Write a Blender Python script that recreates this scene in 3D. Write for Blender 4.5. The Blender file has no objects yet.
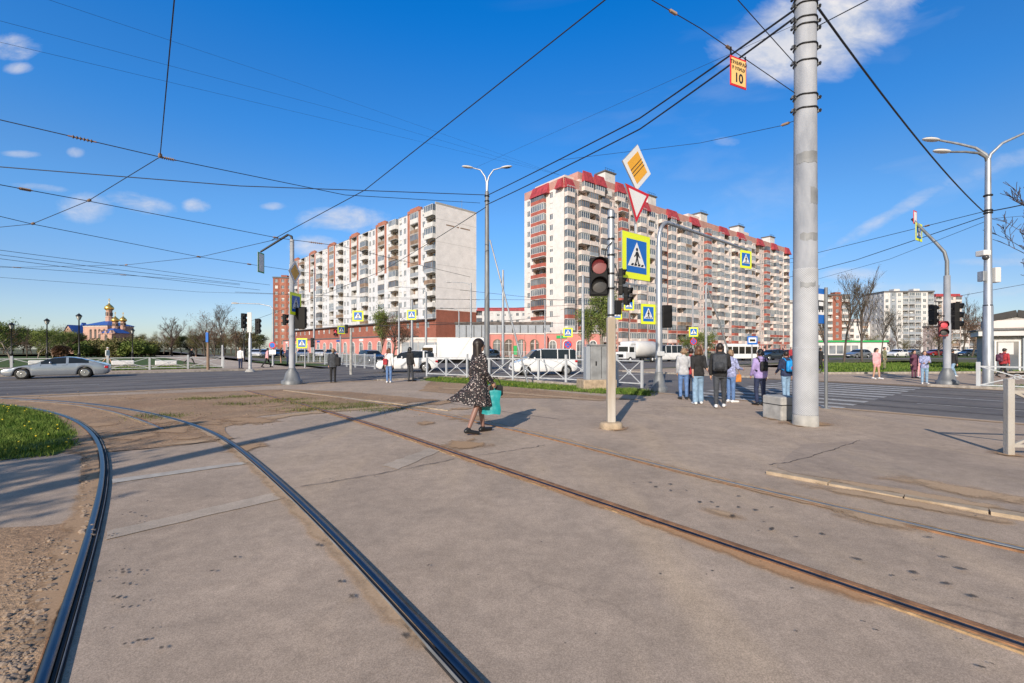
import bpy, bmesh, math, random
from mathutils import Vector, Matrix
random.seed(7)
R = math.radians
sc = bpy.context.scene
col = sc.collection
FPX, CX, Y0, CH = 455.0, 512.0, 349.0, 1.5      # focal length in pixels, centre, horizon row, eye height

def G(px, py):                     # pixel on the ground -> world xy
    D = FPX*CH/(py-Y0); return Vector(((px-CX)*D/FPX, D, 0))
def P(px, py, D):                  # pixel at a depth -> world point
    return Vector(((px-CX)*D/FPX, D, CH+(Y0-py)*D/FPX))
RD = Vector((.777, .629, 0)); LD = Vector((-.629, .777, 0))   # the two street directions

# ---------------------------------------------------------------- materials
def nodes(m):
    m.use_nodes = True; nt = m.node_tree
    return nt, nt.nodes, nt.links, nt.nodes['Principled BSDF']
def pm(name, c, rough=.6, metal=0, var=.12, scale=3, bump=0, bscale=40, emit=None, es=1, spec=.5, c2=None, coat=0, alpha=1, stretch=None):
    m = bpy.data.materials.new(name); nt, N, L, b = nodes(m)
    b.inputs['Roughness'].default_value = rough; b.inputs['Metallic'].default_value = metal
    b.inputs['Specular IOR Level'].default_value = spec
    if coat: b.inputs['Coat Weight'].default_value = coat; b.inputs['Coat Roughness'].default_value = .05
    tc = N.new('ShaderNodeTexCoord'); no = N.new('ShaderNodeTexNoise')
    no.inputs['Scale'].default_value = scale; no.inputs['Detail'].default_value = 6
    if stretch:
        mp = N.new('ShaderNodeMapping'); mp.inputs['Scale'].default_value = stretch
        L.new(tc.outputs['Object'], mp.inputs['Vector']); L.new(mp.outputs[0], no.inputs['Vector'])
    else: L.new(tc.outputs['Object'], no.inputs['Vector'])
    mx = N.new('ShaderNodeMix'); mx.data_type = 'RGBA'
    rr = N.new('ShaderNodeValToRGB'); rr.color_ramp.elements[0].position = .35; rr.color_ramp.elements[1].position = .68
    L.new(no.outputs['Fac'], rr.inputs[0]); L.new(rr.outputs[0], mx.inputs['Factor'])
    a = tuple(x*(1-var) for x in c[:3])+(1,); d = tuple(min(1, x*(1+var)) for x in c[:3])+(1,)
    if c2: d = tuple(c2[:3])+(1,)
    mx.inputs['A'].default_value = a; mx.inputs['B'].default_value = d
    L.new(mx.outputs['Result'], b.inputs['Base Color'])
    if bump:
        n2 = N.new('ShaderNodeTexNoise'); n2.inputs['Scale'].default_value = bscale; n2.inputs['Detail'].default_value = 4
        L.new(tc.outputs['Object'], n2.inputs['Vector'])
        bp = N.new('ShaderNodeBump'); bp.inputs['Strength'].default_value = bump; bp.inputs['Distance'].default_value = .02
        L.new(n2.outputs['Fac'], bp.inputs['Height']); L.new(bp.outputs[0], b.inputs['Normal'])
    if emit:
        b.inputs['Emission Color'].default_value = tuple(emit)+(1,); b.inputs['Emission Strength'].default_value = es
    return m

def ramp(N, L, src, p0, p1, c0=(0,0,0,1), c1=(1,1,1,1)):
    r = N.new('ShaderNodeValToRGB'); e = r.color_ramp.elements
    e[0].position = p0; e[1].position = p1; e[0].color = c0; e[1].color = c1
    L.new(src, r.inputs[0]); return r.outputs[0]
def mixc(N, L, f, a, b):
    m = N.new('ShaderNodeMix'); m.data_type = 'RGBA'
    if hasattr(f, 'links') or hasattr(f, 'is_linked'): L.new(f, m.inputs['Factor'])
    else: m.inputs['Factor'].default_value = f
    for s, k in ((a, 'A'), (b, 'B')):
        if isinstance(s, tuple): m.inputs[k].default_value = s if len(s) == 4 else s+(1,)
        else: L.new(s, m.inputs[k])
    return m.outputs['Result']
def noise(N, L, vec, s, d=5, ro=.55, dist=0):
    n = N.new('ShaderNodeTexNoise'); n.inputs['Scale'].default_value = s; n.inputs['Detail'].default_value = d
    n.inputs['Roughness'].default_value = ro; n.inputs['Distortion'].default_value = dist; L.new(vec, n.inputs['Vector']); return n.outputs['Fac']

def ground_mat(name, base, alt, tan, grain=.35, crack=.28, spots=.5, rough=.9, tanlo=.52, tanhi=.75, bump=.5, gs=90, mott=.16):
    m = bpy.data.materials.new(name); nt, N, L, b = nodes(m)
    b.inputs['Roughness'].default_value = rough; b.inputs['Specular IOR Level'].default_value = .25
    tc = N.new('ShaderNodeTexCoord').outputs['Object']
    c = mixc(N, L, ramp(N, L, noise(N, L, tc, .35, 6), .38, .64), base, alt)
    if mott:
        mo = N.new('ShaderNodeMix'); mo.data_type = 'RGBA'; mo.blend_type = 'MULTIPLY'; mo.inputs['Factor'].default_value = 1; L.new(c, mo.inputs['A'])
        L.new(ramp(N, L, noise(N, L, tc, 1.1, 9, .68, .5), .36, .66, (1-mott,)*3+(1,), (1+mott*.5,1+mott*.42,1+mott*.34,1)), mo.inputs['B']); c = mo.outputs['Result']
    mp = N.new('ShaderNodeMapping'); mp.inputs['Rotation'].default_value = (0, 0, R(-39)); mp.inputs['Scale'].default_value = (1.3, .25, 1); L.new(tc, mp.inputs['Vector'])
    c = mixc(N, L, ramp(N, L, noise(N, L, mp.outputs[0], .9, 5), tanlo, tanhi, c1=(.8,.8,.8,1)), c, tan)
    g = noise(N, L, tc, gs, 3, .8)
    gg = N.new('ShaderNodeMix'); gg.data_type = 'RGBA'; gg.blend_type = 'MULTIPLY'; gg.inputs['Factor'].default_value = 1
    L.new(c, gg.inputs['A']); L.new(ramp(N, L, g, .36, .64, (1-grain,)*3+(1,), (1+grain*.7,)*3+(1,)), gg.inputs['B']); c = gg.outputs['Result']
    # second, coarser aggregate
    g2 = N.new('ShaderNodeMix'); g2.data_type = 'RGBA'; g2.blend_type = 'MULTIPLY'; g2.inputs['Factor'].default_value = 1
    L.new(c, g2.inputs['A']); L.new(ramp(N, L, noise(N, L, tc, 7, 8, .7), .3, .7, (.84,)*3+(1,), (1.12,)*3+(1,)), g2.inputs['B']); c = g2.outputs['Result']
    if spots:
        v = N.new('ShaderNodeTexVoronoi'); v.inputs['Scale'].default_value = 2.1
        wm = N.new('ShaderNodeMapping'); wm.inputs['Rotation'].default_value = (0, 0, R(-39)); wm.inputs['Scale'].default_value = (1.1, .7, 1); L.new(tc, wm.inputs['Vector'])
        wn = N.new('ShaderNodeTexNoise'); wn.inputs['Scale'].default_value = 9; L.new(tc, wn.inputs['Vector'])
        ad = N.new('ShaderNodeMixRGB'); ad.blend_type = 'ADD'; ad.inputs[0].default_value = .12; L.new(wm.outputs[0], ad.inputs[1]); L.new(wn.outputs['Color'], ad.inputs[2])
        L.new(ad.outputs[0], v.inputs['Vector'])
        d = ramp(N, L, v.outputs['Distance'], .035, .075, (1,1,1,1), (0,0,0,1))
        gate = ramp(N, L, noise(N, L, tc, .8, 2), .5, .6)
        mu = N.new('ShaderNodeMath'); mu.operation = 'MULTIPLY'; L.new(d, mu.inputs[0]); L.new(gate, mu.inputs[1])
        mu2 = N.new('ShaderNodeMath'); mu2.operation = 'MULTIPLY'; L.new(mu.outputs[0], mu2.inputs[0]); mu2.inputs[1].default_value = spots
        c = mixc(N, L, mu2.outputs[0], c, (.035, .03, .028))
    if crack:
        v = N.new('ShaderNodeTexVoronoi'); v.feature = 'DISTANCE_TO_EDGE'; v.inputs['Scale'].default_value = .22
        wn = N.new('ShaderNodeTexNoise'); wn.inputs['Scale'].default_value = 1.4; wn.inputs['Detail'].default_value = 5; L.new(tc, wn.inputs['Vector'])
        ad = N.new('ShaderNodeMixRGB'); ad.blend_type = 'ADD'; ad.inputs[0].default_value = .9; L.new(tc, ad.inputs[1]); L.new(wn.outputs['Color'], ad.inputs[2])
        L.new(ad.outputs[0], v.inputs['Vector'])
        d = ramp(N, L, v.outputs['Distance'], .0015, .0045, (1,1,1,1), (0,0,0,1))
        gate = ramp(N, L, noise(N, L, tc, .3, 2), .5, .56)
        mu = N.new('ShaderNodeMath'); mu.operation = 'MULTIPLY'; L.new(d, mu.inputs[0]); L.new(gate, mu.inputs[1])
        mu2 = N.new('ShaderNodeMath'); mu2.operation = 'MULTIPLY'; L.new(mu.outputs[0], mu2.inputs[0]); mu2.inputs[1].default_value = crack
        c = mixc(N, L, mu2.outputs[0], c, (.05, .045, .04))
    L.new(c, b.inputs['Base Color'])
    bp = N.new('ShaderNodeBump'); bp.inputs['Strength'].default_value = bump; bp.inputs['Distance'].default_value = .01
    L.new(g, bp.inputs['Height']); L.new(bp.outputs[0], b.inputs['Normal'])
    return m

A_PAVE = ground_mat('worn_asphalt', (.44,.34,.258), (.50,.39,.30), (.56,.42,.29), grain=.34, gs=150, bump=.22)
A_ROAD = ground_mat('road_asphalt', (.155,.145,.145), (.20,.185,.175), (.26,.22,.19), grain=.18, spots=.3, crack=.6)
A_PATCH = ground_mat('repair_asphalt', (.50,.41,.325), (.56,.46,.37), (.58,.47,.36), grain=.2, spots=0, crack=0)
A_PATCH2 = ground_mat('dark_repair_asphalt', (.38,.295,.23), (.43,.34,.27), (.48,.37,.265), grain=.22, spots=0, crack=0)
DIRT = ground_mat('packed_dirt', (.37,.235,.14), (.49,.33,.20), (.28,.20,.135), grain=.4, spots=.8, crack=0, bump=1, gs=35)
BASEG = ground_mat('dry_ground', (.12,.13,.06), (.17,.15,.08), (.08,.12,.03), grain=.4, spots=0, crack=0, gs=12)
LAWN = ground_mat('lawn', (.06,.11,.02), (.10,.15,.03), (.20,.17,.09), grain=.5, spots=0, crack=0, gs=9)
KERB = pm('kerb_stone', (.34,.30,.26), .9, var=.25, scale=6, bump=.4)
WHITE_L = pm('road_paint', (.55,.54,.52), .85, c2=(.30,.28,.26), var=.1, scale=7)
FADED = pm('faded_paint', (.50,.46,.40), .9, c2=(.38,.33,.28), var=.05, scale=9)
M = dict(
 galv=pm('galvanised_steel', (.40,.42,.45), .45, .55, var=.18, scale=8, stretch=(1,1,.2)),
 galv2=pm('pale_painted_steel', (.52,.54,.56), .5, .2, var=.12, scale=5, stretch=(1,1,.2)),
 darkpole=pm('weathered_grey_pole', (.20,.21,.22), .55, .3, var=.25, scale=5, stretch=(1,1,.2)),
 conc=pm('pole_concrete', (.41,.43,.47), .8, c2=(.24,.26,.30), var=.06, scale=4, bump=.25, bscale=30, stretch=(1,1,.3)),
 concr=pm('rust_stained_concrete', (.48,.40,.31), .85, var=.3, scale=5, c2=(.50,.47,.43), stretch=(1,1,.15)),
 concl=pm('grey_concrete', (.38,.37,.35), .9, var=.2, scale=5, bump=.3),
 tanconc=pm('tan_concrete', (.40,.31,.215), .9, var=.25, scale=6, bump=.3),
 black=pm('black_plastic', (.008,.008,.009), .5, var=.2, spec=.2),
 blackm=pm('black_metal', (.025,.025,.027), .4, .3, var=.2),
 rubber=pm('rubber', (.018,.018,.018), .8, var=.3),
 lens=pm('dark_lens', (.05,.05,.052), .3, var=.3),
 redl=pm('lit_red_lens', (.16,.09,.09), .25, emit=(1,.08,.10), es=.16),
 redl2=pm('bright_red_lens', (.6,.06,.08), .3, emit=(1,.10,.14), es=.25),
 redframe=pm('red_signal_housing', (.20,.02,.025), .5),
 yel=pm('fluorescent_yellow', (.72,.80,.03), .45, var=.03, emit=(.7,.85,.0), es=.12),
 blue=pm('sign_blue', (.015,.14,.52), .4, var=.05),
 white=pm('sign_white', (.80,.80,.80), .45, var=.03),
 red=pm('sign_red', (.62,.02,.03), .4, var=.05),
 org=pm('sign_amber', (.85,.42,.03), .4, var=.04),
 org2=pm('sign_peach', (.85,.55,.20), .5, var=.05),
 ink=pm('sign_black', (.02,.02,.02), .5),
 signback=pm('sign_back', (.33,.34,.36), .5, .4),
 wire=pm('wire_black', (.02,.02,.025), .5),
 rust=pm('rusty_steel', (.30,.15,.07), .75, .2, var=.35, scale=9, bump=.3),
 railtop=pm('polished_rail', (.10,.105,.12), .32, 1.0, var=.12, scale=9),
 groove=pm('rail_groove', (.025,.022,.022), .8, var=.3),
 sand=pm('sandy_joint', (.38,.25,.13), .95, var=.35, scale=12, bump=.5),
 glass=pm('window_glass', (.10,.125,.16), .08, 0, c2=(.24,.27,.30), var=.3, scale=.33, spec=.9),  # base colour lifted to suggest reflected sky
 cglass=pm('car_glass', (.012,.014,.017), .06, 0, var=.1, spec=.8),
 wframe=pm('white_frame', (.72,.72,.70), .5, var=.05),
 brick=None, leaf=None)
M['cloth_black'] = pm('black_cloth', (.018,.018,.02), .85, var=.35, scale=14, bump=.4, bscale=18)
M['dgrey'] = pm('charcoal_cloth', (.045,.05,.06), .85, var=.3, scale=14, bump=.4, bscale=18)
M['navy'] = pm('navy_denim', (.02,.03,.075), .85, var=.3, scale=14, bump=.4, bscale=18)
M['jeans'] = pm('light_denim', (.22,.34,.48), .9, var=.22, scale=12, bump=.4, bscale=18)
M['jeans2'] = pm('mid_denim', (.11,.20,.40), .9, var=.22, scale=12, bump=.4, bscale=18)
M['greyk'] = pm('grey_knit', (.45,.46,.48), .9, var=.12, scale=14, bump=.4, bscale=30)
M['lilac'] = pm('lilac_cloth', (.36,.28,.55), .85, var=.15, scale=10, bump=.4, bscale=18)
M['pink'] = pm('pink_cloth', (.72,.38,.40), .85, var=.15, scale=10, bump=.3, bscale=18)
M['whitec'] = pm('white_cloth', (.72,.72,.72), .85, var=.08, scale=10, bump=.3, bscale=18)
M['redc'] = pm('red_cloth', (.35,.03,.04), .85, var=.3, scale=10, bump=.4, bscale=18)
M['orangec'] = pm('orange_cloth', (.65,.24,.05), .85, var=.2, scale=10, bump=.3, bscale=18)
M['bluebag'] = pm('bright_blue_nylon', (.01,.27,.65), .6, var=.15, scale=10, bump=.3, bscale=18)
M['teal'] = pm('teal_paper', (.008,.27,.29), .5, var=.12, scale=8, bump=.35, bscale=9)
M['stripe'] = pm('patterned_blue_cloth', (.30,.33,.52), .85, var=.5, scale=22)
M['camo'] = pm('camouflage_cloth', (.10,.11,.06), .9, c2=(.30,.28,.18), scale=12)
M['burg'] = pm('burgundy_cloth', (.12,.04,.07), .85, var=.3, scale=10)
M['hairb'] = pm('dark_brown_hair', (.025,.016,.012), .5, var=.5, scale=30, stretch=(1,1,.15))
M['hairk'] = pm('black_hair', (.010,.009,.009), .5, var=.4, scale=30, stretch=(1,1,.15))
M['hairl'] = pm('auburn_hair', (.11,.05,.025), .5, var=.5, scale=30, stretch=(1,1,.15))
M['hairs'] = pm('sandy_hair', (.26,.17,.10), .6, var=.4, scale=30, stretch=(1,1,.15))
M['skin'] = pm('skin', (.50,.29,.20), .55, var=.08, scale=6)
M['lip'] = pm('lips', (.38,.12,.10), .5)
M['eye'] = pm('eyes', (.03,.025,.02), .2)
M['tights'] = pm('sheer_tights', (.26,.14,.11), .5, var=.15)
M['shoew'] = pm('white_shoe', (.75,.75,.75), .5, var=.06)
M['shoek'] = pm('black_shoe', (.015,.015,.016), .4, var=.2)

def floral():
    m = bpy.data.materials.new('floral_dress'); nt, N, L, b = nodes(m)
    b.inputs['Roughness'].default_value = .8
    tc = N.new('ShaderNodeTexCoord').outputs['Object']
    wn = N.new('ShaderNodeTexNoise'); wn.inputs['Scale'].default_value = 26; L.new(tc, wn.inputs['Vector'])
    ad = N.new('ShaderNodeMixRGB'); ad.blend_type = 'ADD'; ad.inputs[0].default_value = .06; L.new(tc, ad.inputs[1]); L.new(wn.outputs['Color'], ad.inputs[2])
    v = N.new('ShaderNodeTexVoronoi'); v.inputs['Scale'].default_value = 30; L.new(ad.outputs[0], v.inputs['Vector'])
    v2 = N.new('ShaderNodeTexVoronoi'); v2.inputs['Scale'].default_value = 52; L.new(ad.outputs[0], v2.inputs['Vector'])
    c = mixc(N, L, ramp(N, L, v.outputs['Distance'], .22, .29, (1,1,1,1), (0,0,0,1)), (.012,.011,.014), (.62,.55,.52))
    c = mixc(N, L, ramp(N, L, v2.outputs['Distance'], .14, .2, (1,1,1,1), (0,0,0,1)), c, (.55,.30,.28))
    L.new(c, b.inputs['Base Color']); return m
M['floral'] = floral()

def brickmat(name, c1, c2, mort, sx=4.0, sz=13.0, var=.0, dirt=.25):
    m = bpy.data.materials.new(name); nt, N, L, b = nodes(m)
    b.inputs['Roughness'].default_value = .85
    tc = N.new('ShaderNodeTexCoord').outputs['Object']
    sp = N.new('ShaderNodeSeparateXYZ'); L.new(tc, sp.inputs[0])
    ad = N.new('ShaderNodeMath'); ad.operation = 'ADD'; L.new(sp.outputs[0], ad.inputs[0]); L.new(sp.outputs[1], ad.inputs[1])
    cb = N.new('ShaderNodeCombineXYZ'); L.new(ad.outputs[0], cb.inputs[0]); L.new(sp.outputs[2], cb.inputs[1])
    bt = N.new('ShaderNodeTexBrick'); L.new(cb.outputs[0], bt.inputs['Vector']); bt.inputs['Scale'].default_value = 1
    bt.inputs['Brick Width'].default_value = 1/sx; bt.inputs['Row Height'].default_value = 1/sz; bt.inputs['Mortar Size'].default_value = .008
    bt.inputs['Color1'].default_value = c1+(1,); bt.inputs['Color2'].default_value = c2+(1,); bt.inputs['Mortar'].default_value = mort+(1,)
    n = noise(N, L, tc, .6, 8, .65)
    mm = N.new('ShaderNodeMix'); mm.data_type = 'RGBA'; mm.blend_type = 'MULTIPLY'; mm.inputs['Factor'].default_value = 1
    L.new(bt.outputs['Color'], mm.inputs['A']); L.new(ramp(N, L, n, .3, .7, (1-dirt,)*3+(1,), (1.08,)*3+(1,)), mm.inputs['B'])
    L.new(mm.outputs['Result'], b.inputs['Base Color']); return m
M['wbrick'] = brickmat('white_silicate_brick', (.71,.72,.755), (.64,.655,.69), (.56,.57,.60), dirt=.2)
M['rbrick'] = brickmat('red_brick', (.36,.11,.07), (.29,.085,.055), (.30,.16,.12))
M['obrick'] = brickmat('orange_brick', (.46,.17,.11), (.40,.14,.09), (.36,.2,.15))
M['tbrick'] = brickmat('pinkish_beige_brick', (.71,.595,.565), (.66,.55,.52), (.61,.54,.51), dirt=.15)
M['cbrick'] = brickmat('pale_cream_brick', (.76,.71,.70), (.72,.68,.665), (.65,.62,.61), dirt=.15)
M['pbrick'] = brickmat('dull_pink_brick', (.56,.30,.26), (.50,.26,.22), (.48,.3,.26))
M['pinkwall'] = pm('pink_render', (.60,.24,.21), .9, var=.1, scale=.4)
M['churchwall'] = pm('salmon_render', (.52,.33,.26), .9, var=.1, scale=.4)
M['redroof'] = pm('red_metal_roof', (.36,.05,.06), .6, 0, var=.25, scale=1)
M['blueroof'] = pm('blue_metal_roof', (.04,.11,.38), .5, var=.12, scale=.5)
M['gold'] = pm('gold_leaf', (.85,.55,.14), .3, .8, var=.1)
M['greyroof'] = pm('grey_roof', (.12,.12,.13), .8)
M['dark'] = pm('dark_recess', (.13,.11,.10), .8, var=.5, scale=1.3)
M['palepanel'] = pm('pale_panel', (.62,.61,.60), .7, var=.12, scale=.7)
M['tanpanel'] = pm('beige_panel', (.69,.60,.565), .8, var=.1, scale=.7)
M['greypanel'] = pm('grey_panel', (.30,.33,.37), .6, var=.12, scale=.7)
M['woodp'] = pm('brown_panel', (.26,.18,.13), .8, var=.3, scale=.7)
M['redpanel'] = pm('red_brown_panel', (.36,.10,.075), .8, var=.15, scale=.7)
M['greenb'] = pm('green_fascia', (.02,.38,.10), .6, var=.05)
M['silver'] = pm('silver_car_paint', (.40,.44,.50), .25, .55, var=.02, coat=1)
M['whitep'] = pm('white_car_paint', (.78,.78,.78), .3, 0, var=.03, coat=.8)
M['darkp'] = pm('dark_car_paint', (.03,.04,.055), .25, .3, var=.1, coat=1)
M['redp'] = pm('red_car_paint', (.35,.02,.02), .3, .2, var=.1, coat=1)
M['greyp'] = pm('grey_car_paint', (.20,.21,.23), .3, .4, var=.1, coat=1)
M['chrome'] = pm('alloy', (.62,.63,.65), .25, .9, var=.05)
M['tail'] = pm('tail_lamp', (.45,.01,.02), .2)
M['headl'] = pm('head_lamp', (.75,.78,.8), .1, .3)
M['cabinet'] = pm('weathered_grey_cabinet', (.27,.28,.29), .65, .2, var=.25, scale=2.5)
M['bark'] = pm('tree_bark', (.10,.08,.065), .95, var=.35, scale=6)
M['birch'] = pm('pale_bark', (.26,.22,.18), .95, var=.3, scale=6)
M['twig'] = pm('brown_twigs', (.085,.055,.04), .95, var=.4, scale=.6)
def leafm(n, a, b): return pm(n, a, .7, c2=b, scale=1.1, spec=.2)
M['leafg'] = leafm('spring_leaves', (.10,.15,.035), (.22,.26,.07))
M['leafd'] = leafm('dark_leaves', (.04,.06,.022), (.10,.115,.045))
M['leafy'] = leafm('olive_buds', (.13,.125,.045), (.24,.21,.10))
M['leafr'] = leafm('reddish_buds', (.13,.07,.04), (.20,.11,.07))
M['grass'] = pm('grass_blades', (.05,.12,.012), .7, c2=(.19,.25,.05), scale=5, spec=.2)
M['dandelion'] = pm('dandelion_yellow', (.8,.6,.03), .7)
M['weatherpost'] = pm('weathered_post', (.45,.43,.40), .8, c2=(.34,.30,.25), var=.1, scale=5, bump=.3, stretch=(1,1,.3))
M['weed'] = leafm('weed_blades', (.09,.12,.03), (.17,.17,.06))
M['stone'] = pm('gravel_stone', (.20,.15,.11), .9, c2=(.36,.27,.20), scale=3)

def fademat(name, c, c2, lo=.38, hi=.75, amt=1.0, ns=3.5, rough=.95):
    m = bpy.data.materials.new(name); nt, N, L, b = nodes(m); b.inputs['Roughness'].default_value = rough; b.inputs['Specular IOR Level'].default_value = .2
    tc = N.new('ShaderNodeTexCoord').outputs['Object']; out = N['Material Output']
    col_ = mixc(N, L, ramp(N, L, noise(N, L, tc, 60, 5, .75), .35, .65), c, c2); L.new(col_, b.inputs['Base Color'])
    at = N.new('ShaderNodeAttribute'); at.attribute_name = 'fade'
    n1 = noise(N, L, tc, ns, 9, .7, .4)
    a = N.new('ShaderNodeMath'); a.operation = 'MULTIPLY_ADD'; L.new(n1, a.inputs[0]); a.inputs[1].default_value = 1.5; a.inputs[2].default_value = -.75
    s = N.new('ShaderNodeMath'); s.operation = 'ADD'; L.new(a.outputs[0], s.inputs[0]); L.new(at.outputs['Fac'], s.inputs[1])
    f = ramp(N, L, s.outputs[0], lo, hi, c1=(amt,)*3+(1,)); g = N.new('ShaderNodeMath'); g.operation = 'MULTIPLY'; L.new(f, g.inputs[0]); cl = N.new('ShaderNodeMath'); cl.operation='MULTIPLY'; cl.use_clamp=True; L.new(at.outputs['Fac'], cl.inputs[0]); cl.inputs[1].default_value=4; L.new(cl.outputs[0], g.inputs[1])
    tr = N.new('ShaderNodeBsdfTransparent'); ms = N.new('ShaderNodeMixShader'); L.new(g.outputs[0], ms.inputs[0]); L.new(tr.outputs[0], ms.inputs[1]); L.new(b.outputs[0], ms.inputs[2]); L.new(ms.outputs[0], out.inputs['Surface'])
    return m
DUST = fademat('tan_dust', (.40,.27,.165), (.52,.37,.24))
DUSTO = fademat('orange_rust_dust', (.40,.22,.11), (.52,.31,.17))
SOIL = fademat('brown_soil_film', (.34,.215,.125), (.48,.32,.195), lo=.45, hi=.7)
OIL = fademat('oil_stain', (.05,.042,.038), (.10,.085,.07), lo=.3, hi=.8, amt=.85, ns=14)
SMUDGE = fademat('dark_smudge', (.12,.112,.11), (.15,.14,.135), lo=.3, hi=1.0, amt=.5, ns=1.2)
PALE = fademat('pale_wear', (.46,.39,.32), (.52,.44,.36), lo=.3, hi=1.0, amt=.6, ns=1.2)
# ---------------------------------------------------------------- mesh builder
class MB:
    def __init__(s, T=None): s.v=[]; s.f=[]; s.mi=[]; s.mats=[]; s.sm=[]; s.T=T or Matrix.Identity(4)
    def m(s, mat):
        if mat not in s.mats: s.mats.append(mat)
        return s.mats.index(mat)
    def add(s, vs, fs, mat, smooth=False):
        o=len(s.v); i=s.m(mat); s.v += [s.T@Vector(p) for p in vs]
        for f in fs: s.f.append([o+k for k in f]); s.mi.append(i); s.sm.append(smooth)
    def quad(s, a,b,c,d, mat): s.add([a,b,c,d],[(0,1,2,3)],mat)
    def box(s, x0,x1,y0,y1,z0,z1, mat):
        s.add([(x0,y0,z0),(x1,y0,z0),(x1,y1,z0),(x0,y1,z0),(x0,y0,z1),(x1,y0,z1),(x1,y1,z1),(x0,y1,z1)],
              [(3,2,1,0),(4,5,6,7),(0,1,5,4),(1,2,6,5),(2,3,7,6),(3,0,4,7)], mat)
    def bbox(s, x0,x1,y0,y1,z0,z1, mat, b=.02):      # box with chamfered edges
        bm=bmesh.new(); bmesh.ops.create_cube(bm,size=1)
        for v in bm.verts: v.co=Vector(((x0+x1)/2+v.co.x*(x1-x0),(y0+y1)/2+v.co.y*(y1-y0),(z0+z1)/2+v.co.z*(z1-z0)))
        bmesh.ops.bevel(bm,geom=bm.edges[:],offset=b,segments=2,affect='EDGES',profile=.5)
        s.add([v.co.copy() for v in bm.verts],[[v.index for v in f.verts] for f in bm.faces],mat); bm.free()
    def bar(s, p0,p1,w,h,mat):
        p0=Vector(p0);p1=Vector(p1);d=(p1-p0).normalized(); up=Vector((0,0,1)) if abs(d.z)<.95 else Vector((0,1,0))
        a=d.cross(up).normalized()*w/2; b=a.cross(d).normalized()*h/2
        s.add([p0-a-b,p0+a-b,p0+a+b,p0-a+b,p1-a-b,p1+a-b,p1+a+b,p1-a+b],[(3,2,1,0),(4,5,6,7),(0,1,5,4),(1,2,6,5),(2,3,7,6),(3,0,4,7)],mat)
    def tube(s, pts, r, mat, seg=8, cap=True, smooth=True):
        pts=[Vector(p) for p in pts]; n=len(pts); rs=r if isinstance(r,(list,tuple)) else [r]*n
        vs=[];a=None
        for i,p in enumerate(pts):
            d=(pts[min(i+1,n-1)]-pts[max(i-1,0)]).normalized()
            if a is None:
                up=Vector((0,0,1)) if abs(d.z)<.9 else Vector((1,0,0)); a=d.cross(up).normalized()
            else: a=(a-d*a.dot(d)).normalized()
            b=d.cross(a)
            for k in range(seg):
                t=2*math.pi*k/seg; vs.append(p+(a*math.cos(t)+b*math.sin(t))*rs[i])
        fs=[(i*seg+k,i*seg+(k+1)%seg,(i+1)*seg+(k+1)%seg,(i+1)*seg+k) for i in range(n-1) for k in range(seg)]
        s.add(vs,fs,mat,smooth)
        if cap:
            s.add(vs[:seg],[tuple(range(seg))[::-1]],mat); s.add(vs[-seg:],[tuple(range(seg))],mat)
    def lathe(s, prof, mat, c=(0,0,0), seg=16, smooth=True, sx=1, sy=1):
        vs=[(c[0]+r*sx*math.cos(2*math.pi*k/seg),c[1]+r*sy*math.sin(2*math.pi*k/seg),c[2]+z) for r,z in prof for k in range(seg)]
        n=len(prof)
        fs=[(i*seg+k,i*seg+(k+1)%seg,(i+1)*seg+(k+1)%seg,(i+1)*seg+k) for i in range(n-1) for k in range(seg)]
        s.add(vs,fs,mat,smooth)
        s.add(vs[:seg],[tuple(range(seg))[::-1]],mat); s.add(vs[-seg:],[tuple(range(seg))],mat)
    def ell(s, c, r, mat, seg=12, rings=8, smooth=True, rot=None):
        c=Vector(c); r=(r,r,r) if not isinstance(r,(tuple,list)) else r
        vs=[]
        for i in range(rings+1):
            ph=math.pi*i/rings
            for k in range(seg):
                t=2*math.pi*k/seg; q=Vector((r[0]*math.sin(ph)*math.cos(t),r[1]*math.sin(ph)*math.sin(t),r[2]*math.cos(ph)))
                if rot: q=rot@q
                vs.append(c+q)
        fs=[(i*seg+k,(i+1)*seg+k,(i+1)*seg+(k+1)%seg,i*seg+(k+1)%seg) for i in range(rings) for k in range(seg)]
        s.add(vs,fs,mat,smooth)
    def poly(s, pts, y, mat, th=.004):       # flat shape in xz plane, facing -y, extruded back
        n=len(pts); vs=[(x,y,z) for x,z in pts]+[(x,y+th,z) for x,z in pts]
        fs=[tuple(range(n)),tuple(range(2*n-1,n-1,-1))]+[(i,n+i,n+(i+1)%n,(i+1)%n) for i in range(n)]
        s.add(vs,fs,mat)
    def build(s, name, parent=None, loc=None, rz=0):
        me=bpy.data.meshes.new(name); me.from_pydata([tuple(p) for p in s.v],[],s.f)
        for mt in s.mats: me.materials.append(mt)
        me.polygons.foreach_set('material_index',s.mi); me.polygons.foreach_set('use_smooth',s.sm); me.update()
        o=bpy.data.objects.new(name,me); col.objects.link(o)
        if parent: o.parent=parent
        if loc is not None: o.location=loc
        if rz: o.rotation_euler=(0,0,rz)
        return o
LABELS = {}
def tag(o, label, cat, group=None):
    o['label']=label; o['category']=cat
    if group: o['group']=group
    return o
def thing(name, label, cat, loc=(0,0,0), rz=0, group=None):
    o=bpy.data.objects.new(name,None); o.empty_display_size=.2; col.objects.link(o); o.location=loc; o.rotation_euler=(0,0,rz)
    return tag(o,label,cat,group)
def struct(o): o['kind']='structure'; return o
def stuff(o, label=None, cat=None):
    o['kind']='stuff'
    if label: o['label']=label; o['category']=cat
    return o
def kids(o): return [x for x in col.objects if x.parent==o]
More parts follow.
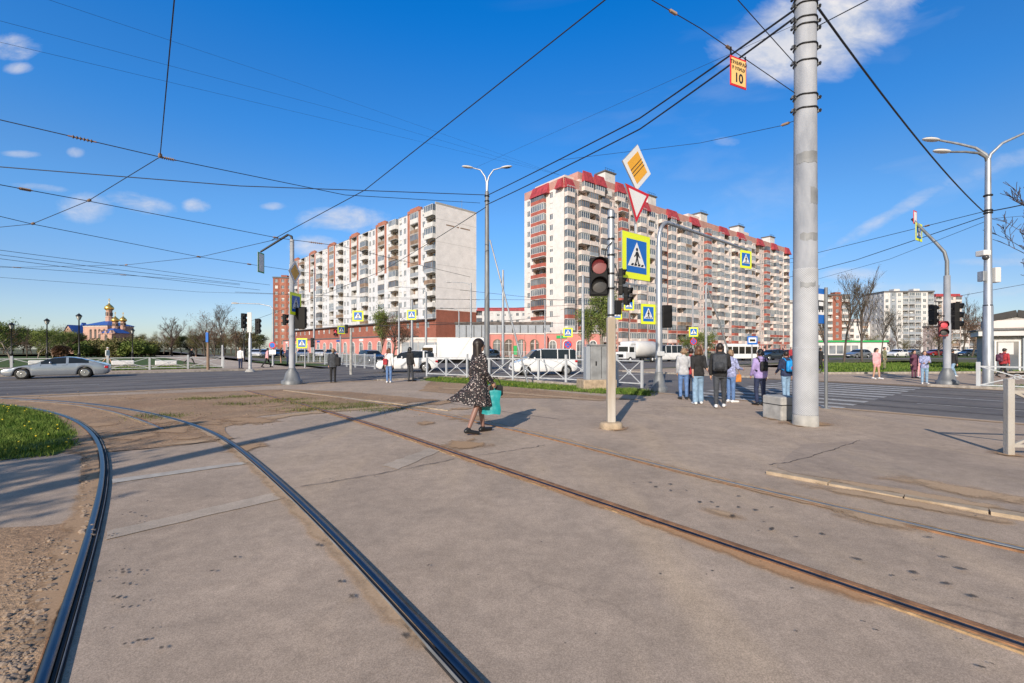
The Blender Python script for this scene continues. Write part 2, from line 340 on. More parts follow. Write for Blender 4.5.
def copy_tree(src, loc, rz, label=None, group=None, scale=None):
    r=src.copy(); col.objects.link(r); r.location=loc; r.rotation_euler=(0,0,rz)
    if scale: r.scale=(scale,)*3
    if label: r['label']=label
    if group: r['group']=group
    for ch in list(src.children):
        c=ch.copy(); col.objects.link(c); c.parent=r
        for g in list(ch.children):
            d=g.copy(); col.objects.link(d); d.parent=c
    return r
def TR(loc=(0,0,0), rz=0, rx=0): return Matrix.Translation(Vector(loc))@Matrix.Rotation(rz,4,'Z')@Matrix.Rotation(rx,4,'X')
def smooth_line(pts, sub=8):
    pts=[Vector(p) for p in pts]; q=[2*pts[0]-pts[1]]+pts+[2*pts[-1]-pts[-2]]; out=[]
    for i in range(1,len(q)-2):
        for k in range(sub):
            t=k/sub; a,b,c,d=q[i-1],q[i],q[i+1],q[i+2]
            out.append(.5*((2*b)+(-a+c)*t+(2*a-5*b+4*c-d)*t*t+(-a+3*b-3*c+d)*t**3))
    out.append(pts[-1]); return out
# ---------------------------------------------------------------- camera, sun, sky
cd=bpy.data.cameras.new('camera'); cam=bpy.data.objects.new('camera',cd); col.objects.link(cam)
cam.location=(0,0,CH); cam.rotation_euler=(R(90),0,0)
cd.sensor_width=36; cd.lens=36*FPX/1024; cd.shift_y=(Y0-341.5)/1024; cd.clip_end=8000; cd.clip_start=.05
sc.camera=cam
SUN_EL=R(26); SAZ=math.atan2(-.35,-1)      # sun stands behind the viewer, slightly left
sd=Vector((math.sin(SAZ)*math.cos(SUN_EL),math.cos(SAZ)*math.cos(SUN_EL),math.sin(SUN_EL)))
sl=bpy.data.lights.new('sun','SUN'); sl.energy=5.0; sl.angle=R(.5); sl.color=(1,.90,.78)
so=bpy.data.objects.new('sun',sl); col.objects.link(so); so.rotation_euler=sd.to_track_quat('Z','Y').to_euler()
w=bpy.data.worlds.new('World'); sc.world=w; w.use_nodes=True; N=w.node_tree.nodes; L=w.node_tree.links
def mth(op,a,b=None,c=None,clamp=False):
    n=N.new('ShaderNodeMath'); n.operation=op; n.use_clamp=clamp
    for i,x in enumerate((a,b,c)):
        if x is None: continue
        if isinstance(x,(int,float)): n.inputs[i].default_value=x
        else: L.new(x,n.inputs[i])
    return n.outputs[0]
bg=N['Background']; sky=N.new('ShaderNodeTexSky'); sky.sky_type='NISHITA'; sky.sun_disc=False
sky.sun_elevation=SUN_EL; sky.sun_rotation=SAZ; sky.air_density=1.0; sky.dust_density=.5; sky.ozone_density=2.2; sky.altitude=50
hs=N.new('ShaderNodeHueSaturation'); hs.inputs['Saturation'].default_value=1.25; hs.inputs['Value'].default_value=1.0
L.new(sky.outputs[0],hs.inputs['Color'])
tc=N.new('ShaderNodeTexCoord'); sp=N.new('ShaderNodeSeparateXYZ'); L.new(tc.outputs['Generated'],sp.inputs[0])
# atmosphere tint by elevation (deeper azure higher up, paler low down, unseen zenith neutral)
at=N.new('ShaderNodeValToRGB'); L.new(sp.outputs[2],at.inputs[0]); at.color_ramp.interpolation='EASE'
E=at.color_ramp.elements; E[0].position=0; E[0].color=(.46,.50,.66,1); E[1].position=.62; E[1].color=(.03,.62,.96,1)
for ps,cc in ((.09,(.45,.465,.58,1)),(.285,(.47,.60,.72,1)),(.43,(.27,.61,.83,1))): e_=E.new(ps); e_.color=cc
e_=E.new(.80); e_.color=(.50,.55,.55,1)  # zenith above the frame turned neutral to cut the blue fill light
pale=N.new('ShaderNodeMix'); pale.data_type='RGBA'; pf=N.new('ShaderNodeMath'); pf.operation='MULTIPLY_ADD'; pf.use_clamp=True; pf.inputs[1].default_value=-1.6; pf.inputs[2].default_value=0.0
L.new(sp.outputs[1],pf.inputs[0]); L.new(pf.outputs[0],pale.inputs['Factor']); L.new(at.outputs[0],pale.inputs['A']); pale.inputs['B'].default_value=(.62,.52,.42,1)   # unseen sky on the sun's side tinted paler and warmer to warm the fill light
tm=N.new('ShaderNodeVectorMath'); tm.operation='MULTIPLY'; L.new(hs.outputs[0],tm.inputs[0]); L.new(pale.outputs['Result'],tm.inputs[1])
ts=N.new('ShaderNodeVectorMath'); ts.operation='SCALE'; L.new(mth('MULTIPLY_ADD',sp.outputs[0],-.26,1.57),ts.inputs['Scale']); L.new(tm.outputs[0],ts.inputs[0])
yy=mth('MAXIMUM',sp.outputs[1],.02)
U=mth('DIVIDE',sp.outputs[0],yy); V=mth('DIVIDE',sp.outputs[2],yy)
cmb=N.new('ShaderNodeCombineXYZ'); L.new(U,cmb.inputs[0]); L.new(mth('MULTIPLY',V,1.8),cmb.inputs[1])
nz=N.new('ShaderNodeTexNoise'); nz.inputs['Scale'].default_value=9; nz.inputs['Detail'].default_value=9; nz.inputs['Roughness'].default_value=.62; nz.inputs['Distortion'].default_value=.3
L.new(cmb.outputs[0],nz.inputs['Vector'])
nn=mth('MULTIPLY',mth('SUBTRACT',nz.outputs['Fac'],.5),4.2)
tot=None
clouds=[(12,48,26,13,0,.8),(18,68,15,6,0,.7),(345,220,46,14,0,.95),(318,245,26,11,0,.8),(140,204,34,10,-.2,.75),(197,205,14,8,0,.8),(88,208,30,13,0,.6),(272,206,14,4,0,.6),
        (20,154,20,4,0,.6),(40,187,26,4,-.1,.6),(76,152,9,5,0,.6),(815,34,95,44,.28,1.0),(785,50,60,34,.2,1.0),(870,0,60,22,.2,.9),(728,142,14,5,0,.4),(850,274,32,6,0,.6),(1000,262,40,5,0,.45),(940,290,110,8,0,.35),(895,212,85,7,.52,.5),(1000,165,80,9,.35,.35),(760,200,60,30,.5,.12),(690,300,60,6,0,.3)]
for (px,py,a,b,rot,st) in clouds:
    u0,v0=(px-CX)/FPX,(Y0-py)/FPX; a/=FPX; b/=FPX; cr,sr=math.cos(rot),math.sin(rot)
    du=mth('SUBTRACT',U,u0); dv=mth('SUBTRACT',V,v0)
    p=mth('ADD',mth('MULTIPLY',du,cr/a),mth('MULTIPLY',dv,sr/a)); q=mth('ADD',mth('MULTIPLY',du,-sr/b),mth('MULTIPLY',dv,cr/b))
    d=mth('SUBTRACT',1.0,mth('ADD',mth('MULTIPLY',p,p),mth('MULTIPLY',q,q)))
    d=mth('MULTIPLY',mth('MULTIPLY_ADD',mth('ADD',d,nn if st<1 else mth('MULTIPLY',nn,.45)),.55 if st<1 else .8,.1 if st<1 else .25,clamp=True),mth('MULTIPLY_ADD',d,.6,.75,clamp=True))
    d=mth('MULTIPLY',d,st)
    tot=d if tot is None else mth('MAXIMUM',tot,d)
front=mth('GREATER_THAN',sp.outputs[1],.05)
# thin scattered cirrus over the whole dome
wv=N.new('ShaderNodeTexNoise'); wv.inputs['Scale'].default_value=2.2; wv.inputs['Detail'].default_value=8; wv.inputs['Distortion'].default_value=.6
mpp=N.new('ShaderNodeMapping'); mpp.inputs['Scale'].default_value=(1,2,5); mpp.inputs['Rotation'].default_value=(0,R(-25),0); L.new(tc.outputs['Generated'],mpp.inputs[0]); L.new(mpp.outputs[0],wv.inputs['Vector'])
cir=mth('MULTIPLY',mth('MULTIPLY_ADD',wv.outputs['Fac'],2.6,-1.35,clamp=True),mth('MULTIPLY_ADD',sp.outputs[0],.62,.04,clamp=True))
allc=mth('MAXIMUM',mth('MULTIPLY',tot,front),cir,clamp=True)
shade=N.new('ShaderNodeMix'); shade.data_type='RGBA'; shade.inputs['A'].default_value=(3.4,3.9,4.9,1); shade.inputs['B'].default_value=(5.9,5.7,5.75,1)
L.new(mth('MULTIPLY_ADD',nz.outputs['Fac'],2.4,-.75,clamp=True),shade.inputs['Factor'])
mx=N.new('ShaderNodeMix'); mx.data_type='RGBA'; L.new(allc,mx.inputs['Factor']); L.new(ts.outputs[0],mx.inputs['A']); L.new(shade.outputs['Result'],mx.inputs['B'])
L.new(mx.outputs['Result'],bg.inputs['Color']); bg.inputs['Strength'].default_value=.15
sc.view_settings.view_transform='Standard'; sc.view_settings.look='None'; sc.view_settings.exposure=0
sc.render.engine='CYCLES'; sc.cycles.transparent_max_bounces=48

# ---------------------------------------------------------------- ground sheets
def sheet(name, pts, z, mat, jit=0, step=.5):
    pts=[Vector((p[0],p[1],0)) for p in pts]; out=[]
    if jit:
        for i,p in enumerate(pts):
            q=pts[(i+1)%len(pts)]; n=max(1,int((q-p).length/step))
            for k in range(n):
                t=p.lerp(q,k/n); s=jit*min(1,t.y/10+.35); out.append(t+Vector((random.uniform(-s,s),random.uniform(-s,s),0)))
    else: out=pts
    bm=bmesh.new(); vs=[bm.verts.new((p.x,p.y,z)) for p in out]; f=bm.faces.new(vs)
    bmesh.ops.triangulate(bm,faces=[f]); 
    for f in bm.faces:
        if f.normal.z<0: f.normal_flip()
    me=bpy.data.meshes.new(name); bm.to_mesh(me); bm.free(); me.materials.append(mat)
    o=bpy.data.objects.new(name,me); col.objects.link(o); return struct(o)
def gp(*pp): return [G(x,y) for x,y in pp]
C0=Vector((-2.26,24.8,0))
RN=lambda b,off=0: Vector((-15.7,13.9,0))+RD*b+LD*off          # along the near edge of the cross street
LN=lambda t,off=0: C0-LD*t+RD*off                              # along the near edge of the main street
sheet('ground',[(-3000,-300),(3000,-300),(3000,5000),(-3000,5000)],-.008,BASEG)
sheet('road',[RN(-60),RN(300),RN(300,34),RN(18,30),RN(17,300),RN(14,300),RN(15,15.5),RN(-60,15.5)],0,A_ROAD)
sheet('road',[LN(-2),LN(50),LN(50,10.6),LN(-2,10.6)],.002,A_ROAD)
sheet('pavement',[C0,RN(-60),(-62,-40),(36,-40),LN(60)],.004,A_PAVE)
sheet('pavement',[LN(-.0,10.8),LN(50,10.8),LN(50,26),LN(1,26),(50,58),RN(28.5,0)],.006,A_PAVE)
sheet('lawn',[G(822,374),G(1030,372.5),G(1300,372.5),G(1300,362.5),G(822,363.5)],.010,LAWN,.15,1)
sheet('road',[(15,66),(120,66),(120,78),(15,74)],.006,A_ROAD)
sheet('lawn',[(30,79),(150,82),(150,98),(30,96)],.010,LAWN,.4,2)
# park beyond the cross street
sheet('pavement',[RN(-70,15.7),RN(14,15.7),RN(14,21),RN(-70,21)],.012,A_PAVE)
sheet('lawn',[RN(-90,21),RN(8.3,21),RN(7,26.5),RN(-90,26.5)],.010,LAWN,.15,1)
sheet('path',[RN(-90,26.5),RN(8,26.5),RN(8,33),RN(-90,33)],.010,A_PATCH)
sheet('lawn',[RN(-110,33),RN(8,33),RN(5,110),RN(-110,110)],.010,LAWN,.3,2)
sheet('path',[RN(8.3,21),RN(13,21),RN(11,110),RN(5,110)],.014,A_PATCH)
sheet('lawn',[RN(15,21),RN(17,21),RN(17,42),RN(13,42)],.012,LAWN,.2,1)
sheet('lawn',[RN(32,14),RN(120,14),RN(120,16),RN(32,16)],.012,LAWN,.2,1)
# foreground
sheet('dirt_ground',gp((-260,399),(0,399),(285,389.5),(350,392),(442,400.5),(330,409),(262,416),(222,428),(233,440),(115,452),(80,455),(-260,430)),.010,DIRT,.05,.3)
sheet('dirt_ground',[G(-260,532),G(40,528),G(84,521),G(94,540),G(62,630),G(38,690),Vector((-2.2,1.2,0)),Vector((-6,.8,0)),Vector((-9,2.4,0))],.012,DIRT,.05,.25)
sheet('dirt_ground',gp((80,462),(98,462),(99,500),(90,540),(82,540),(86,500)),.016,DIRT,.03,.2)
sheet('asphalt_patch',gp((108,532),(285,491),(288,498),(104,541)),.010,A_PATCH,.012,.1)
sheet('asphalt_patch',gp((112,480),(246,462),(247,464.5),(113,484)),.011,FADED,.008,.1)
sheet('asphalt_patch',gp((382,466),(452,440),(462,442),(398,470)),.010,A_PATCH,.02,.1)

sheet('asphalt_patch',gp((775,468),(800,445),(872,440),(1024,462),(1060,520),(900,490),(795,474)),.009,A_PATCH2,.03,.2)
sheet('dirt_ground',gp((430,382),(500,386),(600,396),(640,400),(500,398),(420,391)),.012,DIRT,.08,.3)
# kerbs
def kerb(name_pts, w=.15, h=.10, seg=3.0, mat=KERB, z=0):
    mb=MB(); pts=[Vector(p) for p in name_pts]
    for a,b in zip(pts,pts[1:]):
        d=(b-a); n=max(1,int(d.length/seg))
        for k in range(n):
            p=a+d*(k/n); q=a+d*((k+1)/n)-d.normalized()*.012
            j=Vector((0,0,random.uniform(-.006,.006)+z))
            mb.bar(p+j+Vector((0,0,h/2-.02)),q+j+Vector((0,0,h/2-.02)),w,h+.04,mat)
    return struct(mb.build('kerb'))
kerb([RN(-60,15.6),RN(10,15.6)]); kerb([LN(2,10.7),LN(11,10.7)]); kerb([LN(17,10.7),LN(50,10.7)],h=.1)
kerb([RN(12,-.1),C0],h=.09); kerb([C0,LN(9)],h=.09)
kerb([G(768,473.5),G(830,485),G(905,499),G(990,514),G(1100,532),G(1300,560)],w=.12,h=.035,seg=1.4,mat=M['tanconc'])
kerb([G(285,390.5),G(335,397),G(450,411)],w=.13,h=.03,seg=1.5,mat=M['tanconc'])
kerb([G(822,374.3),G(1024,373),G(1300,373)],h=.12); kerb([RN(22,30),RN(15,30)],h=.1)
# painted lines
def line(a,b,w,z=.009,dash=None):
    mb=MB(); a=Vector(a);b=Vector(b);d=(b-a);n=d.normalized();s=n.cross(Vector((0,0,1)))*w/2
    segs=[(0,d.length)] if not dash else [(t,min(d.length,t+dash[0])) for t in [i*sum(dash) for i in range(int(d.length/sum(dash))+1)]]
    for t0,t1 in segs:
        p,q=a+n*t0,a+n*t1; zz=Vector((0,0,z)); mb.quad(p-s+zz,p+s+zz,q+s+zz,q-s+zz,WHITE_L)
    return struct(mb.build('road_marking'))
line(RN(-50,5.2),RN(2,5.2),.16); line(RN(-50,9.5),RN(6,9.5),.12,dash=(3,5))
line(LN(17.2,5.2),LN(50,5.6),.17); line(LN(18,2.6),LN(50,2.6),.10,dash=(3,3)); line(LN(18,8.0),LN(50,8.2),.10,dash=(3,3))
line(RN(32,7),RN(150,7),.14,dash=(3,5)); line(RN(19,2),RN(29,2),.3); line(LN(4.5,1),LN(4.5,10),.35)
mb=MB()
for i in range(10):
    s=.5+i*1.02; a=Vector((8.0,11.2,.010))+RD*s; b=a+LD*4.6; w=RD*.24
    mb.quad(a-w,a+w,b+w,b-w,WHITE_L)
struct(mb.build('crosswalk_marking'))
# cracks
def crack(pp, w=.02, z=.0155, mat=None):
    pts=smooth_line([G(*p) for p in pp],14); mb=MB(); vs=[];n=len(pts)
    ox=0
    for i,p in enumerate(pts):
        d=(pts[min(i+1,n-1)]-pts[max(0,i-1)]).normalized(); s=d.cross(Vector((0,0,1))); ox=ox*.7+random.uniform(-.02,.02)
        ww=w*random.uniform(.4,1.3)/2; vs+=[p+s*(ox-ww)+Vector((0,0,z)),p+s*(ox+ww)+Vector((0,0,z))]
    mb.add(vs,[(2*i,2*i+1,2*i+3,2*i+2) for i in range(n-1)],mat or M['groove']); return struct(mb.build('asphalt_crack'))
crack([(112,452),(175,447),(240,438)],.03); crack([(300,488),(380,474),(455,460)],.014); crack([(480,456),(520,450),(545,446)],.014)
crack([(770,466),(800,460),(840,448),(862,441)],.012); crack([(440,402),(490,410),(560,420)],.02); 
crack([(640,405),(700,408),(830,412)],.02)

# ---------------------------------------------------------------- tram rails
def even(pp,step=.14,it=120):
    pts=[Vector(p) for p in pp]; out=[pts[0]]; carry=0
    for a,b in zip(pts,pts[1:]):
        d=(b-a).length; t=step-carry
        while t<d: out.append(a.lerp(b,t/d)); t+=step
        carry=d-(t-step)
    out.append(pts[-1])
    for _ in range(it): out=[out[0]]+[(out[i-1]+out[i]*2+out[i+1])/4 for i in range(1,len(out)-1)]+[out[-1]]
    return out
def rail(pp, name, label, kind='shiny', side=1, world=False):
    pts=even(pp if world else [G(*p) for p in pp])
    n=len(pts); mb=MB()
    if kind=='shiny': strips=[(-.045,-.031,.014,'rust'),(-.031,.020,.030,'railtop'),(.020,.042,.018,'groove'),(.042,.053,.026,'darkpole'),(.053,.060,.014,'groove')]
    elif kind=='rusty': strips=[(-.075,-.05,.015,'sand'),(-.05,-.02,.021,'rust'),(-.02,.008,.026,'railtop'),(.008,.028,.018,'groove'),(.028,.085,.020,'rust'),(.085,.098,.016,'groove')]
    else: strips=[(-.08,-.025,.014,'sand'),(-.025,.02,.021,'darkpole'),(.02,.045,.016,'groove'),(.045,.07,.019,'rust')]
    fr=[]
    for i,p in enumerate(pts):
        d=(pts[min(i+1,n-1)]-pts[max(0,i-1)]).normalized(); fr.append((p,d.cross(Vector((0,0,1)))*side))
    parts={}
    for a,b,z,m in strips:
        vs=[]
        jj=0
        for p,s in fr:
            jj=jj*.8+random.uniform(-.006,.006); ja=(jj-.004) if m=='sand' else 0
            # profile: outer bevel down, top, bevel down
            vs+=[p+s*(a+ja)+Vector((0,0,.002)),p+s*(a+ja+.004)+Vector((0,0,z)),p+s*(b-.004)+Vector((0,0,z)),p+s*b+Vector((0,0,.002))]
        fs=[(4*i+k,4*i+k+1,4*i+k+5,4*i+k+4) for i in range(n-1) for k in range(3)]
        mb.add(vs,fs,M[m],m=='railtop')
    o=mb.build(name); tag(o,label,'tram rail','tram rails set into the ground'); return o
LR=[(-300,402.5),(-120,402),(0,404),(37,409.5),(58,414),(75,420),(91,431),(100,443),(104.5,460),(104.5,480),(99,506),(84,560),(66,617),(42,690)]
lw=[G(*p) for p in LR]+[G(42,690)+(G(42,690)-G(84,560))*.8]
rail(lw,'tram_rail','curved polished outer rail bending left past the grass patch','shiny',-1,True)
RRp=[(-300,397),(-100,397.2),(0,398.4),(75,402.5),(130,409.5),(165,417),(192,424.5),(215,433),(240,449),(300,502),(350,552),(412,619),(470,684)]
a_,b_=G(300,502),G(470,684); lw=[G(*p) for p in RRp]+[b_+(b_-a_)*.6]
rail(lw,'tram_rail','polished rail running from bottom centre and curving off to the left','shiny',1,True)
rail([(20,401),(60,403),(100,408.5),(137,418.5),(163,430)],'tram_rail','short dark rail end half buried in dirt between the curves','old',-1)
a_,b_=G(480,463),G(1010,644)
rail([G(245,391),G(300,404),G(380,428),a_,b_,b_+(b_-a_)*.6],'tram_rail','rusty rail with bright thin head running to bottom right','rusty',-1,True)
rail([G(300,392),G(380,404),G(440,414),G(560,440),G(680,473),G(987,543),G(987,543)+(G(987,543)-G(680,473))*1.2],'tram_rail','dull thin rail beside the tan kerb on the right','old',1,True)

# dust, soil film, oil drips and worn spots: thin irregular films lying on the asphalt
def setfade(o,vals):
    a=o.data.attributes.new('fade','FLOAT','POINT'); a.data.foreach_set('value',vals)
def film(pp,wl,wr,mat,name='dust_film',z=.0168,world=False):
    pts=even(pp if world else [G(*p) for p in pp],.25,20); n=len(pts); mb=MB(); vs=[];fv=[]
    for i,p in enumerate(pts):
        d=(pts[min(i+1,n-1)]-pts[max(0,i-1)]).normalized(); s=d.cross(Vector((0,0,1))); e=min(1,i/4,(n-1-i)/4)
        for t,f in ((-1,0),(-.6,.55),(0,1),(.6,.55),(1,0)):
            vs.append(p+s*(t*(wl if t<0 else wr))+Vector((0,0,z))); fv.append(f*e)
    mb.add(vs,[(5*i+k,5*i+k+1,5*i+k+6,5*i+k+5) for i in range(n-1) for k in range(4)],mat)
    o=mb.build(name); setfade(o,fv); return struct(o)
def blots(spots,mat,name,z):
    mb=MB(); vs=[];fs=[];fv=[]
    for i,(c,r,asp,an) in enumerate(spots):
        o=len(vs); zz=z+.00003*i; vs.append(Vector((c.x,c.y,zz))); fv.append(1.0); K=14
        for k in range(K):
            a=k*2*math.pi/K; q=r*random.uniform(.75,1.2); x,y=q*math.cos(a)*asp,q*math.sin(a); vs.append(Vector((c.x+x*math.cos(an)-y*math.sin(an),c.y+x*math.sin(an)+y*math.cos(an),zz))); fv.append(0.0)
            fs.append((o,o+1+k,o+1+(k+1)%K))
    mb.add(vs,fs,mat); o=mb.build(name); setfade(o,fv); return struct(o)
AL=math.atan2(LD.y,LD.x)
sp_=[(G(random.uniform(90,470),random.uniform(398,450)),random.uniform(.35,.8),random.uniform(1,2),random.uniform(0,3)) for _ in range(30)]
blots([q for q in sp_ if q[0].y>6.5 and (q[0]-G(360,440)).length>1.6],SOIL,'soil_film',.0172)
blots([(G(random.uniform(640,1010),random.uniform(486,530)),random.uniform(.15,.5),random.uniform(1.5,3),AL) for _ in range(4)],DUST,'dust_film',.0195)
film([(250,392),(300,404),(380,428),(480,463),(600,504),(680,530),(830,597),(1010,644)],.13,.16,DUSTO)
film([(300,393),(380,404),(440,414),(560,440),(680,473),(790,499),(880,520),(987,545)],.22,.12,DUST)
film([(760,478),(830,490),(905,504),(990,520),(1100,540)],.30,.18,DUST)
film([(760,470),(830,481),(905,494),(990,508),(1100,525)],.18,.18,DUST)
film([(192,425),(215,434),(240,450),(300,503),(350,553),(412,621),(470,690)],.05,.19,DUST)
film([(88,434),(97,455),(99,480),(94,506),(76,560),(55,617),(28,690)],.03,.22,SOIL)
film([(112,451),(180,446),(245,437)],.25,.15,DUST); film([(222,430),(262,418),(330,411),(440,404),(470,398)],.35,.35,DUST)
film([(430,387),(520,394),(620,402)],.3,.5,DUST)
oil=[]
for _ in range(34): t=random.random(); oil.append((G(110+t*150+random.gauss(0,8),690-t*190+random.gauss(0,6)) if False else G(125+random.gauss(0,16),490+random.random()*170),random.uniform(.010,.024),random.uniform(1,1.8),AL))
for _ in range(22): t=random.random(); a_=G(640,478).lerp(G(1020,610),t); oil.append((a_+Vector((random.gauss(0,.15),random.gauss(0,.15),0)),random.uniform(.015,.045),random.uniform(1,2.2),random.uniform(0,3)))
for _ in range(40): oil.append((G(random.uniform(130,1020),random.uniform(450,680)),random.uniform(.006,.018),random.uniform(1,1.8),random.uniform(0,3)))
for px,py in ((340,585),(352,600),(318,548),(235,560),(405,640),(945,560),(963,572),(858,562),(930,540)): oil.append((G(px,py),random.uniform(.02,.04),1.7,AL))
blots([(G(805,424),.75,1.2,0),(G(611,428),.5,1.2,0),(G(611,429)+Vector((.1,-.1,0)),.35,1,1),(G(783,419),.6,1.2,0),(G(659,391),.7,1,0),(G(1009,455),.35,1,0),(G(292,384),.9,1,0),(G(600,391),1.1,1.4,0)],SOIL,'soil_film',.0190)
blots(oil,OIL,'oil_stains',.0215)
for off in (1.2,2.9,6.6,8.6): film([LN(12,off),LN(30,off),LN(55,off)],.28,.28,SMUDGE,'tyre_wear',.0125,True)
for off in (1.5,3.4,6.4,8.2,11): film([RN(-40,off),RN(-10,off),RN(16,off)],.3,.3,SMUDGE,'tyre_wear',.0125,True)
film([LN(10,-.3),LN(30,-.3),LN(55,-.3)],.16,.16,DUST,'dust_film',.0125,True); film([LN(10,10.3),LN(30,10.3),LN(50,10.3)],.25,.25,DUST,'dust_film',.0125,True); film([RN(-30,.2),RN(-10,.2),RN(14,.2)],.4,.4,DUST,'dust_film',.0165,True)
# gravel
def stones(n, region, size, name, label):
    mb=MB()
    bmx=bmesh.new(); bmesh.ops.create_icosphere(bmx,subdivisions=1,radius=1); bv=[v.co.copy() for v in bmx.verts]; bf=[[v.index for v in f.verts] for f in bmx.faces]; bmx.free()
    for _ in range(n):
        p=region(); s=size*random.uniform(.35,1.3)*(1 if random.random()<.85 else 1.8); sx,sy,sz=s*random.uniform(.7,1.3),s*random.uniform(.6,1.1),s*random.uniform(.35,.7); a=random.uniform(0,6.3)
        mb.add([(p.x+(v.x*math.cos(a)-v.y*math.sin(a))*sx*random.uniform(.85,1.1),p.y+(v.x*math.sin(a)+v.y*math.cos(a))*sy,.010+v.z*sz+sz*.4) for v in bv],bf,M['stone'])
    return stuff(mb.build(name),label,'gravel')
def reg_left():
    while 1:
        y=random.uniform(540,690)+0; f=(y-540)/150; xr=92-50*f+random.uniform(-3,3)
        x=xr-abs(random.gauss(0,.5))*50-14-f*8
        if x>-160: return G(x,y)
stones(900,reg_left,.011,'gravel','loose brown gravel beside the curved rail')
def reg_dirt():
    return G(random.uniform(-60,440),random.choice([random.uniform(392,402),random.uniform(395,425)]))
stones(500,reg_dirt,.013,'gravel','small stones scattered on dirt between the rails')
def reg_edge():
    t=random.random(); p=G(86+random.uniform(-5,8),450+t*95); return p
stones(400,reg_edge,.013,'gravel','crumbled stones along broken asphalt edge by rail')
# grass blades
from mathutils import noise as mnoise
def blades(name,label,n,region,h,mat,w=.006,dand=0):
    mb=MB(); vs=[];fs=[]
    for _ in range(n):
        p=region()
        if mnoise.noise(p*1.3)+random.gauss(0,.25)<-.22: continue
        a=random.uniform(0,6.28); hh=h*random.uniform(.4,1.3)*(1+.6*mnoise.noise(p*2.1)); lx,ly=random.gauss(0,.4)*hh,random.gauss(0,.4)*hh; dx,dy=math.cos(a)*w,math.sin(a)*w; o=len(vs)
        vs+=[(p.x-dx,p.y-dy,.005),(p.x+dx,p.y+dy,.005),(p.x+lx*.5+dx*.7,p.y+ly*.5+dy*.7,hh*.6),(p.x+lx*.5-dx*.7,p.y+ly*.5-dy*.7,hh*.6),(p.x+lx,p.y+ly,hh)]
        fs+=[(o,o+1,o+2,o+3),(o+3,o+2,o+4)]
    mb.add(vs,fs,mat)
    for _ in range(dand):
        p=region(); mb.ell((p.x,p.y,h*1.05),(.016,.016,.010),M['dandelion'],6,4)
    return stuff(mb.build(name),label,'grass')
GP=[(-220,404),(0,405.5),(30,410),(52,417),(70,428),(76,437),(72,447),(50,456),(0,461),(-220,455)]
gpoly=[G(*p) for p in GP]
sheet('lawn',gpoly,.014,LAWN,.06,.2)
def inpoly(p,poly):
    c=False;j=len(poly)-1
    for i in range(len(poly)):
        a,b=poly[i],poly[j]
        if (a.y>p.y)!=(b.y>p.y) and p.x<(b.x-a.x)*(p.y-a.y)/(b.y-a.y)+a.x: c=not c
        j=i
    return c
def rp(poly,fuzz=.1):
    xs=[p.x for p in poly];ys=[p.y for p in poly]
    while 1:
        p=Vector((random.uniform(min(xs),max(xs)),random.uniform(min(ys),max(ys)),0))
        if inpoly(p,poly): return p+Vector((random.gauss(0,fuzz),random.gauss(0,fuzz),0))
nearpoly=[G(*p) for p in [(-60,404.5)]+GP[1:-1]+[(-60,460)]]
blades('grass','bright green grass patch in left corner by curved rail',42000,lambda:rp(nearpoly,.06),.075,M['grass'],.005,45)
stp=gp((428,378),(470,379),(560,386),(640,390.5),(652,392),(648,396),(600,393.5),(500,386),(425,381))
sheet('lawn',stp,.014,LAWN,.08,.25)
blades('grass','green grass strip under the roadside railing',26000,lambda:rp(stp,.12),.10,M['grass'],.009,25)
tufts=[G(*p) for p in [(310,404),(330,406),(350,405),(365,407),(290,400),(270,402),(300,410),(245,397),(380,410),(240,404),(200,399),(160,417),(340,409)]]
def rt():
    c=random.choice(tufts); return c+Vector((random.gauss(0,.35),random.gauss(0,.22),0))
blades('weeds','low green weeds in dirt between the rails',9000,rt,.05,M['weed'],.006)
fl=gp((822,374),(1024,373),(1024,363.5),(822,363.5))
blades('grass','green verge grass beyond the right pavement',16000,lambda:rp(fl,.1),.16,M['grass'],.03)
fl2=[RN(-8,21.2),RN(8.2,21.2),RN(7,26.4),RN(-8,26.4)]
blades('grass','green grass behind the left roadside railing',16000,lambda:rp(fl2,.1),.14,M['grass'],.025)
fl3=[LN(18.6,11.2),LN(24,11.2),LN(24,12.6),LN(18.6,12.6)]
sheet('lawn',fl3,.012,LAWN,.05,.3)
blades('grass','grass strip at foot of the tall right lamp post',6000,lambda:rp(fl3,.05),.12,M['grass'],.012)
# ---------------------------------------------------------------- buildings
FRONT=lambda u,z,d:(u,-d,z)
SIDE=lambda u,z,d:(-d,u,z)
def fquad(mb,F,u0,u1,z0,z1,d,mat): mb.quad(F(u0,z0,d),F(u1,z0,d),F(u1,z1,d),F(u0,z1,d),mat)
def fbox(mb,F,u0,u1,z0,z1,d0,d1,mat):
    vs=[F(u,z,d) for d in (d0,d1) for u,z in ((u0,z0),(u1,z0),(u1,z1),(u0,z1))]
    mb.add(vs,[(0,1,2,3),(4,5,6,7),(0,1,5,4),(1,2,6,5),(2,3,7,6),(3,0,4,7)],mat)
def hole(mb,F,u0,u1,z0,z1,a0,a1,b0,b1,dep,mat,inner=None):
    fquad(mb,F,u0,u1,z0,b0,0,mat); fquad(mb,F,u0,u1,b1,z1,0,mat); fquad(mb,F,u0,a0,b0,b1,0,mat); fquad(mb,F,a1,u1,b0,b1,0,mat)
    im=inner or mat
    for (p,q) in (((a0,b0),(a1,b0)),((a1,b0),(a1,b1)),((a1,b1),(a0,b1)),((a0,b1),(a0,b0))):
        mb.quad(F(p[0],p[1],0),F(q[0],q[1],0),F(q[0],q[1],-dep),F(p[0],p[1],-dep),im)
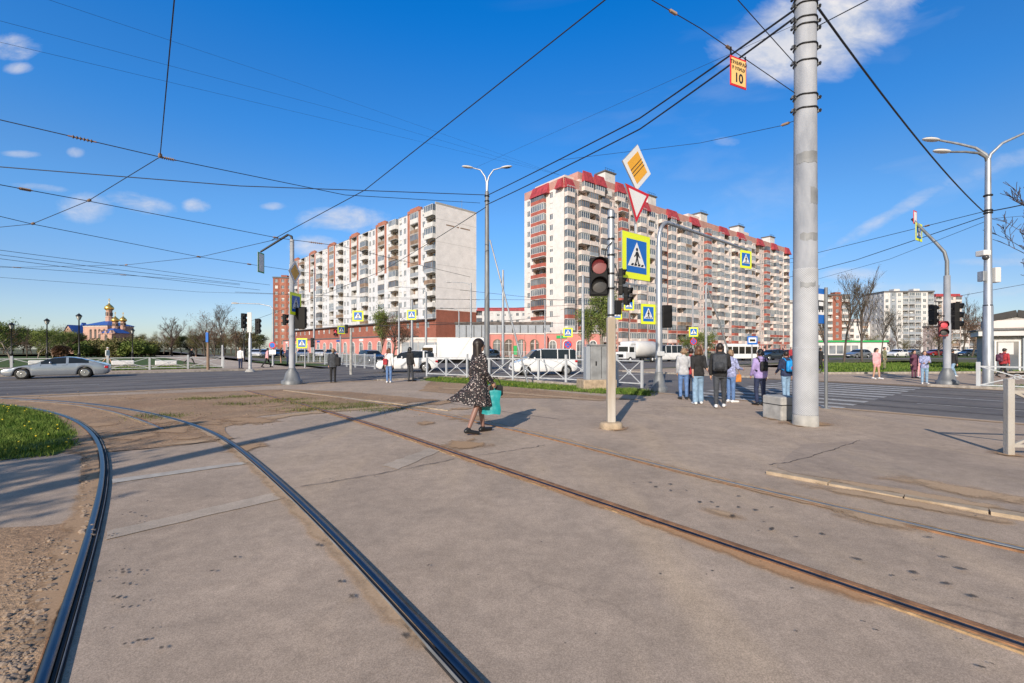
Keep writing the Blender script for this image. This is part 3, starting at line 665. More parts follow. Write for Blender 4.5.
def winmesh(F,a0,a1,b0,b1,d,nm=2,fr=None,curtain=False):
    mb=MB(); fr=fr or M['wframe']; t=.07
    fquad(mb,F,a0,a1,b0,b1,d,M['glass'])
    for u in [a0]+[a0+(a1-a0)*k/nm for k in range(1,nm)]+[a1]:
        fbox(mb,F,max(a0,u-t/2),min(a1,u+t/2),b0,b1,d,d+.05,fr)
    fbox(mb,F,a0+t/2,a1-t/2,b0,b0+t,d,d+.04,fr); fbox(mb,F,a0+t/2,a1-t/2,b1-t,b1,d,d+.04,fr)
    if random.random()<.35: fquad(mb,F,a0+.05,a1-.05,b0+(b1-b0)*random.choice([.1,.4,.55]),b1-.05,d+.012,M['palepanel'])
    return mb
def balmesh(F,u0,u1,z0,z1,d,par,style,fr=None):
    """parapet with slab, projecting d; style 0 open, 1 glazed"""
    mb=MB(); u0+=.06;u1-=.06
    fbox(mb,F,u0,u1,z0,z0+.15,.0,d+.03,M['palepanel'] if par is not M['woodp'] else M['concl'])
    fbox(mb,F,u0,u1,z0+.15,z0+1.1,max(d-.07,.02),d,par)
    if d>.3: fbox(mb,F,u0,u0+.07,z0+.15,z0+1.1,.0,d-.07,par); fbox(mb,F,u1-.07,u1,z0+.15,z0+1.1,.0,d-.07,par)
    if style:
        fr=fr or M['wframe']; zt=z1-.12
        fquad(mb,F,u0,u1,z0+1.1,zt,d-.04,M['glass'])
        if d>.3:
            for uu in (u0+.02,u1-.02): mb.quad(F(uu,z0+1.1,0),F(uu,z0+1.1,d-.05),F(uu,zt,d-.05),F(uu,zt,0),M['glass'])
        n=max(2,int(round((u1-u0)/.85)))
        for k in range(n+1):
            u=u0+(u1-u0)*k/n; fbox(mb,F,u-.04,u+.04,z0+1.1,zt,d-.05,d,fr)
        fbox(mb,F,u0,u1,zt-.07,zt,d-.05,d+.01,fr); fbox(mb,F,u0,u1,z0+1.1,z0+1.17,d-.05,d+.01,fr)
    return mb
class Facade:
    def __init__(s,root): s.root=root; s.wall=MB(); s.items={'window':[],'balcony':[]}
    def finish(s,wallname='wall',cap=100):
        s.wall.build(wallname,s.root)
        Mw=Matrix.Translation(s.root.location)@Matrix.Rotation(s.root.rotation_euler.z,4,'Z')
        for k,lst in s.items.items():
            lst.sort(key=lambda e:(Mw@Vector(e[0])).length)
            for c,mb in lst[:cap]: mb.build(k,s.root)
            if lst[cap:]:
                big=MB()
                for c,mb in lst[cap:]:
                    o=len(big.v); big.v+=mb.v; idx=[big.m(m) for m in mb.mats]
                    big.f+=[[i+o for i in f] for f in mb.f]; big.mi+=[idx[i] for i in mb.mi]; big.sm+=mb.sm
                o=big.build(k,s.root); o['kind']='stuff'
    def cell(s,F,u0,u1,z0,z1,typ,wm,seed=0,par=None,proj=1.1):
        wl=s.wall; rnd=random.Random(seed)
        if typ=='x': fquad(wl,F,u0,u1,z0,z1,0,wm)
        elif typ in('w','W'):
            ww=1.25 if typ=='w' else min(1.9,(u1-u0)-.5); m=(u0+u1)/2; a0,a1=m-ww/2,m+ww/2; b0,b1=z0+.85,z0+2.3
            hole(wl,F,u0,u1,z0,z1,a0,a1,b0,b1,.18,wm)
            s.items['window'].append((F(m,z0,0),winmesh(F,a0,a1,b0,b1,-.14,2 if typ=='w' else 3)))
        elif typ in('L','B','G'):     # loggia / projecting balcony / glazed bay
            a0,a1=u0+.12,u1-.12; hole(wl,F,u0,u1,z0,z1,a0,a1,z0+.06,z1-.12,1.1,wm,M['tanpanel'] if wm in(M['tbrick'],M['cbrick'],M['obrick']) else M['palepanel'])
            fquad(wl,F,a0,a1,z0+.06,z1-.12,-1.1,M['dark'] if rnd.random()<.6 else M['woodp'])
            m=(u0+u1)/2
            mb=winmesh(F,m-.2,m+1.1,z0+.5,z1-.4,-1.06,2); d=proj if typ!='L' else .04
            st=1 if typ=='G' or rnd.random()<.42 else 0
            p=par
            if par is None: p=rnd.choice([M['palepanel'],M['palepanel'],M['woodp'],M['greypanel'],M['palepanel']])
            bm_=balmesh(F,a0,a1,z0,z1,d,p,st,rnd.choice([M['wframe'],M['wframe'],M['wframe'],M['woodp']]))
            s.items['window'].append((F(m,z0,0),mb)); s.items['balcony'].append((F(m,z0,d),bm_))
def arch(mb,F,m,w,z0,z1,mat,dep=.25,trim=None,dark=None):
    """arched shop opening: recess look with trim, built proud of the wall"""
    n=10; r=w/2; zc=z1-r; pts=[(m-r,z0)]+[(m+r*math.cos(math.pi-math.pi*k/n),zc+r*math.sin(math.pi*k/n)) for k in range(n+1)]+[(m+r,z0)]
    mb.add([F(u,z,.03) for u,z in pts],[tuple(range(len(pts)))],dark or M['glass'])
    for (a,b),(c,d) in zip(pts,pts[1:]): mb.bar(F(a,b,.06),F(c,d,.06),.16,.16,trim or M['wframe'])
    mb.bar(F(m,z0,.05),F(m,z1-.1,.05),.07,.06,M['wframe']); mb.bar(F(m-r,zc,.05),F(m+r,zc,.05),.07,.06,M['wframe'])

# --- white nine storey slab block with red brick base
th=math.atan2(.687,.727)
C1=P(436,349,111); C1.z=0
b1=thing('apartment_block','long white brick slab block with orange stripes, blank end wall and red brick base','apartment block',C1,th)
fa=Facade(b1); H1=37.0; NF=10; Z1=9.0; FH=2.8; LEN=108; DEP=12.6
pat=[(4.2,'B','p'),(2.6,'w','w'),(1.2,'x','o'),(4.2,'L','p'),(1.2,'x','o'),(2.6,'w','w'),(2.0,'w','w')]
u=0;ci=0
while u<LEN-.1:
    for (wd,t,c) in pat:
        if u>=LEN-.1: break
        wm={'w':M['wbrick'],'o':M['obrick'],'p':M['wbrick']}[c]
        for f in range(NF):
            z0=Z1+f*FH
            tt=t; seed=ci*100+f
            mmt=wm
            if t=='x' and (f<5): mmt=M['wbrick']
            fa.cell(SIDE,u,u+wd,z0,z0+FH,tt,mmt,seed,proj=.9)
        if c=='o' and True: fbox(fa.wall,SIDE,u+.05,u+wd-.05,Z1+NF*FH+.02,Z1+NF*FH+.8,-.5,.05,M['obrick'])
        if t=='L': fbox(fa.wall,SIDE,u,u+wd,Z1+NF*FH+.02,Z1+NF*FH+1.2,-.5,-.02,M['obrick'] if (ci//7)%1==0 else M['wbrick'])
        u+=wd; ci+=1
w_=fa.wall
# brick base of facade, small square windows in it
n=int(LEN/2.4)
for i in range(n):
    u0=i*LEN/n; u1=(i+1)*LEN/n
    if i%2: hole(w_,SIDE,u0,u1,5,9,u0+.5,u1-.5,6.9,8.3,.2,M['rbrick']); fa.items['window'].append((SIDE(u0+1,7,0),winmesh(SIDE,u0+.5,u1-.5,6.9,8.3,-.15,2)))
    else: fquad(w_,SIDE,u0,u1,5,9,0,M['rbrick'])
fbox(w_,SIDE,0,LEN,8.75,9.05,.01,.9,M['greyroof'])
# end wall
ENDW=brickmat('lightened_end_wall_brick', (.82,.795,.79), (.77,.745,.745), (.68,.655,.655), dirt=.14)  # brick colour lightened so this side looks as sunlit as the facade
fquad(w_,FRONT,0,DEP,11,H1,0,ENDW); fquad(w_,FRONT,0,DEP,0,11,0,M['rbrick']); fbox(w_,FRONT,0,DEP,10.9,11.15,.003,.06,M['obrick'])
fbox(w_,FRONT,-.06,DEP+.06,H1,H1+.45,-.4,.05,M['concl']); fquad(w_,SIDE,0,LEN,0,5,0,M['rbrick'])
for zz in (16.6,22.2,27.8,33.4): fbox(w_,FRONT,0,DEP,zz,zz+.05,.002,.012,M['concl'])
for (a,b_) in ((3,5.5),(6.2,7),(7.4,10.5)): fbox(w_,FRONT,a,b_,32.2,32.5,.003,.02,M['woodp'])
mbx=w_; mbx.quad((DEP,0,0),(DEP,LEN,0),(DEP,LEN,H1),(DEP,0,H1),M['wbrick']); mbx.quad((0,LEN,0),(DEP,LEN,0),(DEP,LEN,H1),(0,LEN,H1),M['wbrick'])
fa.finish(cap=100)
rf=MB(); rf.box(0,DEP,.5,LEN,H1-.2,H1+.05,M['greyroof'])
rf.build('roof',b1)
for yy_,xx in ((10,7.5),(28,6),(46,6),(64,6),(82,6),(3.5,10.5)):
    c=MB(); c.box(xx-1.2,xx+1.2,yy_-1,yy_+1,H1+.05,H1+1.1,M['greyroof']); c.bar((xx,yy_,H1+1.1),(xx,yy_,H1+4),.06,.06,M['galv']); c.bar((xx-.6,yy_,H1+3.6),(xx+.6,yy_,H1+3.6),.04,.04,M['galv']); c.build('roof_hatch',b1)
# pink shop row in front of it
shop=thing('shop_row','low pink shop row with arched doors under the white slab block','shop building',C1,th)
mb=MB(); LS=96
mb.box(-6,-.05,8,LS,0,4.6,M['pinkwall']); mb.box(-6.25,-.05,7.9,LS+.1,4.6,4.9,M['greyroof'])
mb.build('wall',shop)
SS=lambda u,z,d:(-6-d,u,z)
for i in range(16):
    u=12+i*5.3; mm=MB(); arch(mm,SS,u,2.2,.2,3.5,None,trim=M['wframe']); mm.build('shop_window',shop)
    if i%3==0:
        s_=MB(); fbox(s_,SS,u-1.2,u+1.2,3.7,4.3,.02,.12,random.choice([M['redroof'],M['blueroof'],M['white']])); s_.build('sign_board',shop)
# pale wall and terrace towards the street corner
ter=thing('terrace_wall','pale low terrace wall with glass fence below blank end wall','wall',P(395,349,90)*Vector((1,1,0)) if False else Vector((P(397,349,88).x,88,0)),0)
mb=MB(); mb.box(0,16.5,0,6,0,3.3,M['tanpanel']); mb.box(-.1,16.6,-.1,6.1,3.3,3.75,M['palepanel']); mb.build('wall',ter)
for i in range(9):
    mb=MB(); mb.box(1.0+i*1.6,2.4+i*1.6,-.06,-.003,.5,2.8,M['greypanel']); mb.bar((.92+i*1.6,-.08,0),(.92+i*1.6,-.08,3),.09,.09,M['galv']); mb.build('fence_panel',ter)

# --- beige sixteen storey block with red mansards
C2=P(564,349,115); C2.z=0; th2=math.atan2(.611,.791)
b2=thing('apartment_tower','tall beige apartment block with red mansard roof panels and glazed balconies','apartment block',C2,th2)
fa=Facade(b2); NF=15; FH=2.82; LEN2=136
pat=[('G',3.0,'c'),('w',2.0,'t'),('B',3.4,'t'),('B',3.4,'t'),('w',1.9,'t'),('L',3.4,'t'),('w',2.0,'t'),
     ('w',2.0,'t'),('G',3.2,'r'),('w',2.0,'t'),('L',3.4,'t'),('G',3.2,'t'),('w',2.0,'t'),('L',3.2,'c'),('w',1.9,'c'),('B',3.2,'t'),('w',2.0,'r2')]
u=0;ci=0;breaks=[]
secs=[0]
while u<LEN2-.5:
    for (t,wd,c) in pat:
        if u>=LEN2-.5: break
        for f in range(NF):
            z0=f*FH+.6
            wm={'c':M['cbrick'],'t':M['tbrick'],'r':M['rbrick'] if 4<f<13 else M['tbrick'],'r2':M['rbrick']}[c]
            par={'c':M['tanpanel'],'t':M['tanpanel'],'r':M['redpanel'],'r2':None}[c]
            rr_=random.Random(ci*77+f)
            if f<4:
                wm=M['tbrick'] if (ci+f)%4 else M['pbrick']; par=M['redpanel'] if rr_.random()<.55 else M['tanpanel']
            if f<1: wm=M['pinkwall']
            tt=t
            if t=='G' and rr_.random()<.12: tt='B'
            if t in('B','L') and rr_.random()<.45: tt='G'
            if t in('B','L','G') and rr_.random()<.07: par=rr_.choice([M['palepanel'],M['greypanel'],M['woodp']])
            fa.cell(FRONT,u,u+wd,z0,z0+FH,tt,wm,ci*100+f+5000,par=par,proj=1.15 if t!='L' else .5)
        u+=wd; ci+=1
LEN2=u; ZT=.6+NF*FH
fquad(fa.wall,FRONT,0,LEN2,-.1,.6,0,M['concl'])
# left face
pl=[('w',3.0,'c'),('R',5.6,'c'),('w',3.4,'c'),('x',1.0,'c'),('x',3.0,'c')]
u=3.0
fquad(fa.wall,SIDE,0,3.0,0,ZT,0,M['cbrick'])
for (t,wd,c) in [('w',3.6,'c'),('R',5.6,'c'),('w',3.6,'c')]:
    for f in range(NF):
        z0=f*FH+.6
        if t=='R': fa.cell(SIDE,u,u+wd,z0,z0+FH,'G' if f in(2,4,5,6,9,10,11,12,13,14) else 'B',M['cbrick'],9000+f,par=M['redpanel'],proj=.9)
        else: fa.cell(SIDE,u,u+wd,z0,z0+FH,t,M['cbrick'],9100+f)
    u+=wd
LW=u
fquad(fa.wall,SIDE,0,LW,-.1,.6,0,M['concl'])
w_=fa.wall
w_.quad((LEN2,0,0),(LEN2,LW,0),(LEN2,LW,ZT),(LEN2,0,ZT),M['tbrick']); w_.quad((0,LW,0),(LEN2,LW,0),(LEN2,LW,ZT),(0,LW,ZT),M['tbrick'])
# attic band set back and parapets, stepping up in the middle of each section
fbox(w_,FRONT,0,LEN2,ZT,ZT+2.2,-1.2,-.02,M['pbrick']); fbox(w_,SIDE,.02,LW,ZT,ZT+2.2,-1.2,-.02,M['pbrick'])
fa.finish(cap=100)
for (a,wd) in ((3.0,5.6),):
    pass
def mansard(F,u0,u1,z0,z1,out=1.2):
    mb=MB(); k=.35
    vs=[F(u0,z0,out),F(u1,z0,out),F(u1-k,z1,.25),F(u0+k,z1,.25),F(u0,z0,0),F(u1,z0,0),F(u1-k,z1,0),F(u0+k,z1,0)]
    mb.add(vs,[(0,1,2,3),(0,3,7,4),(1,2,6,5),(0,1,5,4),(3,2,6,7)],M['redroof'])
    nn_=int((u1-u0)/.6)
    for i in range(1,nn_): 
        t=i/nn_; mb.bar(Vector(F(u0+(u1-u0)*t,z0,out+.02)),Vector(F(u0+k+(u1-u0-2*k)*t,z1,.27)),.05,.04,M['redroof'])
    return mb.build('mansard_panel',b2)
for u0,u1,z1 in [(0,3.2,1.9),(29,35,2.3),(44,50,2.4),(57,62.5,2.3),(76,82.0,2.3),(89,94.5,2.3),(105,110,2.3),(118,123,2.3),(131,135.5,2.3)]:
    mansard(FRONT,u0,u1,ZT-.6,ZT+z1)
mansard(SIDE,LW-10.5,LW-3.5,ZT-.6,ZT+2.2); mansard(SIDE,0,2.4,ZT-.6,ZT+2.0)
for (u0,u1) in ((6.4,10.2),(10.8,15.2),(19.5,23.5)): mansard(FRONT,u0,u1,ZT+2.3,ZT+5.3)
up=MB(); up.box(5.6,26,.02,LW-.5,ZT+.02,ZT+2.9,M['tbrick']); up.box(5.62,26,.6,LW-.52,ZT+2.9,ZT+5.0,M['pbrick']); up.box(8,24,3,LW-2,ZT+5.0,ZT+5.8,M['tbrick']); up.box(2.2,5.58,2,LW-2,ZT+2.2,ZT+3.8,M['tbrick'])
up.build('attic_storey',b2)
for i in range(6):
    uu=6.6+i*3.3; winmesh(FRONT,uu,uu+1.9,ZT+.8,ZT+2.2,.03,3).build('window',b2)
for a_ in (6.4,10.8,19.5): balmesh(FRONT,a_,a_+3.6,ZT-.1,ZT+2.6,1.0,M['tanpanel'],1).build('balcony',b2)
rf=MB(); rf.box(1.2,LEN2,1.2,LW,ZT,ZT+1.8,M['tbrick']); rf.box(6,LEN2-2,3,LW-1,ZT+1.8,ZT+2.9,M['tbrick'])
for (a,b_) in ((12,26),(60,68),(95,103)): rf.box(a,b_,2,LW-2,ZT+2.9,ZT+4.3,M['tbrick'])
rf.build('roof',b2)
for a in (17.5,37,67,94,121):
    mb=MB(); mb.T=Matrix.Translation((0,0,2.6 if a<20 else 0)); mb.box(a,a+4.2,1.6,5,ZT+2.9,ZT+5.6,M['palepanel']); mb.box(a-.3,a+4.5,1.3,5.3,ZT+5.6,ZT+5.95,M['greyroof'])
    for k in range(5): mb.bar((a+.2+k*.9,1.7,ZT+5.95),(a+.2+k*.9,1.7,ZT+6.7),.05,.05,M['blackm'])
    mb.bar((a,1.7,ZT+6.7),(a+4.2,1.7,ZT+6.7),.05,.05,M['blackm']); mb.build('lift_house',b2)
# entrance canopies at the foot
for a in range(5,130,13):
    mb=MB(); mb.box(a,a+5,-2.6,-1.3,3.2,3.5,M['pbrick']); mb.box(a+.2,a+.6,-2.4,-2.0,0,3.2,M['pbrick']); mb.box(a+4.4,a+4.8,-2.4,-2.0,0,3.2,M['pbrick']); mb.build('entrance_canopy',b2)

# --- pink one storey shop pavilion
pv=thing('shop_pavilion','low pink shop pavilion with arched windows in front of the tower','shop building',(P(488,349,94).x,94,0),R(3))
mb=MB(); F2=FRONT
Wp=24
mb.box(0,12,0,9,0,4.55,M['pinkwall']); mb.box(12,Wp,1.2,9,0,4.75,M['pinkwall']); mb.box(-.15,12.1,-.15,9.1,4.55,4.8,M['tanpanel']); mb.box(11.95,Wp+.15,1.0,9.15,4.75,5.0,M['tanpanel'])
for i in range(6): mb.box(.2+i*2.36,.5+i*2.36,-.12,-.003,0,4.5,M['pinkwall'])
mb.build('wall',pv)
for i,uu in enumerate((1.9,4.3,6.9,9.6)):
    mm=MB(); arch(mm,F2,uu,1.7,.1,3.5,None,trim=M['woodp'],dark=M['dark'] if i%2 else M['glass']); mm.build('shop_window',pv)
F3=lambda u,z,d:(u,1.2-d,z)
for uu in (13.6,16.6,19.4,22.2):
    mm=MB(); arch(mm,F3,uu,1.5,.1,3.3,None,trim=M['wframe']); mm.build('shop_window',pv)
mm=MB(); fbox(mm,F3,14.4,16.6,3.75,4.35,.02,.12,M['greenb']); mm.build('sign_board',pv)
mm=MB(); fbox(mm,F2,5.3,6.1,.3,2.2,.05,.12,M['greenb']); mm.build('poster',pv)
# dark grey terrace block behind pavilion
mb=MB(); mb.box(0,22,0,10,0,7.2,M['greypanel']); mb.box(-.2,22.2,-.2,10.2,7.2,7.8,M['dark'])
for i in range(12): mb.box(.6+i*1.8,.75+i*1.8,-.08,-.002,.5,7,M['blackm'])
o=mb.build('low_building',None,(P(455,349,105).x,106,0)); tag(o,'low dark roofed building between the white block and the tower','building')

# --- generic distant block
def block(name,label,x0,x1,D,ztop,fl,mats,rz=0,dep=12,roofm=None,colw=3.1,zb=0,balc=.5,split=None,par=None,cap=40):
    a=P(x0,349,D); b=P(x1,349,D); W=(b.x-a.x)/max(.3,math.cos(rz)); root=thing(name,label,'apartment block',(a.x,D,0),rz)
    fa=Facade(root); n=max(2,int(W/colw)); fh=ztop/fl; rnd=random.Random(int(x0))
    kinds=['L' if rnd.random()<balc else 'w' for _ in range(n)]
    for i in range(n):
        u0=i*W/n;u1=(i+1)*W/n
        for f in range(fl):
            z0=f*fh; wm=mats[(i if split is None else (i//split))%len(mats)]
            fa.cell(FRONT,u0,u1,z0,z0+fh,kinds[i],wm,i*50+f+int(x0)*7,par=par)
    w_=fa.wall
    n2=max(2,int(dep/colw))
    for i in range(n2):
        for f in range(fl): fa.cell(SIDE,i*dep/n2,(i+1)*dep/n2,f*fh,f*fh+fh,'w',mats[0],i*60+f)
    w_.quad((W,0,0),(W,dep,0),(W,dep,ztop),(W,0,ztop),mats[0]); w_.quad((0,dep,0),(W,dep,0),(W,dep,ztop),(0,dep,ztop),mats[0])
    fa.finish(cap=cap)
    r=MB(); r.box(-.2,W+.2,-.2,dep+.2,ztop,ztop+.6,roofm or M['greyroof'])
    if roofm is M['redroof']: r.box(.5,W-.5,.5,dep-.5,ztop+.6,ztop+1.6,roofm)
    r.build('roof',root)
    for k in range(2):
        c=MB(); xx=W*(.3+.4*k); c.box(xx,xx+2.6,3,6,ztop+.6,ztop+1.9,mats[0]); c.build('lift_house',root)
    return root
block('apartment_block','narrow red brick block at the far left end of the white slab',273,291,205,33.5,12,[M['rbrick'],M['obrick']],rz=R(10),balc=.0,colw=2.4,cap=100)
block('apartment_block','distant cream block with maroon roof between the slab and the tower',476,527,215,19.5,6,[M['cbrick'],M['palepanel']],roofm=M['redroof'],colw=3)
bb=block('apartment_block','modern white block with grey balconies behind bare trees on the right',884,931,205,27.0,10,[M['palepanel'],M['greypanel'],M['palepanel']],rz=R(-4),balc=.6,colw=2.4,par=M['greypanel'],cap=100,dep=14)
block('apartment_block','blue grey wing of the modern block behind the right signal pole',930,948,212,23.6,10,[M['greypanel'],M['palepanel']],rz=R(20),balc=.5,colw=2.5,cap=60)
block('apartment_block','distant pinkish block with red roof edge beyond the blue grey wing',936,962,260,31.5,11,[M['tbrick']],roofm=M['redroof'],balc=.3,cap=30)
block('apartment_block','low beige block seen through bare trees beside the kiosk',952,1012,170,10,4,[M['tbrick'],M['cbrick']],balc=.3,cap=30)
block('apartment_block','distant red brick block behind the bare trees next to the stop sign',816,850,200,25,9,[M['rbrick'],M['obrick']],balc=.4,cap=50)
block('apartment_block','distant beige block with balconies behind two bare trees',847,880,215,14,5,[M['tbrick'],M['cbrick']],rz=R(-6),balc=.5,cap=50)
block('apartment_block','small pale block just right of the tower beside the concrete pole',785,800,205,22,8,[M['palepanel'],M['cbrick']],balc=.4,cap=30)
block('apartment_block','far beige block at the right picture edge behind the kiosk',1012,1060,230,14,5,[M['tbrick']],balc=.2,cap=20)
# green banded supermarket
sm=thing('supermarket','low white supermarket with bright green fascia behind bare trees','shop building',(P(812,349,118).x,118,0),R(-6))
mb=MB(); mb.box(0,18,0,10,0,3.6,M['palepanel']); mb.build('wall',sm)
mb=MB(); mb.box(-.2,18.2,-.4,-.003,3.3,3.7,M['greenb']); mb.build('fascia',sm)
for i in range(6): mb=MB(); fbox(mb,FRONT,.6+i*1.8,2.1+i*1.8,.3,2.4,.01,.05,M['glass']); mb.build('shop_window',sm)
# white roundtop entrance hall for far left is hidden; kiosk
kx=P(984,349,31).x
k=thing('kiosk','grey single storey kiosk with white cornice and small attic on the right','kiosk',(kx,31,0),R(-40)); k.scale=(.88,)*3
mb=MB(); mb.box(0,9,0,4,0,2.7,M['concl'])
for x in (0.02,2.0,4.2,6.4,8.6): mb.box(x,x+.35,-.14,-.003,0,2.68,M['greypanel'])
mb.build('wall',k)
mb=MB(); mb.box(-.35,9.3,-.5,4.3,2.7,3.1,M['palepanel']); mb.box(-.5,9.5,-.6,4.4,3.1,3.2,M['greyroof'])
mb.add([(0.1,0.2,3.2),(3.4,.2,3.2),(3.4,2.6,3.2),(.1,2.6,3.2),(0.1,.2,3.95),(3.4,.2,3.95),(3.4,2.6,3.95),(.1,2.6,3.95),(1.75,.2,4.35),(1.75,2.6,4.35)],[(0,1,5,8,4),(3,2,6,9,7),(4,8,9,7),(8,5,6,9),(0,4,7,3),(1,2,6,5)],M['concl'])
mb.box(.45,3.1,.12,.197,3.3,3.9,M['tanpanel']); mb.bar((-.1,.15,3.97),(1.75,.15,4.4),.12,.5,M['blackm']); mb.bar((1.75,.15,4.4),(3.6,.15,3.97),.12,.5,M['blackm']); mb.build('roof',k)
for a,b_,z0,z1,mt in ((.6,1.85,.05,2.35,M['glass']),(2.6,3.9,.9,2.2,M['glass']),(4.9,6.1,.9,2.2,M['glass'])):
    mb=MB(); fbox(mb,FRONT,a,b_,z0,z1,.004,.05,mt)
    for u in (a,b_): fbox(mb,FRONT,u-.05,u+.05,z0,z1,.055,.09,M['wframe'])
    fbox(mb,FRONT,a+.05,b_-.05,z1-.08,z1,.055,.09,M['wframe'])
    if z0>.5:
        for q in range(6): c_=random.choice([M['red'],M['org2'],M['white'],M['burg']]); fbox(mb,FRONT,a+.12+(q%3)*.38,a+.4+(q%3)*.38,z0+.1+(q//3)*.6,z0+.6+(q//3)*.6,.06,.066,c_)
    else: fbox(mb,FRONT,a+.15,b_-.3,1.3,2.2,.06,.07,M['palepanel'])
    mb.build('shop_window' if z0>.5 else 'door',k)

# --- church
cx=P(96,349,150)
ch=thing('church','salmon orthodox church with blue roofs and golden onion domes behind bushes','church',(cx.x-1.5,150,0),R(-12))
mb=MB(); S=150/455.
W_=M['churchwall']
mb.box(-5,9.5,0,12,0,13.2,W_)
mb.box(-5.1,9.6,-.1,12.1,12.7,13.25,M['palepanel'])
# gabled west wing
mb.add([(-14,-3,0),(-5,-3,0),(-5,-3,8),(-9.5,-3,13.2),(-14,-3,8),(-14,9,0),(-5,9,0),(-5,9,8),(-9.5,9,13.2),(-14,9,8)],[(0,1,2,3,4),(5,6,7,8,9),(0,4,9,5),(1,2,7,6)],W_)
mb.box(9.6,16,-3,5,0,9.5,W_); 
mb.build('wall',ch)
rf=MB(); B_=M['blueroof']
rf.add([(-5.6,-.6,13.25),(10.1,-.6,13.25),(10.1,12.6,13.25),(-5.6,12.6,13.25),(2.2,6,16)],[(0,1,4),(1,2,4),(2,3,4),(3,0,4),(0,3,2,1)],B_)
rf.add([(-14.6,-3.4,7.5),(-9.5,-3.4,13.5),(-4.4,-3.4,7.5),(-14.6,9,7.5),(-9.5,9,13.5),(-4.4,9,7.5)],[(0,1,4,3),(1,2,5,4)],B_)
rf.add([(9,-3.5,9.5),(16.5,-3.5,9.5),(16.5,5.5,9.5),(9,5.5,9.5),(12.7,1,12.5)],[(0,1,4),(1,2,4),(2,3,4),(3,0,4),(0,3,2,1)],B_)
rf.build('roof',ch)
ch.scale=(.70,)*3
def dome(x,y,z0,r,h,name='tower'):
    t=MB(); t.lathe([(r*1.25,0),(r*1.25,h*.4),(r*1.35,h*.41),(r*1.35,h*.45),(r,h*.48),(r,h*.93),(r*1.15,h*.95),(r*1.15,h)],W_,(x,y,z0),8,False)
    for k in range(8):
        a=math.pi*2*k/8+math.pi/8; t.box(x+math.cos(a)*r-.18,x+math.cos(a)*r+.18,y+math.sin(a)*r-.18,y+math.sin(a)*r+.18,z0+h*.55,z0+h*.85,M['dark'])
    o=t.build(name,ch)
    d=MB(); q=r*1.55
    d.lathe([(q*.6,0),(q*.95,q*.25),(q*1.08,q*.6),(q*.98,q*.95),(q*.65,q*1.35),(q*.28,q*1.7),(q*.1,q*2.0),(.05,q*2.3)],M['gold'],(x,y,z0+h),16)
    c=z0+h+q*2.3; d.box(x-.07,x+.07,y-.07,y+.07,c,c+q*1.0,M['gold']); d.box(x-q*.35,x+q*.35,y-.06,y+.06,c+q*.55,c+q*.68,M['gold']); d.box(x-q*.2,x+q*.2,y-.06,y+.06,c+q*.78,c+q*.87,M['gold'])
    dd=d.build('onion_dome',o)
dome(2.4,6,15,1.15,5.7); dome(12.7,1,11,.95,3.6); dome(10.8,6,11.5,.9,3.6)
for x0_,x1_,z0_,z1_,yy_ in [(-1,0.2,7,11,-.02),(4.2,5.4,7,11,-.02),(7,8.2,7,11,-.02),(-10.2,-8.8,6,9.5,-3.02),(12,13.6,3,8,-3.02),(1.8,3,7,11,-.02)]:
    wd=MB(); m_=(x0_+x1_)/2; wd.box(x0_,x1_,yy_-.1,yy_,z0_,z1_,M['dark']); wd.lathe([(.01,-.05),((x1_-x0_)/2,-.05),((x1_-x0_)/2,.05),(.01,.05)],M['dark'],(m_,yy_,z1_),12)
    wd.v[-72:]=[Vector((m_+(v.x-m_),yy_-.05+(v.z-z1_),z1_+(v.y-yy_))) for v in wd.v[-72:]]
    wd.build('window',ch)
dm=MB(); dm.add([(-5.6,-.8,13.3),(-4.0,-.8,13.3),(-4.8,-.8,14.6),(-5.6,1,13.3),(-4,1,13.3),(-4.8,1,14.6)],[(0,1,2),(3,4,5),(0,2,5,3),(1,2,5,4)],B_)
dm.build('gable_trim',ch)
for xx in (9.8,12.7,15.6):
    dm=MB(); dm.add([(xx-1.2,-3.3,9.0),(xx+1.2,-3.3,9.0),(xx,-3.3,10.8),(xx-1.2,-2,9.5),(xx+1.2,-2,9.5),(xx,-2,10.8)],[(0,1,2),(0,2,5,3),(1,2,5,4)],W_); dm.build('gable_trim',ch)
# ---------------------------------------------------------------- signs and signals
def T3(loc,rz=0,roll=0): return Matrix.Translation(Vector(loc))@Matrix.Rotation(rz,4,'Z')@Matrix.Rotation(roll,4,'Y')
WALK=[[(-.02,.30),(.05,.30),(.07,.12),(.05,-.02),(.0,-.02),(-.05,.10)]]
def walker(mb,s,y,mat):
    def pl(pts): mb.poly([(x*s,z*s) for x,z in pts],y,mat,.004)
    pl([(.0+.055*math.cos(t*math.pi/5),.215+.055*math.sin(t*math.pi/5)) for t in range(10)])
    pl([(-.05,.14),(.06,.15),(.07,.02),(.045,-.06),(-.035,-.06),(-.045,.02)])
    pl([(.03,.14),(.07,.13),(.12,.03),(.17,-.01),(.15,-.04),(.09,0)])
    pl([(-.05,.14),(-.02,.12),(-.06,.03),(-.12,-.03),(-.15,0),(-.09,.05)])
    pl([(0,-.05),(.05,-.05),(.08,-.15),(.14,-.27),(.11,-.30),(.03,-.18)])
    pl([(-.035,-.05),(.015,-.05),(-.02,-.17),(-.09,-.28),(-.13,-.27),(-.07,-.16)])
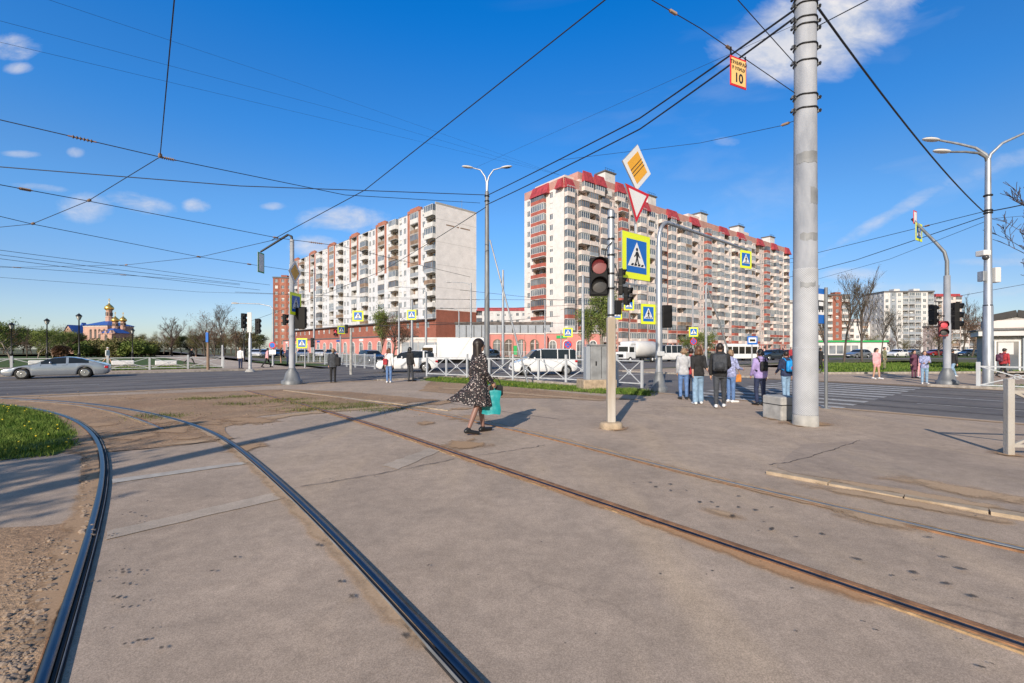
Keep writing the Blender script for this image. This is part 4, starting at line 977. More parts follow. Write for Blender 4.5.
def ped_sign(parent,T,s=.9,border=True,mirror=False):
    if mirror: T=T@Matrix.Diagonal((-1,1,1,1))
    a=MB(T); h=s/2
    a.bbox(-h,h,.0,.02,-h,h,M['signback'],.008)
    if border: a.box(-h+.01,h-.01,-.003,-.001,-h+.01,h-.01,M['yel'])
    o=a.build('sign',parent)
    b=MB(T); k=.355*s if border else .47*s
    b.box(-k,k,-.007,-.0035,-k,k,M['blue']); b.poly([(-k*.88,-k*.62),(k*.88,-k*.62),(0,k*.86)],-.0105,M['white'],.003)
    walker(b,s*.70,-.0145,M['ink'])
    for i in range(4):
        x=(-.55+.33*i)*k; b.poly([(x-.02*s,-k*.57),(x+.06*s,-k*.57),(x+.09*s,-k*.44),(x+.02*s,-k*.44)],-.0140,M['ink'],.003)
    b.build('pictogram',o); return o
def diamond(parent,T,s=.7,stripe=True):
    r=s/2*1.0; a=MB(T); f=lambda k:[(0,k),(k,0),(0,-k),(-k,0)]
    q=s*.707
    a.poly(f(q),.0,M['signback'],.02); a.poly(f(q*.985),-.004,M['white'],.003); o=a.build('sign',parent)
    b=MB(T); b.poly(f(q*.70),-.008,M['org'],.003)
    if stripe:
        for k in (-.05,0,.05):
            w=.006*s/.7; c=k*s/.7; b.poly([(-q*.36+c,-q*.36-c+w),(q*.36+c,q*.36-c+w),(q*.36+c+w,q*.36-c-w),(-q*.36+c+w,-q*.36-c-w)],-.012,M['blackm'],.003)
    b.build('pictogram',o); return o
def triangle(parent,T,s=.9):
    h=s*.866; a=MB(T)
    f=lambda k,dz=0:[(-s/2*k,h*.36*k+dz),(s/2*k,h*.36*k+dz),(0,-h*.64*k+dz)]
    f=lambda k:[(-s/2*k,h/3*k),(s/2*k,h/3*k),(0,-2*h/3*k)]
    a.poly(f(1),0,M['signback'],.02); a.poly(f(.98),-.004,M['red'],.003); o=a.build('sign',parent)
    b=MB(T); b.poly(f(.72),-.008,M['white'],.003); b.build('sign_face',o)
def signal(parent,T,n=3,s=1.0,lit=None,litmat=None,frame=None,name='traffic_light'):
    """front faces local -y"""
    fr=frame or M['black']; a=MB(T); w=.155*s; hz=.33*s
    H=hz*n; a.bbox(-w,w,0,.16*s,-H/2,H/2,fr,.02*s)
    for i in range(n-1): z=H/2-hz*(i+1); a.box(-w-.004,w+.004,.01,.165*s,z-.006,z+.006,M['blackm'])
    a.bar((0,.16*s,H*.28),(0,.27*s,H*.28),.05,.05,M['blackm']); a.bar((0,.16*s,-H*.28),(0,.27*s,-H*.28),.05,.05,M['blackm'])
    o=a.build(name,parent)
    for i in range(n):
        z=H/2-hz*(i+.5); l=MB(T); r=.125*s; sg=16
        v=[(r*math.cos(2*math.pi*k/sg),-.012-.0,z+r*math.sin(2*math.pi*k/sg)) for k in range(sg)]+[(0,-.035,z)]
        l.add(v,[(k,(k+1)%sg,sg) for k in range(sg)],(litmat or M['redl']) if lit==i else M['lens'],True); l.build('lens',o)
        vz=MB(T); r2=r*1.1; ang=[R(-25)+R(230)*k/12 for k in range(13)]
        vv=[]
        for a_ in ang: vv+=[(r2*math.cos(a_),0,z+r2*math.sin(a_)),(r2*math.cos(a_),-.17*s*(.6+.4*max(0,math.sin(a_))),z+r2*math.sin(a_)),(r2*1.06*math.cos(a_),-.17*s*(.6+.4*max(0,math.sin(a_))),z+r2*1.06*math.sin(a_)),(r2*1.06*math.cos(a_),0,z+r2*1.06*math.sin(a_))]
        fs=[]
        for k in range(12):
            for j in range(3): fs.append((4*k+j,4*k+j+1,4*k+4+j+1,4*k+4+j))
        vz.add(vv,fs,M['black'],True); vz.build('visor',o)
    return o
def yawR(): return math.atan2(RD.y,RD.x)      # plate along the cross-street direction

# 1 near sign and signal post
p=G(611,428.5)
t=thing('signal_post','near signal post with crosswalk, give way and crossed diamond signs on a rusty lower pillar','signal post',p)
a=MB(); a.lathe([(.215,0),(.215,.09),(.19,.125),(.10,.13)],M['tanconc'],seg=24); a.build('base',t)
a=MB(); a.bbox(-.078,.078,-.078,.078,.10,2.10,M['concr'],.025); a.build('pillar',t)
a=MB(); a.tube([(0,0,2.05),(0,0,4.1)],.064,M['galv'],16); a.tube([(0,0,4.1),(0,0,4.13)],[.066,.04],M['galv'],16)
for z in (2.12,2.9,2.62,3.25,3.55,3.95): a.tube([(0,0,z),(0,0,z+.035)],.070,M['blackm'],16)
a.build('pole',t)
br=MB(); d=RD
for z in (3.42,2.78): br.bar(Vector((0,0,z))+d*.05,Vector((0,0,z))+d*1.15+Vector((0,0,0)),.03,.03,M['galv'])
br.bar(Vector((0,0,2.78))+d*.72+Vector((.03,.02,0)),Vector((0,0,5.35))+d*.72+Vector((.03,.02,0)),.04,.04,M['galv'])
br.build('bracket',t)
nrm=Vector((RD.y,-RD.x,0))*.04
ped_sign(t,T3(d*.74+nrm+Vector((0,0,3.33)),yawR()),.92)
triangle(t,T3(d*.76+nrm+Vector((0,0,4.45)),yawR(),R(4)),.80)
diamond(t,T3(d*.76+nrm+Vector((0,0,5.10)),yawR(),R(2)),.66)
signal(t,T3((-.24,-.08,2.86),R(-4)),2,1.08,0)
signal(t,T3((.24,.08,2.78),R(80)),3,.5)
signal(t,T3((.34,.02,2.5),R(60)),2,.5)
a=MB(); a.bbox(.08,.2,-.03,.08,2.15,2.42,M['black'],.015); a.build('cable_box',t)
a=MB(); a.tube(smooth_line([(0,-.075,3.5),(-.12,-.12,3.35),(-.14,-.1,3.1)],4),.010,M['wire'],6); a.build('cable',t)
a=MB(); a.tube(smooth_line([(.07,0,3.1),(.12,-.03,2.9),(.08,-.05,2.65)],4),.010,M['wire'],6); a.build('cable',t)

# 2 big concrete pole
p=G(805.3,425.5)
t=thing('support_pole','thick grey concrete support pole carrying tram wires right of centre','pole',p)
a=MB(); a.lathe([(.212,0),(.207,3),(.196,6),(.180,10.8),(.16,10.85)],M['conc'],seg=32); a.build('pole',t)
for z_,a_,w_,h_,mt_ in ((3.6,-1.7,.35,.14,'cabinet'),(4.3,-1.2,.2,.3,'cabinet'),(5.1,-1.9,.4,.2,'cabinet'),(2.7,-1.9,.25,.09,'cabinet')):
    sc_=MB(); K=6; r_=.2195 if z_<3.05 else .2065
    vs_=[(r_*math.cos(a_+w_/.2*(k/K-.5)),r_*math.sin(a_+w_/.2*(k/K-.5)),z_+(h_ if e_ else 0)+random.uniform(-.025,.025)) for e_ in (0,1) for k in range(K+1)]
    sc_.add(vs_,[(k,k+1,K+2+k,K+1+k) for k in range(K)],M[mt_],True); sc_.build('poster_scrap',t)
wm=bpy.data.materials.new('mesh_wrap'); nt,Nn,Ln,bb_=nodes(wm); bb_.inputs['Roughness'].default_value=.85
tcx=Nn.new('ShaderNodeTexCoord').outputs['Object']; g=None
sp_=Nn.new('ShaderNodeSeparateXYZ'); Ln.new(tcx,sp_.inputs[0])
def mm_(op,a,b): 
    n=Nn.new('ShaderNodeMath'); n.operation=op
    for i,x in enumerate((a,b)):
        if isinstance(x,(int,float)): n.inputs[i].default_value=x
        elif x is not None: Ln.new(x,n.inputs[i])
    return n.outputs[0]
angl=mm_('MULTIPLY',mm_('ARCTAN2',sp_.outputs[1],sp_.outputs[0]),.21)
s1=mm_('SINE',mm_('MULTIPLY',mm_('ADD',angl,sp_.outputs[2]),150),0); s2=mm_('SINE',mm_('MULTIPLY',mm_('SUBTRACT',angl,sp_.outputs[2]),150),0)
net=ramp(Nn,Ln,mm_('MAXIMUM',s1,s2),.55,.9,(.46,.475,.50,1),(.29,.305,.335,1))
grad=noise(Nn,Ln,tcx,2.5,6); mxx=Nn.new('ShaderNodeMix'); mxx.data_type='RGBA'; mxx.blend_type='MULTIPLY'; mxx.inputs['Factor'].default_value=1
Ln.new(net,mxx.inputs['A']); Ln.new(ramp(Nn,Ln,grad,.3,.7,(.82,)*3+(1,),(1.1,)*3+(1,)),mxx.inputs['B']); Ln.new(mxx.outputs['Result'],bb_.inputs['Base Color'])
a=MB(); a.lathe([(.214,.22),(.218,.23),(.2155,1.5),(.218,1.5),(.218,1.52),(.214,1.53),(.2115,3.05),(.202,3.07)],wm,seg=72,smooth=False); a.build('mesh_wrap',t)
for z in (8.35,8.2,7.92,7.78,7.4,7.08,6.42,6.16):
    rr=.212-.003*z; a=MB(); a.tube([(math.cos(k*R(15))*(rr+.012),math.sin(k*R(15))*(rr+.012),z+.01*math.sin(k)) for k in range(25)],.014,M['blackm'],6)
    for s in (-1,1): a.bar((s*(rr+.0),-.02,z),(s*(rr+.09),-.04,z),.04,.05,M['darkpole']); a.tube([(s*(rr+.06),-.07,z),(s*(rr+.06),.04,z)],.025,M['blackm'],8)
    a.build('clamp_band',t)
a=MB(); a.lathe([(.226,0),(.222,.2),(.213,.215)],M['concl'],seg=32); a.build('foot_collar',t)
# concrete block
q=G(783,419.5)
t=thing('concrete_block','squat pale concrete block standing against the thick concrete pole','block',q,R(12))
a=MB(); a.bbox(-.22,.24,-.2,.34,0,.50,M['concl'],.03); a.build('body',t); a=MB(); a.box(-.226,.246,-.206,.346,.32,.335,M['blackm']); a.build('groove',t)

# 3 generic tapered poles with cone base
def pole(t,h,r0,r1,mat=None,cone=True,base=.28,steps=()):
    a=MB(); a.lathe([(r0,0),(r0,h*.55),(r1*1.1,h*.56),(r1,h)],mat or M['galv'],seg=14)
    for z in steps: a.lathe([(r0+.01,z),(r0+.025,z+.01),(r0+.025,z+.05),(r0+.01,z+.06)],M['blackm'],seg=14)
    a.build('pole',t)
    if cone:
        a=MB(); a.lathe([(base,0),(base,.16),(base*.78,.2),(base*.62,.48),(r0*1.25,.62),(r0*1.25,.68),(r0,.69)],M['darkpole'],seg=20); a.build('base',t)
def lamp_head(t,p,d,s=1.0,mat=None):
    p=Vector(p); d=Vector(d).normalized(); a=MB(Matrix.Translation(p)@Vector((1,0,0)).rotation_difference(d).to_matrix().to_4x4())
    a.ell((.34*s,0,0),(.36*s,.15*s,.07*s),mat or M['palepanel'],14,8); a.ell((.38*s,0,-.035*s),(.24*s,.11*s,.06*s),M['lens'],12,6); a.build('lamp_head',t)
def arc_arm(t,p0,p1,rise,r,mat=None,n=10,name='arm'):
    p0=Vector(p0);p1=Vector(p1); pts=[]
    for i in range(n+1):
        s=i/n; e=math.sin(s*math.pi/2); pts.append(Vector((p0.x+(p1.x-p0.x)*(1-math.cos(s*math.pi/2)),p0.y+(p1.y-p0.y)*(1-math.cos(s*math.pi/2)),p0.z+(p1.z-p0.z)*e)))
    a=MB(); a.tube(pts,r,mat or M['galv'],8); a.build(name,t)

# mast arm pole right of near post
p=G(659,391.5)
t=thing('mast_arm_pole','grey pole with long curved arm hanging a crosswalk sign over the street','signal pole',p)
pole(t,5.1,.115,.10); d=RD
a=MB(); a.tube([(0,0,5.0)]+[tuple(Vector((0,0,5.3))+d*(.55*(1-math.cos(k*R(15))))+Vector((0,0,.75*math.sin(k*R(15))))) for k in range(7)]+[tuple(Vector((0,0,5.95))+d*6.9)],[.075]*2+[.07]*6+[.045],M['galv'],10); a.build('arm',t)
ped_sign(t,T3(d*6.7+Vector((0,-.05,5.48)),R(28)),.80)
ped_sign(t,T3(Vector((-.42,-.14,2.72)),R(30)),.72)
a=MB(); a.bbox(.12,.46,-.05,.12,2.25,3.05,M['black'],.03); a.build('signal_backplate',t)
a=MB(); a.bbox(-.13,.13,-.22,-.1,1.25,1.42,M['galv2'],.02); a.build('push_button',t)

# double arm lamp post centre
p=G(487,373.6); 
t=thing('street_lamp','tall double armed grey street lamp behind the woman in the floral dress','street lamp',p)
zt=CH+(Y0-197)*p.y/FPX
a=MB(); a.lathe([(.17,0),(.16,4),(.12,zt+.3),(.10,zt+.35)],M['darkpole'],seg=14)
for z in (zt-.3,zt,4.2): a.lathe([(.14,z),(.155,z+.01),(.155,z+.07),(.14,z+.08)],M['blackm'],seg=14)
a.build('pole',t)
for s in (-1,1):
    a=MB(); a.tube([(0,0,zt+.2),(s*.03,0,zt+.9),(s*.12,0,zt+1.25),(s*.4,0,zt+1.65),(s*.9,0,zt+1.78)],[.08,.06,.05,.04,.035],M['galv'],8); a.build('arm',t)
    lamp_head(t,(s*.85,0,zt+1.79),(s,0,.12))
a=MB(); a.bbox(-.1,.3,-.3,-.05,0,.85,M['dgrey'],.03); a.build('cabinet',t)

# left pole with signs, arm with hanging sign
p=G(292,384.3)
t=thing('mast_arm_pole','left grey pole with conical base, diamond and crosswalk signs, arm to the left','signal pole',p)
pole(t,6.15,.12,.085,M['conc'],True,.42)
A0=Vector((-.03,0,6.3)); AE=Vector((-1.05,-.3,5.55))
a=MB(); a.tube([(0,0,6.1),(-.02,0,6.28),(-.15,-.03,6.35),tuple(Vector((-1.15,-.35,5.55)))],[.06,.055,.05,.04],M['blackm'],8); a.build('arm',t)
a=MB(T3((-1.12,-.35,5.1),R(86))); a.bbox(-.22,.22,0,.02,-.42,.42,M['signback'],.008); a.box(-.21,.21,-.004,-.001,-.41,.41,M['greenb']); a.box(-.17,.17,-.008,-.005,-.37,.37,M['white']); a.build('sign',t)
diamond(t,T3((.15,-.05,4.75),R(88)),.72,False); ped_sign(t,T3((.20,-.08,3.40),R(88)),.95)
signal(t,T3((.42,.15,2.85),R(190)),3,.9); a=MB(); a.bbox(.15,.62,-.12,-.05,2.35,3.25,M['black'],.03); a.build('signal_backplate',t)
signal(t,T3((-.28,.05,2.75),R(100)),2,.7)
# left background signal post
p=G(250,371.8)
t=thing('signal_post','slim pale post at left with two dark traffic lights beyond the street','signal post',p)
a=MB(); a.lathe([(.10,0),(.09,2.2),(.06,2.25),(.05,3.9)],M['galv2'],seg=12); a.lathe([(.3,0),(.22,.15),(.1,.2)],M['concl'],seg=14); a.build('pole',t)
signal(t,T3((-.35,0,3.35),R(80)),3,1.0); signal(t,T3((.5,.1,3.0),R(180)),3,1.0); a=MB(); a.box(-.14,.14,-.08,-.06,2.6,3.9,M['palepanel']); a.build('backboard',t)
# right mast arm
p=G(947,384.5)
t=thing('mast_arm_pole','right grey pole curving left at the top with a crosswalk sign and red signal','signal pole',p)
pole(t,4.6,.13,.11,M['conc'],True,.38)
e=P(912,219,p.y+1.2)-p; 
a=MB(); a.tube([(0,0,4.55),(0,0,5.2),(-.06,.05,5.6),(-.25,.2,6.0),tuple(Vector((e.x,1.2,e.z)))],[.075,.07,.065,.06,.05],M['darkpole'],10); a.build('arm',t)
T_=T3((e.x+.22,1.1,e.z-.62),R(32)); ped_sign(t,T_,.8)
a=MB(T3((e.x+.08,1.12,e.z+.05),R(32))); a.bbox(-.2,.2,0,.02,-.3,.3,M['red'],.01); a.box(-.15,.15,-.004,-.001,-.24,.24,M['white']); a.build('sign',t)
signal(t,T3((-.32,-.2,2.35),R(-25)),2,.98,0,M['redl2'],M['redframe']); signal(t,T3((-.36,.2,2.95),R(100)),3,.85)
signal(t,T3((.55,.1,2.9),R(70)),3,1.15)
a=MB(); a.bar((-.3,0,2.9),(.5,0,2.9),.05,.05,M['blackm']); a.build('bracket',t)
# right tall lamp
p=G(988,386.5)
t=thing('street_lamp','tall street lamp at right with curved arms, camera and small boxes','street lamp',p)
a=MB(); a.lathe([(.165,0),(.155,3.2),(.135,3.25),(.09,9.0),(.08,9.1)],M['galv'],seg=14)
for z in (3.2,6.9,7.0,7.6): a.lathe([(.125,z),(.145,z+.01),(.145,z+.06),(.125,z+.07)],M['blackm'],seg=14)
a.build('pole',t)
for dx,dy,dz,h0 in ((-1.75,.2,.5,9.0),(1.9,-.3,.9,9.0),(-1.6,-.1,.0,8.9)):
    mt=M['galv'] if dz!=0 else M['darkpole']
    a=MB(); a.tube([(0,0,h0),(dx*.05,0,h0+.28),(dx*.25,dy*.3,h0+.42+dz*.3),(dx*.6,dy*.6,h0+.46+dz*.6),(dx,dy,h0+.44+dz)],[.07,.06,.05,.045,.04],mt,8); a.build('arm',t)
    lamp_head(t,(dx,dy,h0+.44+dz),(1 if dx>0 else -1,0,.08),1.0)
a=MB(); a.bbox(-.42,-.12,-.25,.1,5.2,5.42,M['palepanel'],.03); a.ell((-.3,-.2,5.12),.11,M['lens'],10,6); a.build('camera_housing',t)
a=MB(); a.bbox(.16,.38,-.15,.1,4.15,4.75,M['palepanel'],.03); a.build('junction_box',t)
a=MB(); a.bbox(-.34,-.18,-.15,.1,4.2,4.6,M['galv'],.02); a.build('junction_box',t)
# stop sign post
p=G(826,408.5)
t=thing('bus_stop_post','thin grey post with blue transit stop sign beside the thick concrete pole','sign post',p)
a=MB(); a.tube([(0,0,0),(0,0,3.05)],.04,M['darkpole'],10); a.tube([(0,0,0),(0,0,.02)],.12,M['darkpole'],10); a.build('pole',t)
a=MB(T3((-.17,-.05,2.58),R(30))); a.bbox(-.26,.26,0,.02,-.44,.44,M['blue'],.01); o=a.build('sign',t)
b=MB(T3((-.17,-.05,2.58),R(30))); b.box(-.2,.2,-.006,-.002,-.22,.3,M['white']); b.box(-.13,.13,-.011,-.007,-.1,.14,M['ink']); b.box(-.10,.10,-.015,-.012,.0,.1,M['white']); b.box(-.1,-.05,-.015,-.012,-.15,-.1,M['ink']); b.box(.05,.1,-.015,-.012,-.15,-.1,M['ink']); b.build('pictogram',o)

# cabinet
p=G(596,390); 
t=thing('electrical_cabinet','large grey electrical cabinet on concrete plinth behind the near signal post','cabinet',(p.x,p.y,0),R(10))
a=MB(); a.bbox(-.52,.75,-.15,.7,.0,.38,M['tanconc'],.03); a.build('plinth',t)
a=MB(); a.bbox(-.20,.72,.0,.5,.36,1.62,M['cabinet'],.02); a.box(-.24,.76,-.04,.54,1.625,1.67,M['cabinet']); a.box(.2,.215,-.008,-.002,.42,1.58,M['blackm']); a.build('body',t)
a=MB(); a.bbox(-.36,-.205,.02,.36,.36,1.60,M['greypanel'],.015); a.build('side_panel',t)
for xx in (.0,.42): a=MB(); a.box(xx-.02,xx+.02,-.03,-.003,.9,1.05,M['blackm']); a.build('handle',t)

# fences with X panels
def xfence(p0,p1,n,h,label,post=.09,end=True,nm='railing',mat=None,toph=.0,group='X pattern street railings'):
    p0=Vector(p0);p1=Vector(p1);mat=mat or M['galv2']; d=(p1-p0); rz=math.atan2(d.y,d.x); Lg=d.length; s=Lg/n
    t=thing(nm,label,'railing',p0,rz,group)
    for i in range(n+1):
        a=MB(); a.bbox(i*s-post/2,i*s+post/2,-post/2,post/2,0,h*1.06 if i%2==0 else h*.9,mat,.008); a.build('post',t)
    for i in range(n):
        a=MB(); x0,x1=i*s+post/2,(i+1)*s-post/2; z0,z1=h*.14,h*.88; r=.014+post*.09
        for z in (z0,z1): a.bar((x0,0,z),(x1,0,z),r*2,r*2,mat)
        a.bar((x0,.002,z0),(x1,.002,z1),r*1.5,r*1.5,mat); a.bar((x0,-.012,z1),(x1,-.012,z0),r*1.5,r*1.5,mat)
        xm=(x0+x1)/2; a.tube([(xm+.09*math.cos(k*R(30)),-.02,(z0+z1)/2+.09*math.sin(k*R(30))) for k in range(13)],r*.7,mat,6); a.build('panel',t)
    return t
xfence(G(427,376.5),G(566,382.8),6,1.18,'white X railing along the grass strip behind the woman in the dress')
xfence(G(617,386.2),G(642,388),1,1.18,'short end of X railing just right of the grey cabinet')
xfence(G(566,382.8),G(600,385),1,1.18,'single X railing bay directly left of the grey cabinet')
xfence(RN(-12,21.2),RN(8.3,21.2),9,1.0,'pale X railing across the street in front of the park',post=.12)
xfence(RN(-46,21.2),RN(-12.1,21.2),14,1.0,'pale X railing continuing left behind the silver car',post=.12)
xfence(LN(18.4,10.95),LN(32.4,10.95),7,.95,'far kerb X railing running off the right picture edge',post=.12)
fp=G(1009,455.5)
xfence(fp,fp+Vector((6.2,-1.0,0)),4,1.02,'nearest grey X railing with thick post at the right picture edge',post=.085,mat=M['weatherpost'])
def lowfence(p0,p1,n,label):
    p0=Vector(p0);p1=Vector(p1); d=p1-p0; t=thing('railing',label,'railing',p0,math.atan2(d.y,d.x),'pale upright bar railings beyond the crossing'); L_=d.length
    for i in range(n+1): a=MB(); a.box(i*L_/n-.05,i*L_/n+.05,-.05,.05,0,1.15,M['galv2']); a.build('post',t)
    a=MB()
    for z in (.2,1.05): a.bar((0,0,z),(L_,0,z),.05,.05,M['galv2'])
    for k in range(int(L_/.25)): a.bar((k*.25+.1,0,.2),(k*.25+.1,0,1.05),.025,.025,M['galv2'])
    a.build('panel',t)
lowfence(RN(16,31),RN(22,31),5,'upright bar railing beyond the crossing left of the dark SUV')
lowfence(LN(-12,-.5),LN(-24,-.5),6,'upright bar railing along the far main street kerb')
lowfence((-9.5,74,0),(18,76,0),12,'long low railing in front of the pink shop pavilion')

# misc background poles: (px, base y, top y, radius, kind, label)
def bpole(px,by,ty,r,label,kind='plain',mat='galv',px2=None,group=None,**k):
    p=G(px,by); h=CH+(Y0-ty)*p.y/FPX; t=thing('utility_pole' if kind in('plain','wire') else kind,label,'pole' if kind=='plain' else ('street lamp' if 'lamp' in kind else 'sign post'),p,0,group)
    dx=0 if px2 is None else (px2-px)*p.y/FPX
    a=MB(); a.tube([(0,0,0),(dx*.5,0,h*.5),(dx,0,h)],[r,r*.9,r*.7],M[mat],10); a.build('pole',t); return t,h,p
def armlamp(t,h,dx,dy=0,rise=.5,r=.04):
    a=MB(); a.tube([(0,0,h-.05),(dx*.08,dy*.08,h+rise*.5),(dx*.4,dy*.4,h+rise*.9),(dx,dy,h+rise)],[r*1.4,r,r,r*.9],M['galv'],8); a.build('arm',t); lamp_head(t,(dx,dy,h+rise),(dx,dy,.05),1.0)
t,h,p=bpole(412,366.5,300,.12,'grey pole with crosswalk sign against the white block','sign_post'); ped_sign(t,T3((0,-.16,CH+(Y0-315)*p.y/FPX),R(-10)),.85)
t,h,p=bpole(426,364,292,.13,'tall pole rising between the two pedestrians and white SUV','sign_post'); armlamp(t,h,-2.5)
t,h,p=bpole(471,362,283,.13,'single arm lamp in front of the blank end wall','street_lamp'); armlamp(t,h-.4,-2.2)
for hx,hy,hl in ((358,316,'small crosswalk sign hanging from wires before the white block'),(629,305,'small crosswalk sign hanging from wires beside the near signal post'),(617,314,'lower small crosswalk sign half hidden by the near post')):
    q=P(hx,hy,38); hs_=thing('hanging_sign',hl,'sign',q,R(8)); ped_sign(hs_,Matrix.Identity(4),.9); a=MB(); a.bar((-.3,0,.45),(-.3,0,1.1),.03,.03,M['blackm']); a.bar((.3,0,.45),(.3,0,1.1),.03,.03,M['blackm']); a.build('bracket',hs_)
    wire_spots=None
t,h,p=bpole(459,360,312,.12,'short curved lamp in front of the red brick base','street_lamp'); armlamp(t,h,-2.0,0,.5)
t,h,p=bpole(503,364.5,270,.15,'straight grey pole left of the leaning pole','utility_pole','galv')
t,h,p=bpole(528,384,240,.045,'thin leaning grey pole crossing the X railing','utility_pole','galv',px2=490)
t,h,p=bpole(583,372,275,.11,'grey lamp pole rising behind the electrical cabinet','utility_pole','galv')
t,h,p=bpole(561,368,330,.06,'thin pole with small crosswalk and no parking signs left of cabinet','sign_post')
ped_sign(t,T3((.55,0,h-.2),0),.75); a=MB(T3((.55,-.02,h-1.15))); a.poly([(.32*math.cos(k*R(22.5)),.32*math.sin(k*R(22.5))) for k in range(16)],0,M['red'],.02); a.poly([(.25*math.cos(k*R(22.5)),.25*math.sin(k*R(22.5))) for k in range(16)],-.006,M['blue'],.004); a.bar((-.2,-.012,-.2),(.2,-.012,.2),.01,.05,M['red']); a.bar((-.2,-.018,.2),(.2,-.018,-.2),.01,.05,M['red']); a.build('sign',t)
t,h,p=bpole(693,366,300,.07,'pole with crosswalk and round no parking sign over the waiting group','sign_post'); 
ped_sign(t,T3((0,-.12,CH+(Y0-332)*p.y/FPX),0),.82); a=MB(T3((0,-.12,CH+(Y0-341.5)*p.y/FPX))); a.poly([(.3*math.cos(k*R(22.5)),.3*math.sin(k*R(22.5))) for k in range(16)],0,M['red'],.02); a.poly([(.23*math.cos(k*R(22.5)),.23*math.sin(k*R(22.5))) for k in range(16)],-.006,M['blue'],.004); a.bar((-.18,-.012,-.18),(.18,-.012,.18),.01,.05,M['red']); a.bar((-.18,-.018,.18),(.18,-.018,-.18),.01,.05,M['red']); a.build('sign',t)
t,h,p=bpole(752,366,337,.05,'thin post with blue bus stop sign above the lilac jacket','sign_post'); a=MB(T3((0,-.08,h-.35))); a.bbox(-.45,.45,0,.02,-.32,.42,M['blue'],.01); a.build('sign',t); a=MB(T3((0,-.08,h-.35))); a.box(-.34,.34,-.006,-.002,-.15,.3,M['white']); a.box(-.24,.24,-.011,-.007,-.05,.15,M['ink']); a.build('pictogram',t)
t,h,p=bpole(706,364,285,.13,'grey pole with bent branchlike arm in front of the tower','utility_pole'); armlamp(t,h,1.8,0,.4); a=MB(); a.tube([(2.6,0,0),(1.4,0,4),(.1,0,7.6)],.09,M['darkpole'],8); a.build('brace',t)
t,h,p=bpole(351,374.5,328,.09,'short pale concrete post standing in the crossing','utility_pole','concl')
t,h,p=bpole(340.5,364,327,.09,'grey post with two signals and small crosswalk sign by the crossing','signal_post'); signal(t,T3((-.45,-.1,h-.6),R(-20)),2,1.1,0,M['redl2'],M['redframe']); ped_sign(t,T3((.15,-.15,h-.3),R(45)),.8); signal(t,T3((.6,0,h-.2),R(180)),3,.9)
t,h,p=bpole(314,362,268,.12,'plain grey wire pole in front of the long white block','utility_pole')
t,h,p=bpole(305,368,342,.06,'low post with wide crosswalk sign right of the left mast pole','sign_post'); ped_sign(t,T3((-.2,-.1,h-.1),R(10)),.8); signal(t,T3((.6,0,h-.05),R(180)),3,.75)
t,h,p=bpole(273,366,309,.10,'thin lamp pole left of the narrow red brick block','street_lamp'); armlamp(t,h,-3.0,0,.5); a=MB(T3((.0,-.12,h-3.2))); a.poly([(.3*math.cos(k*R(22.5)),.3*math.sin(k*R(22.5))) for k in range(16)],0,M['red'],.02); a.poly([(.22*math.cos(k*R(22.5)),.22*math.sin(k*R(22.5))) for k in range(16)],-.006,M['blue'],.004); a.box(-.3,.3,0,.02,-.8,-.4,M['white']); a.build('sign',t)
t,h,p=bpole(208,370,331,.10,'dark brown post with thin blue plate beyond the left street','sign_post','woodp'); a=MB(); a.bbox(-.09,.09,-.12,-.10,h-.8,h-.1,M['blue'],.005); a.build('sign',t)
t,h,p=bpole(222.5,367,345,.09,'short pale bollard post at the park path','bollard','galv2')
t,h,p=bpole(399,366.5,303,.08,'slim grey lamp pole between the crossing and the dark SUV','utility_pole')
t,h,p=bpole(545,364,300,.07,'thin grey pole in front of the pink pavilion arches','utility_pole')
# behind-the-camera pole whose long shadow crosses the tracks
t=thing('support_pole','tall concrete wire pole standing behind the viewpoint on the left','pole',(-8.5,-5.0,0)); a=MB(); a.lathe([(.22,0),(.15,9.3),(.12,9.35)],M['conc'],seg=20); a.build('pole',t)
t=thing('support_pole','second concrete wire pole farther behind the viewpoint','pole',(-10.6,-3.0,0)); a=MB(); a.lathe([(.22,0),(.16,6.3),(.12,6.35)],M['conc'],seg=20); a.build('pole',t)

# park lanterns
def lantern(px,by,ty,label):
    p=G(px,by); h=CH+(Y0-ty)*p.y/FPX; t=thing('park_lantern',label,'street lamp',p,0,'black park lanterns'); a=MB()
    k=h/5.0
    a.lathe([(.2,0),(.2,.15),(.13,.25),(.13,.9),(.16,.95),(.07,1.1),(.055,h-.75),(.09,h-.72)],M['blackm'],seg=10); a.build('pole',t)
    a=MB(); a.lathe([(.10,h-.72),(.22,h-.35),(.20,h-.34)],M['palepanel'],seg=6,smooth=False); a.build('glass',t)
    a=MB(); a.lathe([(.30,h-.35),(.28,h-.28),(.12,h-.12),(.04,h-.08),(.03,h)],M['blackm'],seg=6,smooth=False)
    for q in range(6): c=math.cos(q*R(60)); s=math.sin(q*R(60)); a.bar((c*.11,s*.11,h-.72),(c*.235,s*.235,h-.34),.025,.025,M['blackm'])
    a.build('lantern_cap',t)
lantern(47,362,318,'black park lantern behind the bonnet of the silver car'); lantern(79,363,313,'black lantern rising just behind the silver car roof')
lantern(132.5,360,328,'black lantern standing right of the church'); lantern(11.5,363,322,'leftmost black lantern near the picture edge'); lantern(221,357,331,'distant small black lantern by bare park trees'); lantern(244,361,325,'black lantern directly behind the left traffic light post')
